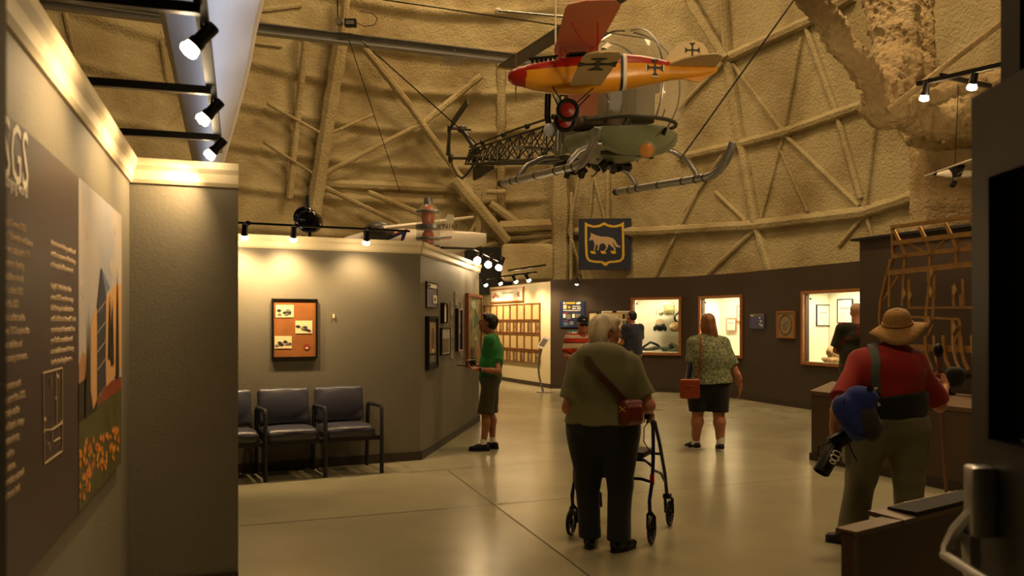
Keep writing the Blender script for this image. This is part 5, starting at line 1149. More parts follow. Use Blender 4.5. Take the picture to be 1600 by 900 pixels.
# ================================================================== wooden wing skeleton standing on the plinth
WF = Wall(tuple((WP.p+WP.n*.40).xy), tuple((WP.q+WP.n*.40).xy)); wf = thing('wing_frame', 'bare wooden aircraft wing skeleton standing on the brown plinth', 'wing frame')
M_spr = mat('spruce_wood', (.66,.50,.27), rough=.5, var=.3, scale=10); M_spl = mat('pale_plywood_gusset', (.74,.60,.38), rough=.6)
def wpt(x, y, off=0): return WF.hit(x, y, off)
def wbar(nm, pts, w_, d_, m=M_spr, off=0):
    mb = MB()
    for a, c_ in zip(pts[:-1], pts[1:]): mb.bar(wpt(*a,off), wpt(*c_,off), w_, d_, WF.n)
    return mb.build(nm, m, wf)
wbar('top_rail', [(1394,355),(1560,333)], .035,.05); wbar('top_rail', [(1395,380),(1560,360)], .05,.03, off=.04); wbar('spar', [(1396,401),(1560,384)], .05,.05); wbar('spar', [(1386,427),(1560,408)], .06,.04); wbar('spar', [(1424,543),(1560,547)], .07,.05)
wbar('stringer', [(1423,495),(1500,499)], .025,.02); wbar('stringer', [(1423,481),(1560,480)], .025,.02); wbar('bottom_rail', [(1404,586),(1560,588)], .05,.05, M_black)
wbar('end_bow', [(1395,355),(1396,401),(1387,427),(1377,470),(1375,500),(1380,535)], .03,.04); wbar('end_rib', [(1391,405),(1390,480)], .03,.03)
for x0,y0,x1,y1 in ((1414,403,1410,478),(1454,400,1450,440),(1454,428,1446,505),(1461,430,1458,500),(1421,436,1421,482),(1490,447,1491,478),(1502,460,1502,480),(1500,500,1500,540),(1495,395,1495,415),(1505,436,1506,480),(1489,500,1489,545)): wbar('rib', [(x0,y0),(x1,y1)], .035,.02)
for x0,y0,x1,y1 in ((1397,360,1415,400),(1437,355,1455,396),(1477,349,1497,392),(1518,345,1537,388)): wbar('nose_rib', [(x0,y0),(x0+12,y0+24),(x1,y1)], .04,.02, off=.03)
for x0,y0,x1,y1 in ((1407,375,1450,396),(1482,372,1520,385),(1380,470,1405,430),(1458,395,1480,370),(1445,535,1458,508),(1492,535,1502,508)): wbar('diagonal_brace', [(x0,y0),(x1,y1)], .025,.02)
for x, y in ((1412,459),(1454,457),(1491,453),(1450,503),(1455,425),(1490,512),(1450,547),(1492,547),(1421,462)): MB().prism([(0,-.06),(.035,0),(0,.07),(-.02,0)],-.008,.008,'z').build('gusset', M_spl, wf).matrix_world = frame_mat(wpt(x,y,.02), WF.d, (0,0,1), WF.n)
for k_, x in enumerate((1446,1459,1474,1489,1502,1518)):
    wbar('trailing_rib', [(x,524),(x+1,548),(x+5,565),(x+11,578)], .02 if k_%2 else .035,.02, M_spl if k_%2 else M_spr, off=.05)
mb = MB()
for x in (1400,1480,1550): a = wpt(x,588,0); mb.bar((a.x,a.y,PL_TOP),(a.x,a.y,a.z),.05,.05); 
for x in (1400,1480,1550): a = wpt(x,588,0); mb.box((a.x,a.y,PL_TOP+.01),(.12,.12,.02))
mb.build('stand_foot', M_black, wf)
# ================================================================== people
def Rz(a): return np.array([[math.cos(a),-math.sin(a),0],[math.sin(a),math.cos(a),0],[0,0,1.]])
def Rx(a): return np.array([[1.,0,0],[0,math.cos(a),-math.sin(a)],[0,math.sin(a),math.cos(a)]])
def Ry(a): return np.array([[math.cos(a),0,math.sin(a)],[0,1.,0],[-math.sin(a),0,math.cos(a)]])
def unit(v): v = _v(v); return v/np.linalg.norm(v)
SKIN = {}
def skin(nm, col): return mat('skin_'+nm, col, rough=.5, var=.1, scale=18, bump=.05, bscale=90)
def cloth(nm, col, **kw):
    kw.setdefault('rough', .85); kw.setdefault('bump', .15); kw.setdefault('bscale', 120); kw.setdefault('sheen', .1); kw.setdefault('var', .12); kw.setdefault('scale', 6); return mat('cloth_'+nm, col, **kw)
class Fig:
    def __init__(s, label, loc, rz, H=1.7, h=.007, **j):
        s.loc = Vector(loc); s.rz = rz; s.k = H/1.7; s.h = h
        s.root = thing('person', label, 'person', s.loc, rz)
        s.Minv = (Matrix.Translation(s.loc) @ Matrix.Rotation(rz,4,'Z')).inverted()
        k = s.k; J = dict(pel=(0,0,.93), waist=(0,.0,1.07), chest=(0,0,1.26), neckb=(0,-.015,1.42), neck=(0,.01,1.49), head=(0,.03,1.59),
            shL=(-.18,-.01,1.375), shR=(.18,-.01,1.375), elL=(-.24,-.03,1.10), elR=(.24,-.03,1.10), wrL=(-.25,.06,.87), wrR=(.25,.06,.87),
            hipL=(-.09,0,.88), hipR=(.09,0,.88), knL=(-.105,.02,.48), knR=(.105,.02,.48), anL=(-.11,-.02,.09), anR=(.11,-.02,.09))
        s.J = {n: _v(v)*k for n, v in J.items()}
        for n, v in j.items(): s.J[n] = _v(s.loc2(v)) if isinstance(v, Vector) else _v(v)
        s.fw, s.fd = 1.0, 1.0; s.Rh = np.eye(3); s.footyaw = {'L':.12,'R':-.12}
    def loc2(s, w): return s.Minv @ w
    def torso(s, e=0.0, k=.04):
        J, q, fw, fd = s.J, s.k, s.fw, s.fd; T = []
        T.append(ECone(J['pel']-_v((0,0,.05))*q, J['waist'], ((.165*fw)*q+e,(.118*fd)*q+e), ((.145*fw)*q+e,(.108*fd)*q+e), k=k))
        T.append(ECone(J['waist'], J['chest'], ((.145*fw)*q+e,(.108*fd)*q+e), ((.163*(1+(fw-1)*.6))*q+e,(.112*(1+(fd-1)*.6))*q+e), k=k))
        T.append(ECone(J['chest'], (J['chest']*.25+J['neckb']*.75), ((.163*(1+(fw-1)*.6))*q+e,(.112*(1+(fd-1)*.6))*q+e), (.115*q+e,.070*q+e), k=k))
        up = (J['shL']+J['shR'])/2*.35+J['neckb']*.65-_v((0,0,.035*q))
        for a in 'LR': T.append(Cone(J['sh'+a], up, .052*q+e, .055*q+e, k=.05))
        return T
    def headpt(s, x, y, z): return s.J['head']+s.Rh@(_v((x,y,z))*s.k)
    def head_prims(s):
        R, k = s.Rh, s.k; H = s.headpt
        def E(c, r, kk=.03): return Ell(H(*c), _v(r)*k, R, k=kk)
        P_ = [E((0,-.015,.028),(.073,.090,.083)), E((0,.028,-.03),(.056,.060,.080),.05), E((0,.046,-.088),(.034,.036,.026),.04),
              E((0,.078,.022),(.048,.014,.010),.02), Cone(H(0,.086,.008), H(0,.108,-.030), .007*k, .012*k, k=.014), E((0,.092,-.037),(.019,.013,.009),.012),
              E((0,.089,-.060),(.022,.009,.006),.008), E((0,.087,-.071),(.019,.009,.006),.008), E((-.036,.062,-.028),(.022,.022,.022),.03), E((.036,.062,-.028),(.022,.022,.022),.03)]
        for q in (-1,1): P_ += [E((q*.073,-.008,-.008),(.009,.019,.031),.008), E((q*.079,-.014,.0),(.006,.014,.022),.006)]
        cut = [E((q*.029,.094,.002),(.013,.012,.008),.012) for q in (-1,1)]
        return P_, cut
    def hand(s, a, d, n, curl=(.5,.7,.4), spread=.0, thumb=.6, grip=None):
        """fingers along d, palm faces n"""
        k = s.k; w = s.J['wr'+a]; d = unit(d); n = unit(_v(n)-d*(_v(n)@d)); t = np.cross(d, n)*(1 if a == 'R' else -1)   # towards the thumb
        t = -t if a == 'X' else t
        R = np.stack([t, d, n], 1); P_ = [Ell(w+d*.050*k, (.040*k,.052*k,.016*k), R, k=.02), Cone(w-d*.01, w+d*.03*k, .026*k, .024*k, k=.02)]
        fl = [.038,.042,.040,.031]; r0 = max(.0085*k, s.h*.95)
        for i in range(4):
            b = w+d*(.088-(.006 if i == 3 else 0))*k+t*(.030-.0205*i)*k; ang = 0; L = fl[i]*k; dd = d
            for q, (c, f) in enumerate(zip(curl, (1,.68,.52))):
                ang += c; dd = d*math.cos(ang)+n*math.sin(ang)+t*spread*(1.5-i)*.1; e = b+dd*L*f; P_.append(Cone(b, e, r0*(1-.08*q), r0*(.92-.08*q), k=.004)); b = e
        b = w+t*.024*k+d*.022*k; e = b+(t*.75+d*.5+n*.35*thumb)*.034*k; P_.append(Cone(b, e, .0125*k, .0105*k, k=.012)); f = e+unit(d*.8+t*.25*(1-thumb)+n*.75*thumb)*.034*k; P_.append(Cone(e, f, .010*k, .0085*k, k=.005))
        return P_
    def body(s, m, hands, armr=(.046,.040,.026), calf=1.0):
        J, k = s.J, s.k; B = s.torso(-.004, .05); hp_, cut = s.head_prims()
        B.append(Cone(J['neckb'], J['neck'], .058*k, .052*k, k=.03)); B.append(Cone(J['neck'], s.headpt(0,-.01,-.04), .052*k, .05*k, k=.03)); B += hp_
        for a in 'LR':
            sh, el, wr = J['sh'+a], J['el'+a], J['wr'+a]
            B.append(Cone(sh, el, armr[0]*k, armr[1]*k, k=.03)); m_ = el*.65+wr*.35; B.append(Cone(el, m_, armr[1]*k, (armr[1]+.002)*k, k=.02)); B.append(Cone(m_, wr, (armr[1]+.001)*k, armr[2]*k, k=.02))
            hi, kn, an = J['hip'+a], J['kn'+a], J['an'+a]
            B.append(Cone(hi, kn, .080*k*min(s.fw,1.25), .054*k*calf, k=.03)); m_ = kn*.68+an*.32-_v((0,.018*k,0)); B.append(Cone(kn, m_, .050*k*calf, .057*k*calf, k=.03)); B.append(Cone(m_, an, .056*k*calf, .036*k*calf, k=.03))
            B += hands[a]
            f = Rz(s.footyaw[a])@_v((0,1,0)); B.append(Cone(an-_v((0,0,.045*k)), an+f*.11*k-_v((0,0,.055*k)), .036*k, .025*k, k=.03))
        g = Grp(B, cut=cut); allp = np.array([v for v in J.values()]); lo = allp.min(0)-.2; hi = allp.max(0)+.2; lo[2] = -.02
        return sdf_mesh('body', g, lo, hi, s.h, m, s.root)
    def shirt(s, m, hem, e=.016, sleeve=.62, sr=.066, name='shirt', flare=.02, seed=1, amp=.0035, neck=.066, vneck=0, extra=(), sr2=None, neckz=.0, hemtilt=0.0):
        J, k = s.J, s.k; T = s.torso(e, .05); q, fw, fd = k, s.fw, s.fd
        c = J['pel']; low = _v((c[0],c[1],hem-.03)); T.append(ECone(J['waist'], low, ((.148*fw)*q+e,(.108*fd)*q+e), ((.160*fw)*q+e+flare,(.118*fd)*q+e+flare), k=.05))
        T += list(extra)
        keep = [Plane((0,0,hem), (0,-hemtilt,-1), k=.006)]
        cut = [Cone(J['neckb']+_v((0,.010,-.004+neckz))*k, J['neck']+_v((0,.02,.05)), neck*k, neck*k*1.1, k=.008)]
        if vneck: cut.append(Cone(J['neckb']+_v((0,.06,-.10))*k, J['neckb']+_v((0,.06,.05))*k, .008, .05, k=.01))
        main = Grp(T, cut=cut, keep=keep, k=.03); parts = [main]
        for a in 'LR':
            sh, el = J['sh'+a], J['el'+a]; d = unit(el-sh); end = sh+(el-sh)*min(sleeve,1); L_ = [Cone(sh-d*.0, sh+(el-sh)*min(1,sleeve+.1), (sr-.002)*k, (sr2 or sr)*k, k=.02)]
            if sleeve > 1: wr = J['wr'+a]; e2 = el+(wr-el)*(sleeve-1); L_ = [Cone(sh, el, sr*k, sr*.9*k), Cone(el, e2+unit(wr-el)*.03, sr*.88*k, sr*.75*k, k=.02)]; d = unit(wr-el); end = e2
            parts.append(Grp(L_, keep=[Plane(end, d, k=.005)], k=.06))
        g = Grp(parts, disp=wave(amp, 22, seed, (1,1,.55))); allp = np.array([J[x] for x in ('shL','shR','elL','elR','neck','wrL','wrR','pel')]); lo = allp.min(0)-.22-.1*max(fw-1,0); hi = allp.max(0)+.18+.1*max(fw-1,0); lo[2] = min(lo[2], hem-.03)
        s.shirt_sdf = g; return sdf_mesh(name, g, lo, hi, s.h, m, s.root)
    def pants(s, m, top, cuff, r=(.100,.078,.062), name='trousers', e=.012, seed=2, amp=.004, seat=1.0):
        J, k, fw, fd = s.J, s.k, s.fw, s.fd; c = J['pel']
        T = [ECone(_v((c[0],c[1],top+.02)), c-_v((0,0,.03*k)), (.150*fw*k+e,.110*fd*k+e), (.170*fw*k+e,.122*fd*seat*k+e), k=.05), ECone(c-_v((0,0,.03*k)), c-_v((0,0,.11*k)), (.170*fw*k+e,.122*fd*seat*k+e), (.150*fw*k,.105*fd*k), k=.05)]
        for a in 'LR':
            hi, kn, an = J['hip'+a], J['kn'+a], J['an'+a]; f_ = 1+(fw-1)*.8
            T.append(Cone(hi-_v((0,0,.05*k)), kn, r[0]*k*f_, r[1]*k, k=.045))
            if cuff < kn[2]: T.append(Cone(kn, an, r[1]*k, r[2]*k, k=.03))
        g = Grp(T, keep=[Plane((0,0,cuff),(0,0,-1),k=.006), Plane((0,0,top),(0,0,1),k=.01)], disp=wave(amp, 20, seed, (1,1,.5)))
        allp = np.array([J[x] for x in ('hipL','hipR','knL','knR','anL','anR','pel')]); lo = allp.min(0)-.24*fw; hi_ = allp.max(0)+.24*fw; lo[2] = cuff-.02; hi_[2] = top+.03
        return sdf_mesh(name, g, lo, hi_, s.h, m, s.root)
    def shoes(s, m, sole=None, L=.27, high=.085):
        for a in 'LR':
            an = s.J['an'+a]; k = s.k; f = Rz(s.footyaw[a])@_v((0,1,0)); z0 = an[2]-.09*k; b = _v((an[0],an[1],z0)); R = Rz(s.footyaw[a])
            g = Grp([Cone(b-f*.035*k+_v((0,0,.045)), b+f*.06*k+_v((0,0,.042)), .044*k, .045*k, k=.02), ECone(b+f*.06*k+_v((0,0,.036)), b+f*(L-.115)*k+_v((0,0,.030)), (.050*k,.038), (.040*k,.028), R@_v((1,0,0)), k=.03), Cone(b-f*.01+_v((0,0,.06)), b-f*.005+_v((0,0,high)), .042*k, .040*k, k=.02)], keep=[Plane(b+_v((0,0,.012)),(0,0,-1),k=.004), Plane(b+_v((0,0,high)),(0,0,1),k=.006)])
            sh = sdf_mesh('shoe', g, b-.2, b+.3, min(s.h,.006), m, s.root)
            pts = []; 
            for i in range(24):
                t = 2*PI*i/24; y = math.cos(t)*L/2; w_ = math.sin(t)*(.046 if y > 0 else .040); w_ = math.copysign(min(abs(w_)*1.25, .047 if y > -.02 else .040), w_); p = R@_v((w_*k, (y+L/2-.085)*k, 0)); pts.append((b[0]+p[0], b[1]+p[1]))
            mb = MB(); mb.prism(pts, z0, z0+.024, 'z'); so = mb.build('sole', sole or M_rubber, None, True); so.parent = sh
    def eyes(s, glasses=None, lens=None):
        for q in (-1,1):
            c = s.headpt(q*.029,.0785,.002); mb = MB(); mb.ell(c, .0115*s.k, n=12, m=8); e = mb.build('eyeball', mat('eye_white',(.82,.80,.76),rough=.3), s.root, True)
            c2 = s.headpt(q*.029,.0868,.002); MB().ell(c2, .0052*s.k, n=10, m=6).build('iris', mat('dark_iris',(.12,.08,.05),rough=.2), e, True)
        if glasses:
            H = lambda x,y,z: Vector(s.headpt(x,y,z)); g = MB()
            for q in (-1,1):
                g.tube([H(q*.031+.023*math.cos(t), .101-.010*abs(math.cos(t))*.4, .000+.017*math.sin(t)) for t in np.linspace(0,2*PI,17)[:-1]], .0022, 5, closed=True)
                g.tube([H(q*.054,.097,.004), H(q*.070,.060,.006), H(q*.078,-.005,.004)], .0022, 5)
            g.tube([H(-.008,.104,.004), H(.008,.104,.004)], .002, 5); go = g.build('glasses', glasses, s.root, True)
            if lens:
                for q in (-1,1): mb = MB(); mb._a([H(q*.031+.022*math.cos(t),.100,.016*math.sin(t)) for t in np.linspace(0,2*PI,15)[:-1]], [tuple(range(14))]); mb.build('lens', lens, go)
    def hair(s, m, prims, cut=(), keep=(), amp=.0025, fr=90, seed=3, st=(1,1,.15)):
        k = s.k; R = s.Rh; P_ = [Ell(s.headpt(*c), _v(r)*k, R, k=kk) for c, r, kk in prims]; cu = [Ell(s.headpt(*c), _v(r)*k, R, k=kk) for c, r, kk in cut]
        kp = [Plane(s.headpt(*c), R@unit(n), k=.01) for c, n in keep]; w_ = wave(amp, fr, seed, st); c0 = s.J['head']
        g = Grp(P_, cut=cu, keep=kp, disp=lambda p: w_((p-c0)@R)); c = s.J['head']
        return sdf_mesh('hair', g, c-.3, c+.25, min(s.h,.006), m, s.root)
    def ribbon(s, pts, w_, th, m, name, parent=None, nrm=None):
        """flat strap through points on the clothing; nrm(p) gives outward direction"""
        P_ = [Vector(p) for p in pts]; vs = []; n = len(P_)
        for i, p in enumerate(P_):
            t = (P_[min(i+1,n-1)]-P_[max(i-1,0)]).normalized(); o = Vector(nrm(p)).normalized(); sd = t.cross(o).normalized(); o = sd.cross(t).normalized()
            for a, b in ((-1,0),(1,0),(1,1),(-1,1)): vs.append(p+sd*a*w_/2+o*b*th)
        fs = [(i*4+k,i*4+(k+1)%4,(i+1)*4+(k+1)%4,(i+1)*4+k) for i in range(n-1) for k in range(4)]+[(0,1,2,3),((n-1)*4+3,(n-1)*4+2,(n-1)*4+1,(n-1)*4)]
        mb = MB(); mb._a(vs, fs); return mb.build(name, m, parent or s.root, True)
    def surf(s, az, z, fn=None, c=None, out=.004):
        """point on the shirt surface: azimuth from +X (right), height z, ray from the torso axis"""
        fn = fn or s.shirt_sdf; c = _v(c if c is not None else (s.J['chest'][0], s.J['chest'][1], 0)); d = _v((math.cos(az), math.sin(az), 0)); o = _v((c[0],c[1],z)); r = np.linspace(.03,.5,200); v = fn(o+r[:,None]*d); i = np.argmax(v > 0); return o+(r[i]+out)*d
    def top(s, x, y, out=.005):
        z = np.linspace(1.7*s.k, 1.0*s.k, 300); v = s.shirt_sdf(np.stack([np.full(300,x),np.full(300,y),z],1)); i = np.argmax(v < 0); return _v((x,y,z[i]+out))
    def strap_path(s, x0, low):            # over the shoulder at x0, then down the back through the surface points
        a = [s.top(x0, y) for y in (.09,.06,.03,.0,-.03,-.055,-.075)]; return a+list(low)
    def outward(s, p): c = s.J['chest']; return (p.x-c[0], p.y-c[1], max(0,(p.z-s.J['neckb'][2]+.10)*3)+.0001)
M_sole_w = mat('white_sole', (.82,.80,.74), rough=.6)
SK_light = skin('fair', (.74,.50,.39)); SK_tan = skin('tan', (.60,.39,.25)); SK_mid = skin('mid', (.66,.43,.31))
# ---------------------------------------------------------------- rollator
rl_c = Vector((.705,6.11,0)); rl_r = -.40
ro = thing('rollator', 'dark blue four-wheeled walking frame pushed by the white-haired person', 'walking frame', rl_c, rl_r)
M_rf = mat('dark_blue_frame_paint', (.09,.10,.24), rough=.3, metal=.4)
for sx in (-1,1):
    x = sx*.285; mb = MB()
    mb.tube([(x,.0,.20),(x,-.02,.30),(x,.06,.42),(x,.10,.60),(x,.09,.80),(x,.02,.90)],.0135,8); mb.tube([(x,.54,.22),(x,.46,.42),(x,.28,.68),(x,.14,.84)],.0135,8); mb.build('side_frame', M_rf, ro, True)
    mb = MB(); mb.tube([(x,.04,.905),(x,-.10,.900)],.017,10); mb.build('hand_grip', M_rubber, ro, True)
    mb = MB(); mb.tube([(x,.03,.885),(x,.0,.865),(x,-.09,.862)],.007,6); mb.box((x,.045,.88),(.035,.05,.05),bev=.008); mb.build('brake_lever', M_black, ro, True)
    MB().tube([(x,.03,.87),(x-.03*sx,-.05,.82),(x-.035*sx,-.04,.72),(x,.05,.62),(x,.05,.4),(x,.0,.2)],.004,5).build('brake_cable', M_black, ro, True)
    mb = MB(); mb.tube([(x,.09,.5),(x,.33,.44),(x,.49,.34)],.010,7); mb.build('side_brace', M_rf, ro, True)
    MB().box((x+.002*sx,.055,.44),(.03,.012,.07)).build('red_reflector', mat('red_reflector',(.70,.06,.05),rough=.25), ro)
    for y, rr_, nm in ((0,.100,'rear_wheel'),(.58,.100,'front_wheel')):
        w_ = thing(nm, None, None); w_.parent = ro; w_.location = (x+.012*sx, y, rr_)
        MB().tube([(0,(rr_-.013)*math.cos(t),(rr_-.013)*math.sin(t)) for t in np.linspace(0,2*PI,25)[:-1]],.0135,8,closed=True).build('tyre', M_rubber, w_, True)
        mb = MB(); mb.lathe([(.022,-.018),(.022,.018)],(0,0,0),(1,0,0),12)
        for q in range(5): mb.tube([(0,.015*math.cos(q*1.257),.015*math.sin(q*1.257)),(0,(rr_-.02)*math.cos(q*1.257),(rr_-.02)*math.sin(q*1.257))],.008,6)
        mb.build('spokes', M_black, w_, True)
    mb = MB(); mb.tube([(x-.018,0,.10),(x-.018,0,.20),(x,.0,.23)],.010,6); mb.tube([(x+.034,0,.10),(x+.034,0,.19),(x,0,.23)],.010,6); mb.build('rear_fork', M_black, ro, True)
    mb = MB(); mb.tube([(x-.02,.58,.10),(x-.02,.56,.21),(x,.54,.24)],.012,6); mb.tube([(x+.036,.58,.10),(x+.036,.56,.21),(x,.54,.24)],.012,6); mb.box((x,.54,.235),(.06,.06,.04),bev=.01); mb.build('front_fork', M_black, ro, True)
mb = MB(); mb.tube([(-.285,.10,.545),(-.22,.11,.565),(.22,.11,.565),(.285,.10,.52)],.012,8); mb.build('seat_bar', M_rf, ro, True)
mb = MB(); mb.tube([(-.285,.06,.42),(-.2,.10,.43),(.2,.10,.43),(.285,.06,.42)],.011,8); mb.build('cross_bar', M_rf, ro, True)
mb = MB(); mb.tube([(-.285,.35,.58),(.285,.35,.58)],.011,8); mb.build('cross_bar', M_rf, ro, True)
MB().box((0,.235,.60),(.44,.27,.05),bev=.02).build('padded_seat', mat('olive_black_vinyl',(.16,.15,.12),rough=.5), ro, True)
# ---------------------------------------------------------------- woman with the rollator
RM = Matrix.Translation(rl_c) @ Matrix.Rotation(rl_r,4,'Z')
gR = RM @ Vector((.285,-.03,.925)); gL = RM @ Vector((-.285,-.03,.925))
f = Fig('white-haired person in olive T-shirt and dark trousers pushing a walking frame', (.625,5.86,0), -.22, 1.625, .006,
    elR=P(1013,633,5.80), elL=P(889,637,5.86), wrR=gR+Vector((-.035,-.085,.03)), wrL=gL+Vector((-.0,-.09,.03)))
f.fw, f.fd = 1.42, 1.45
k = f.k
for a, sx in (('L',-1),('R',1)):
    f.J['sh'+a] = _v((sx*.185,.02,1.325))*k; f.J['hip'+a] = _v((sx*.105,-.01,.87))*k; f.J['kn'+a] = _v((sx*.115,.03,.47))*k
f.J['anL'] = _v((-.10,.03,.09))*k; f.J['anR'] = _v((.115,-.03,.09))*k; f.footyaw = {'L':.05,'R':-.55}
f.J['chest'] = _v((0,.02,1.24))*k; f.J['neckb'] = _v((0,.03,1.40))*k; f.J['neck'] = _v((.0,.065,1.465))*k; f.J['head'] = _v((.015,.085,1.560))*k
f.Rh = Rz(-1.12)@Rx(-.06)
fwd = unit(_v(f.loc2(gR+(RM.to_3x3() @ Vector((0,1,0)))))-_v(f.loc2(gR)))
hands = {a: f.hand(a, fwd+_v((0,0,-.45)), (0,-.2,-1), (.9,.9,.6), thumb=.9) for a in 'LR'}
f.body(SK_light, hands, (.054,.048,.031), .80)
f.shirt(cloth('olive_tshirt',(.42,.41,.28)), .865, .018, .80, .070, flare=.04, amp=.005, sr2=.088, extra=[Ell((0,-.05,1.18),(.215,.15,.20),k=.06), Ell((0,-.06,1.33),(.17,.10,.09),k=.06)])
f.pants(cloth('dark_green_trousers',(.085,.10,.095)), .98, .075, (.118,.090,.082), amp=.006, seat=1.1)
f.shoes(mat('black_leather',(.05,.045,.04),rough=.3), high=.10)
f.eyes(mat('thin_brown_glasses',(.25,.15,.10),rough=.3))
HW = mat('silver_blonde_hair', (.92,.86,.74), rough=.55, var=.35, scale=26, stretch=(1,1,.12), bump=.5, bscale=60)
f.hair(HW, [((0,-.022,.035),(.092,.108,.092),.03), ((0,-.055,-.02),(.096,.080,.095),.03), ((-.055,-.02,-.03),(.044,.075,.085),.03), ((.055,-.03,-.03),(.042,.062,.080),.03), ((0,-.060,-.085),(.078,.050,.045),.03), ((0,.055,.075),(.060,.045,.032),.03)],
    cut=[((0,.105,-.035),(.062,.070,.100),.02), ((.085,.012,-.035),(.030,.030,.045),.015)], amp=.0035, fr=70)
SB = mat('brown_leather', (.27,.12,.07), rough=.45, var=.2, scale=12)
pts = f.strap_path(-.105, [f.surf(az, z, out=.006) for az, z in [(-PI*.625+t*PI*.415, 1.295-t*.31) for t in np.linspace(0,1,16)]])
f.ribbon(pts, .044, .006, SB, 'bag_strap', nrm=f.outward)
bp = f.surf(-.72, .985, out=.035); bg = sdf_mesh('shoulder_bag', Grp([RBox(bp+_v((0,0,-.03)),(.085,.045,.085),.035,Rz(.75)), RBox(bp+_v((.02,-.035,-.035)),(.06,.025,.055),.02,Rz(.75),k=.02)]), bp-.25, bp+.25, .007, mat('red_brown_leather',(.40,.13,.08),rough=.4,var=.25,scale=9), f.root)
q = bp+_v((-.05,-.085,-.0)); mb = MB(); mb.tube([q+_v((-.022,0,-.016)),q+_v((.022,-.005,.016))],.0035,5); mb.tube([q+_v((-.02,0,.016)),q+_v((.018,-.005,-.016))],.0035,5); mb.build('gold_clasp', mat('gold_metal',(.80,.62,.25),rough=.3,metal=1), bg, True)
# ---------------------------------------------------------------- boy in green at the side wall
f = Fig('boy in green T-shirt and dark glasses looking up at the side wall pictures', (-.262,10.42,0), PI/2-.12, 1.655, .007,
    elR=P(779,581,10.22), wrR=P(748,577,10.22), elL=P(772,578,10.62), wrL=P(745,572,10.52))
f.fw, f.fd = .93, 1.0; k = f.k; f.Rh = Rx(.26)
f.J['head'] = _v((0,.035,1.585))*k; f.J['anL'] = _v((-.09,.075,.09))*k; f.J['knL'] = _v((-.09,.05,.48))*k; f.J['anR'] = _v((.10,-.01,.09))*k; f.J['chest'] = _v((0,-.02,1.26))*k; f.J['neckb'] = _v((0,-.02,1.42))*k
hands = {'R': f.hand('R', (-.35,1,.15), (-.3,.1,.9), (.5,.6,.4), thumb=.5), 'L': f.hand('L', (.25,1,.1), (.3,.0,.9), (.4,.6,.4), thumb=.5)}
f.body(SK_tan, hands, (.040,.036,.024), .92)
f.shirt(cloth('green_tshirt',(.12,.46,.20)), .845, .014, .72, .058, amp=.004, seed=4, sr2=.074, flare=.015)
f.pants(cloth('olive_shorts',(.22,.20,.11)), .93, .445, (.100,.096,.09), 'shorts', seed=5)
for a in 'LR': an = f.J['an'+a]; MB().tube([an+_v((0,0,-.03)), an+_v((0,0,.055))],[.041,.040],14).build('sock', M_wprint, f.root, True)
f.shoes(mat('black_mesh_shoe',(.05,.05,.05),rough=.8), mat('black_sole',(.05,.05,.05),rough=.7)); f.eyes(M_black)
f.hair(mat('black_hair',(.045,.038,.033),rough=.5,bump=.5,bscale=50), [((0,-.025,.045),(.086,.100,.085),.03), ((0,-.060,.0),(.082,.064,.075),.03), ((0,.045,.088),(.058,.048,.028),.03)], cut=[((0,.105,-.02),(.075,.066,.086),.02), ((.085,.012,-.03),(.03,.030,.05),.01), ((-.085,.012,-.03),(.03,.030,.05),.01)], amp=.003, fr=80, st=(1,1,.5))
w_ = f.J['wrR']; MB().tube([w_+_v((0,-.03,-.0)), w_+_v((0,-.012,.0))],[.031,.031],14).build('wristwatch', M_black, f.root, True)
cmv = P(740,566.5,10.35); t = thing('camera', 'small black camera held by the boy in green', 'camera', cmv, PI/2-.12); MB().box((0,0,0),(.12,.05,.08),bev=.012).build('camera_body', M_black, t, True); MB().lathe([(.032,0),(.034,.05),(.028,.055),(0,.052)],(0,.025,0),(0,1,0),n=18).build('lens_barrel', M_black, t, True); MB().box((0,0,.048),(.035,.04,.02),bev=.005).build('viewfinder', M_black, t, True)
cv = P(725,571.5,10.45); t = MB(); t.lathe([(0,0),(.085,0),(.09,.006),(.085,.012),(0,.014)],n=22); o = t.build('lens_cap', M_blackm, None, True, cv); o.scale = (1,.8,1); tag(o,'flat dark disc held out in front of the boy in green','lens cap')
# ---------------------------------------------------------------- woman in patterned blouse
f = Fig('woman with long auburn hair in patterned green blouse facing the lit case', (2.39,10.42,0), -.06, 1.655, .007,
    elR=P(1151,585,10.38), wrR=P(1156,603,10.46), elL=P(1084,575,10.40), wrL=P(1094,570,10.72))
f.fw, f.fd = 1.42, 1.4; k = f.k; f.footyaw = {'L':.55,'R':-.05}
f.J['hipL'] = _v((-.11,0,.87))*k; f.J['hipR'] = _v((.11,0,.87))*k; f.J['knL'] = _v((-.125,.02,.47))*k; f.J['knR'] = _v((.13,0,.47))*k
f.J['anL'] = _v((-.150,.06,.09))*k; f.J['anR'] = _v((.145,-.03,.09))*k; f.J['shL'] = _v((-.175,0,1.335))*k; f.J['shR'] = _v((.175,0,1.335))*k
hands = {'R': f.hand('R', (.05,.1,-1), (-1,.2,0), (.25,.4,.3), thumb=.3), 'L': f.hand('L', (.3,1,.3), (.3,.2,1), (.7,.8,.5), thumb=.5)}
f.body(SK_mid, hands, (.054,.047,.028), 1.28)
MBl = cloth('patterned_blouse', (.50,.50,.36), var=.4, scale=38, col2=(.28,.33,.23), lo=.42, hi=.58)
f.shirt(MBl, .845, .024, .72, .068, flare=.05, amp=.005, seed=7, name='blouse', sr2=.086, hemtilt=-.15, extra=[Ell((0,-.02,1.10),(.24,.17,.16),k=.06)])
f.pants(cloth('black_shorts',(.05,.05,.05)), .90, .465, (.125,.118,.115), 'knee_shorts', seed=8, seat=1.1)
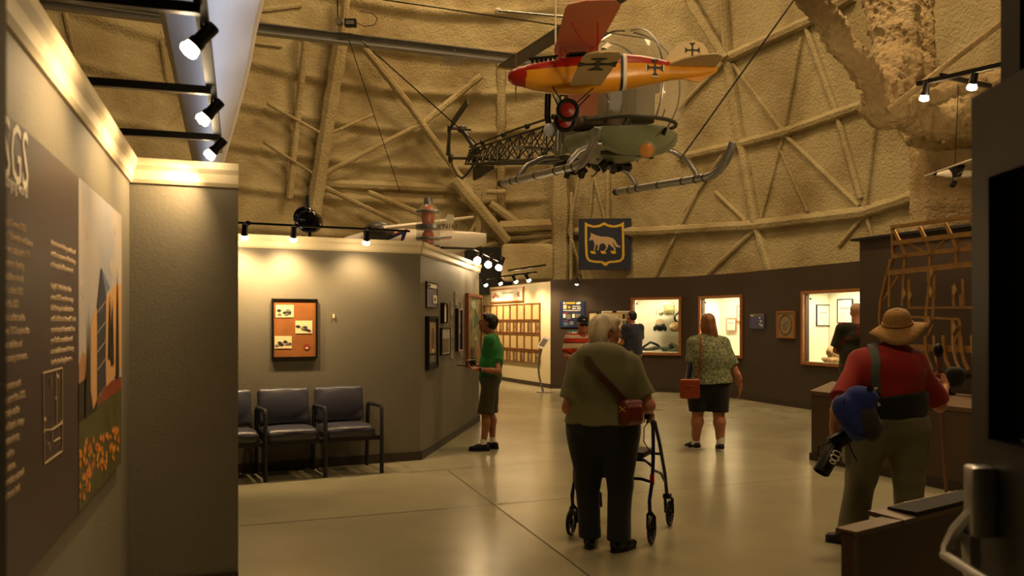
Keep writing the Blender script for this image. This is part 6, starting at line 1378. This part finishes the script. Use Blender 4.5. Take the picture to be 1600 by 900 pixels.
for a in 'LR': an = f.J['an'+a]; MB().tube([an+_v((0,0,-.03)), an+_v((0,0,.075))],[.050,.052],14).build('sock', M_wprint, f.root, True)
f.shoes(mat('navy_trainers',(.08,.10,.15),rough=.7,var=.3,scale=40), M_sole_w)
f.hair(mat('auburn_hair',(.40,.23,.11),rough=.45,var=.45,scale=24,col2=(.52,.32,.16),stretch=(1,1,.12),bump=.5,bscale=60), [((0,-.020,.035),(.086,.104,.086),.03), ((0,-.065,-.05),(.085,.062,.10),.03), ((.02,-.080,-.12),(.080,.042,.09),.03), ((.050,-.085,-.17),(.062,.036,.080),.03), ((.075,-.06,-.13),(.035,.035,.09),.03), ((-.06,-.02,-.05),(.032,.06,.09),.03), ((.065,-.02,-.07),(.032,.05,.11),.03)], cut=[((0,.108,-.02),(.066,.070,.10),.02)], amp=.004, fr=60)
sp = f.strap_path(-.115, [f.surf(-PI/2-.62-t*.04, 1.27-t*.40, out=.006) for t in np.linspace(0,1,9)])
RB = mat('rust_leather', (.50,.19,.08), rough=.4, var=.15, scale=8)
f.ribbon(sp, .022, .006, RB, 'bag_strap', nrm=f.outward)
e_ = sp[-1]; bc = _v(e_)+_v((-.105,-.035,-.11)); bg = sdf_mesh('handbag', Grp([RBox(bc,(.118,.035,.118),.022,Rz(.12))]), bc-.2, bc+.2, .007, RB, f.root)
MB().box(Vector(bc+_v((-.01,-.042,.04))), (.10,.008,.010)).build('gold_zip', mat('gold_metal',()), bg); MB().tube([Vector(bc+_v((.105,-.01,.115))), Vector(e_)],.008,8).build('strap_ring', M_chrome, bg, True)
MB().box(Vector(_v((-.235,-.08,.97))), (.05,.09,.22), (0,.1,.2), bev=.02).build('navy_pouch', cloth('navy',(.08,.12,.24)), f.root, True)
# ---------------------------------------------------------------- man in striped polo shirt
def stripes(nm, z0, bands, base, alt, dark):
    m = mat(nm, base, rough=.85, bump=.1, bscale=100); nt = m.node_tree; L = nt.links; b = nt.nodes['Principled BSDF']
    tc = nt.nodes.new('ShaderNodeTexCoord'); sx = nt.nodes.new('ShaderNodeSeparateXYZ'); L.new(tc.outputs['Object'], sx.inputs[0]); mr = nt.nodes.new('ShaderNodeMapRange'); mr.inputs['From Min'].default_value = z0; mr.inputs['From Max'].default_value = z0+.72; L.new(sx.outputs['Z'], mr.inputs['Value'])
    r = nt.nodes.new('ShaderNodeValToRGB'); r.color_ramp.interpolation = 'CONSTANT'; L.new(mr.outputs[0], r.inputs[0]); el = r.color_ramp.elements; el[0].position = 0; el[0].color = (*lin(base),1); el[1].position = .999; el[1].color = (*lin(base),1)
    for p, c in bands: e = el.new(p); e.color = (*lin({'b':base,'a':alt,'d':dark}[c]),1)
    L.new(r.outputs[0], b.inputs['Base Color']); return m
MS = stripes('striped_polo', .80, [(.08,'a'),(.16,'d'),(.18,'b'),(.30,'a'),(.40,'d'),(.43,'b'),(.54,'a'),(.64,'d'),(.66,'b'),(.735,'a'),(.80,'b')], (.74,.22,.09), (.82,.74,.62), (.28,.10,.06))
f = Fig('man in navy cap and orange striped polo shirt standing beyond the walking frame', (.985,12.0,0), PI+.10, 1.63, .008,
    elL=P(933,556,11.95), wrL=P(913,560,11.72), elR=P(884,557,11.95), wrR=P(899,560,11.72))
f.fw, f.fd = 1.12, 1.15; f.Rh = Rz(.05)@Rx(-.10)
hands = {'R': f.hand('R', (-.8,.6,.0), (-.2,0,1), (.6,.7,.4), thumb=.5), 'L': f.hand('L', (.8,.6,.0), (.2,0,1), (.6,.7,.4), thumb=.5)}
f.body(SK_mid, hands, (.044,.038,.026), .85); f.shirt(MS, .84, .018, .74, .074, name='polo_shirt', seed=11, sr2=.078, vneck=1)
mb = MB(); nb = f.J['neckb']; mb.tube([nb+_v((.068*math.cos(t), .010+.062*math.sin(t), .030-.03*max(math.sin(t),0))) for t in np.linspace(-PI*1.42,PI*.42,22)], .010, 6, squash=2.0); mb.build('collar', mat('orange_collar',(.70,.20,.09),rough=.8), f.root, True)
f.pants(cloth('charcoal_trousers',(.12,.11,.10)), .94, .07, (.102,.078,.068), seed=12); f.shoes(mat('black_leather',()))
f.eyes(M_black, mat('dark_lens',(.06,.05,.05),rough=.1))
cp_ = f.hair(mat('navy_cap_cloth',(.06,.07,.12),rough=.8), [((0,-.012,.055),(.082,.100,.072),.02)], keep=[((0,0,.035),(0,.0,-1))], amp=0); cp_.name = 'cap'
H_ = lambda x,y,z: Vector(f.headpt(x,y,z)); mb = MB(); mb.grid(lambda u,v: H_((-.066+.132*u)*(1-.25*v), .075+.075*v*math.sin(PI*(.12+.76*u)), .048-.020*v-.030*(2*u-1)**2), 12, 6); vz = mb.build('visor', mat('navy_cap_cloth',()), cp_, True); sm = vz.modifiers.new('t','SOLIDIFY'); sm.thickness = .005
MB().ell(H_(0,.085,.078),(.018,.006,.008)).build('cap_badge', M_wprint, cp_)
t = thing('smartphone', 'dark phone held up by the man in the striped shirt', 'phone', P(908,556,11.62), PI); MB().box((0,0,0),(.075,.012,.14),(-.9,0,.4),bev=.004).build('phone_body', M_black, t); MB().box((0,.0,.0),(.068,.0135,.128),(-.9,0,.4)).build('screen', mat('phone_screen',(.10,.11,.12),rough=.15), t)
# ---------------------------------------------------------------- man in navy shirt at the far board
f = Fig('man in navy shirt and khaki trousers reading the white framed board', (2.46,17.5,0), .55, 1.78, .010, elR=_v((.24,.03,1.14)), wrR=_v((.10,.24,1.10)), elL=_v((-.24,.03,1.14)), wrL=_v((-.10,.25,1.14)))
f.fw, f.fd = 1.12, 1.15; f.Rh = Rz(.15)
hands = {'R': f.hand('R', (-1,.3,.1), (0,-1,0), (.3,.4,.2)), 'L': f.hand('L', (1,.3,.1), (0,-1,0), (.3,.4,.2))}
f.body(SK_mid, hands, calf=.85); f.shirt(cloth('navy_shirt',(.10,.12,.19)), .90, .018, .75, .080, seed=14, sr2=.082); f.pants(cloth('khaki_trousers',(.45,.37,.24)), .99, .08, seed=15); f.shoes(mat('black_leather',()))
f.hair(mat('black_hair',()), [((0,-.025,.040),(.080,.096,.080),.03), ((0,-.055,-.005),(.078,.060,.065),.03)], cut=[((0,.10,-.015),(.08,.068,.085),.02)], amp=.002)
# ---------------------------------------------------------------- tall man in multicoloured shirt at the right-hand case
f = Fig('tall capped man in dark green and red patterned shirt at the right-hand case', (4.82,11.95,0), -.25, 1.80, .009, elR=_v((.27,.06,1.16)), wrR=_v((.12,.26,1.12)), elL=_v((-.27,.06,1.16)), wrL=_v((-.12,.28,1.10)))
f.fw, f.fd = 1.2, 1.2; f.Rh = Rz(-.2)@Rx(-.25)
hands = {'R': f.hand('R', (-1,.4,.1), (0,-1,0), (.3,.4,.2)), 'L': f.hand('L', (1,.4,.1), (0,-1,0), (.3,.4,.2))}
f.body(SK_mid, hands, calf=.85)
mm = cloth('patterned_dark_shirt', (.16,.17,.09), var=.6, scale=5.5, col2=(.45,.10,.05), lo=.40, hi=.46); f.shirt(mm, .93, .02, .85, .090, seed=16, sr2=.09); f.pants(cloth('brown_trousers',(.25,.22,.14)), 1.0, .08, seed=17); f.shoes(mat('black_leather',()))
cp_ = f.hair(mat('beige_cap_cloth',(.66,.52,.40),rough=.8), [((0,-.015,.050),(.084,.100,.078),.02)], keep=[((0,0,.025),(0,.35,-1))], amp=0); cp_.name = 'cap'
H_ = lambda x,y,z: Vector(f.headpt(x,y,z)); mb = MB(); mb.grid(lambda u,v: H_((-.066+.132*u)*(1-.25*v), .075+.075*v*math.sin(PI*(.12+.76*u)), .048-.020*v-.030*(2*u-1)**2), 10, 5); vz = mb.build('visor', mat('beige_cap_cloth',()), cp_, True); sm = vz.modifiers.new('t','SOLIDIFY'); sm.thickness = .005
# ---------------------------------------------------------------- person in red shirt and straw hat
hat_o = Vector((2.665,6.08,0))
f = Fig('person in red shirt, straw sun hat and grey cargo trousers holding a wooden staff', hat_o, -.22, 1.64, .006,
    elL=P(1311,632,5.92), wrL=P(1303,662,5.98), elR=P(1468,634,6.22), wrR=P(1477,603,6.47))
f.fw, f.fd = 1.42, 1.4; k = f.k; f.footyaw = {'L':1.25,'R':-.3}
f.J['shL'] = _v((-.19,0,1.325))*k; f.J['shR'] = _v((.19,.02,1.325))*k; f.J['hipL'] = _v((-.125,0,.87))*k; f.J['hipR'] = _v((.125,0,.87))*k
f.J['knL'] = _v((-.185,-.02,.47))*k; f.J['anL'] = _v(f.loc2(G(1331,850)+Vector((0,0,.09)))); f.J['knR'] = _v((.15,.02,.47))*k; f.J['anR'] = _v((.16,.02,.09))*k
f.J['head'] = _v((.085,.05,1.545))*k; f.J['neck'] = _v((.045,.03,1.46))*k; f.Rh = Rz(-.35)@Rx(.30)
hands = {'L': f.hand('L', (-.1,.25,-1), (.9,.3,0), (.8,.9,.6), thumb=.8), 'R': f.hand('R', (-.12,.30,1), (-.75,.65,.0), (.9,1.0,.7), thumb=.9)}
f.body(SK_light, hands, (.054,.046,.030), .85)
f.shirt(cloth('red_shirt',(.56,.08,.045)), .965, .020, .88, .072, flare=.02, amp=.006, seed=21, sr2=.092, extra=[Ell((0,-.03,1.2),(.24,.16,.18),k=.06)])
f.pants(cloth('grey_green_cargo',(.41,.40,.31)), .97, .10, (.130,.108,.096), 'cargo_trousers', amp=.007, seed=22, seat=1.1)
for a, sx in (('L',-1),('R',1)): q = (f.J['hip'+a]*.35+f.J['kn'+a]*.65)+_v((sx*.115,0,.05)); sdf_mesh('cargo_pocket', Grp([RBox(q,(.022,.075,.10),.015)], disp=wave(.002,30,3)), q-.15, q+.15, .008, MATS['cloth_grey_green_cargo'], f.root)
f.shoes(mat('black_leather',()), high=.10)
# black waist support
wz_ = Grp([ECone(_v((0,-.005,.90)), _v((0,-.005,1.04)), (.170*f.fw*k+.034,.122*f.fd*k+.040), (.165*f.fw*k+.040,.128*f.fd*k+.050))], keep=[Plane((0,0,1.045),(-.12,0,1),k=.01), Plane((0,0,.885),(0,0,-1),k=.01)], disp=wave(.003,24,9)); sdf_mesh('waist_support', wz_, (-.4,-.35,.85), (.4,.35,1.15), .009, cloth('black_webbing',(.04,.035,.035)), f.root)
# straw hat
HT = mat('straw', (.66,.50,.28), rough=.8, var=.18, scale=50, bump=.5, bscale=140)
hc = f.headpt(0,-.01,.060); mb = MB(); R_ = f.Rh@Rx(.0)
def hatpt(r, a, z): return Vector(hc+R_@_v((r*math.cos(a), r*1.08*math.sin(a), z)))
prof = [(0,.108),(.035,.106),(.065,.094),(.085,.07),(.094,.035),(.098,.0),(.105,-.010),(.135,-.026),(.165,-.046),(.192,-.072)]
n = 40; vs = []
for i, (r_, z_) in enumerate(prof):
    for q in range(n):
        a = 2*PI*q/n; fl_ = max(0,(r_-.10)/.092); wv = fl_*(.022*math.sin(a*2+.9)+.016*math.sin(a*3+2.0)+.05*max(0,math.cos(a+.15))*.7); vs.append(hatpt(r_, a, z_+wv))
mb._a(vs, [(i*n+q,i*n+(q+1)%n,(i+1)*n+(q+1)%n,(i+1)*n+q) for i in range(len(prof)-1) for q in range(n)]); ht = mb.build('straw_hat', HT, f.root, True); sm = ht.modifiers.new('t','SOLIDIFY'); sm.thickness = .005
mb = MB(); mb.tube([hatpt(.099, 2*PI*q/30, .006) for q in range(30)], .007, 6, closed=True); mb.build('hat_band', mat('straw_band',(.60,.44,.24),rough=.8), ht, True)
f.hair(mat('grey_hair',(.45,.38,.30),rough=.6), [((0,-.03,.01),(.080,.088,.080),.03), ((0,-.05,-.05),(.07,.05,.05),.03)], cut=[((0,.10,-.02),(.08,.07,.10),.02)], keep=[((0,0,.05),(0,0,1))])
# bag, strap, clips
GS = cloth('grey_strap',(.30,.32,.31))
top = f.J['shL']*.45+f.J['neckb']*.55
st_p = f.strap_path(-.105, [f.surf(-PI/2-.55+t*.02, 1.28-t*.22, out=.008) for t in np.linspace(0,1,7)])
f.ribbon(st_p, .062, .007, GS, 'bag_strap', nrm=f.outward)
BBm = cloth('royal_blue_bag',(.10,.18,.50)); b0 = _v(f.loc2(P(1340,648,5.72))); Rb = Ry(-.5)
bag = sdf_mesh('sling_bag', Grp([RBox(b0,(.115,.07,.165),.068,Rb), Ell(b0+_v((-.06,-.03,.0)),(.08,.07,.14),Rb,k=.04), Ell(b0+_v((.03,0,.12)),(.10,.06,.07),k=.05)], disp=wave(.007,24,5)), b0-.3, b0+.3, .008, BBm, f.root)
sdf_mesh('grey_side', Grp([Ell(b0+_v((.055,-.012,-.045)),(.085,.084,.135),Ry(-.35))]), b0-.3, b0+.3, .009, cloth('dark_grey_bag',(.18,.16,.14)), bag)
mb = MB(); mb.tube([b0+Rb@_v((-.135*math.cos(t)*.55-.0, -.083, .16*math.sin(t))) for t in np.linspace(-1.2,1.2,12)], .004, 5); mb.build('bag_zip', M_black, bag)
mb = MB(); mb.tube([b0+_v((.04,-.05,.14)), b0+_v((.07,-.05,.19)), _v(st_p[-1])+_v((0,-.01,-.0))],.014,7); mb.build('bag_buckle', M_black, bag)
MW = mat('pale_plastic',(.72,.68,.60),rough=.4); cc = _v(f.loc2(P(1366,618,5.74)))
for i, (a, b, r_) in enumerate((((0,0,.03),(.015,0,-.05),.010),((-.02,0,-.02),(-.005,0,-.10),.008),((.02,0,.05),(-.02,0,.03),.008),((.0,0,-.03),(.03,0,-.07),.012))): MB().tube([cc+_v(a), cc+_v(b)], r_, 8).build('key_tag', MW if i != 1 else M_alu, bag, True)
# orange pouch on the right hip
pp = _v(f.loc2(P(1437,655,6.0))); sdf_mesh('hip_pouch', Grp([Ell(pp,(.035,.05,.06))]), pp-.1, pp+.1, .008, cloth('rust_pouch',(.42,.20,.08)), f.root)
# camera with long lens held low in the left hand
c0 = P(1309,690,5.86); c1 = P(1283,738,5.80); dr = (c1-c0).normalized(); t = thing('camera', 'black camera with long lens hanging from the left hand of the hat wearer', 'camera', c0)
MB().lathe([(.030,-.02),(.040,.0),(.045,.03),(.050,.09),(.056,.12),(.056,(c1-c0).length),(.050,(c1-c0).length+.004),(.046,(c1-c0).length-.03),(0,(c1-c0).length-.035)],(0,0,0),dr,n=26).build('lens_barrel', M_black, t, True)
MB().box((.01,0,.015),(.14,.08,.10),(0,-.5,0),bev=.015).build('camera_body', M_black, t, True); MB().box((.045,0,.07),(.06,.07,.035),(0,-.5,0),bev=.01).build('viewfinder', M_black, t, True)
MB().tube([(-.05,0,.0),(-.13,0,-.03),(-.14,0,-.09),(-.08,0,-.10)],.006,6).build('neck_strap', M_black, t); MB().tube([(.07,0,-.0),(.10,0,-.08),(.13,0,-.13)],.007,6).build('neck_strap', M_black, t)
perp = Vector((0,-1,0)); 
for d_, s_ in ((.105,.030),(.165,.020)):
    q = dr*d_+Vector((.012,-.0575,.0)); mb = MB(frame_mat(q, dr.cross(Vector((0,1,0))), None, Vector((0,-1,0))) if False else Matrix.Translation(q) @ Matrix.Rotation(.5,4,'Y'))
    mb.tube([(s_*math.cos(a)-(.0),-.003,s_*.55*math.sin(a)+s_*.55) for a in np.linspace(0,2*PI,13)[:-1]],.0045,5,closed=True)
    if s_ > .025: mb.tube([(s_*math.cos(a),-.003,s_*.55*math.sin(a)-s_*.5) for a in np.linspace(0,2*PI,13)[:-1]],.0055,5,closed=True)
    mb.build('white_marking', M_wprint, t)
# staff
s1 = G(1480,795); s0 = P(1466,548,6.42); t = thing('walking_staff', 'tall wooden walking staff gripped by the person in the straw hat', 'staff'); MB().tube([s1+Vector((0,0,.012)), s0],[.013,.017],10).build('shaft', mat('staff_wood',(.45,.28,.13),rough=.5,var=.2,scale=20), t, True)
MB().ell(s0+Vector((0,0,.0)),(.036,.036,.055)).build('knob', M_black, t, True); MB().lathe([(.014,0),(.016,.0),(.016,.04)],s1,(0,0,1),n=10).build('ferrule', M_rubber, t)
q = s0.lerp(s1,.20); MB().tube([q+Vector((.0,-.0,.06)), q+Vector((0,0,-.02))],[.026,.03],10).build('wrapped_cord', cloth('magenta_wrap',(.42,.05,.12)), t, True)
q = P(1494,590,6.55); o = sdf_mesh('dark_pouch', Grp([Ell((0,0,0),(.065,.055,.085),Ry(.5)), Ell((-.03,0,.03),(.05,.045,.05),k=.03)]), (-.15,-.15,-.15), (.15,.15,.15), .009, cloth('dark_green_pouch',(.09,.09,.07)), loc=q); tag(o, 'dark round pouch hanging behind the hand on the wooden staff', 'pouch')
area('added_overhead_fill', (-3.5,13,13.5), (-3.5,13,0), 400, 2.5)  # this and the next two: unseen overhead lamps added to light shell and floor
area('added_overhead_fill', (4,11,13.5), (4,13,0), 780, 2.5)
area('added_overhead_fill', (0,20,13), (0,20,0), 550, 2.5)
area('added_overhead_fill', (1.5,3.0,8), (1.5,6,0), 115, 1.5)  # unseen lamp added overhead to brighten the near figures
spot('added_aircraft_fill', (2.5,1.5,3.6), (1.0,10,4.4), 520, 55, .9, .2)  # unseen spot added behind the camera to brighten the hanging aircraft
spot('added_cool_fill', (-1.0,3.5,8.5), (-3.4,9.8,4.4), 4300, 26, .9, .3, (.74,.82,1))  # unseen cool spot added to brighten the white hanging fabric
bpy.context.view_layer.update()
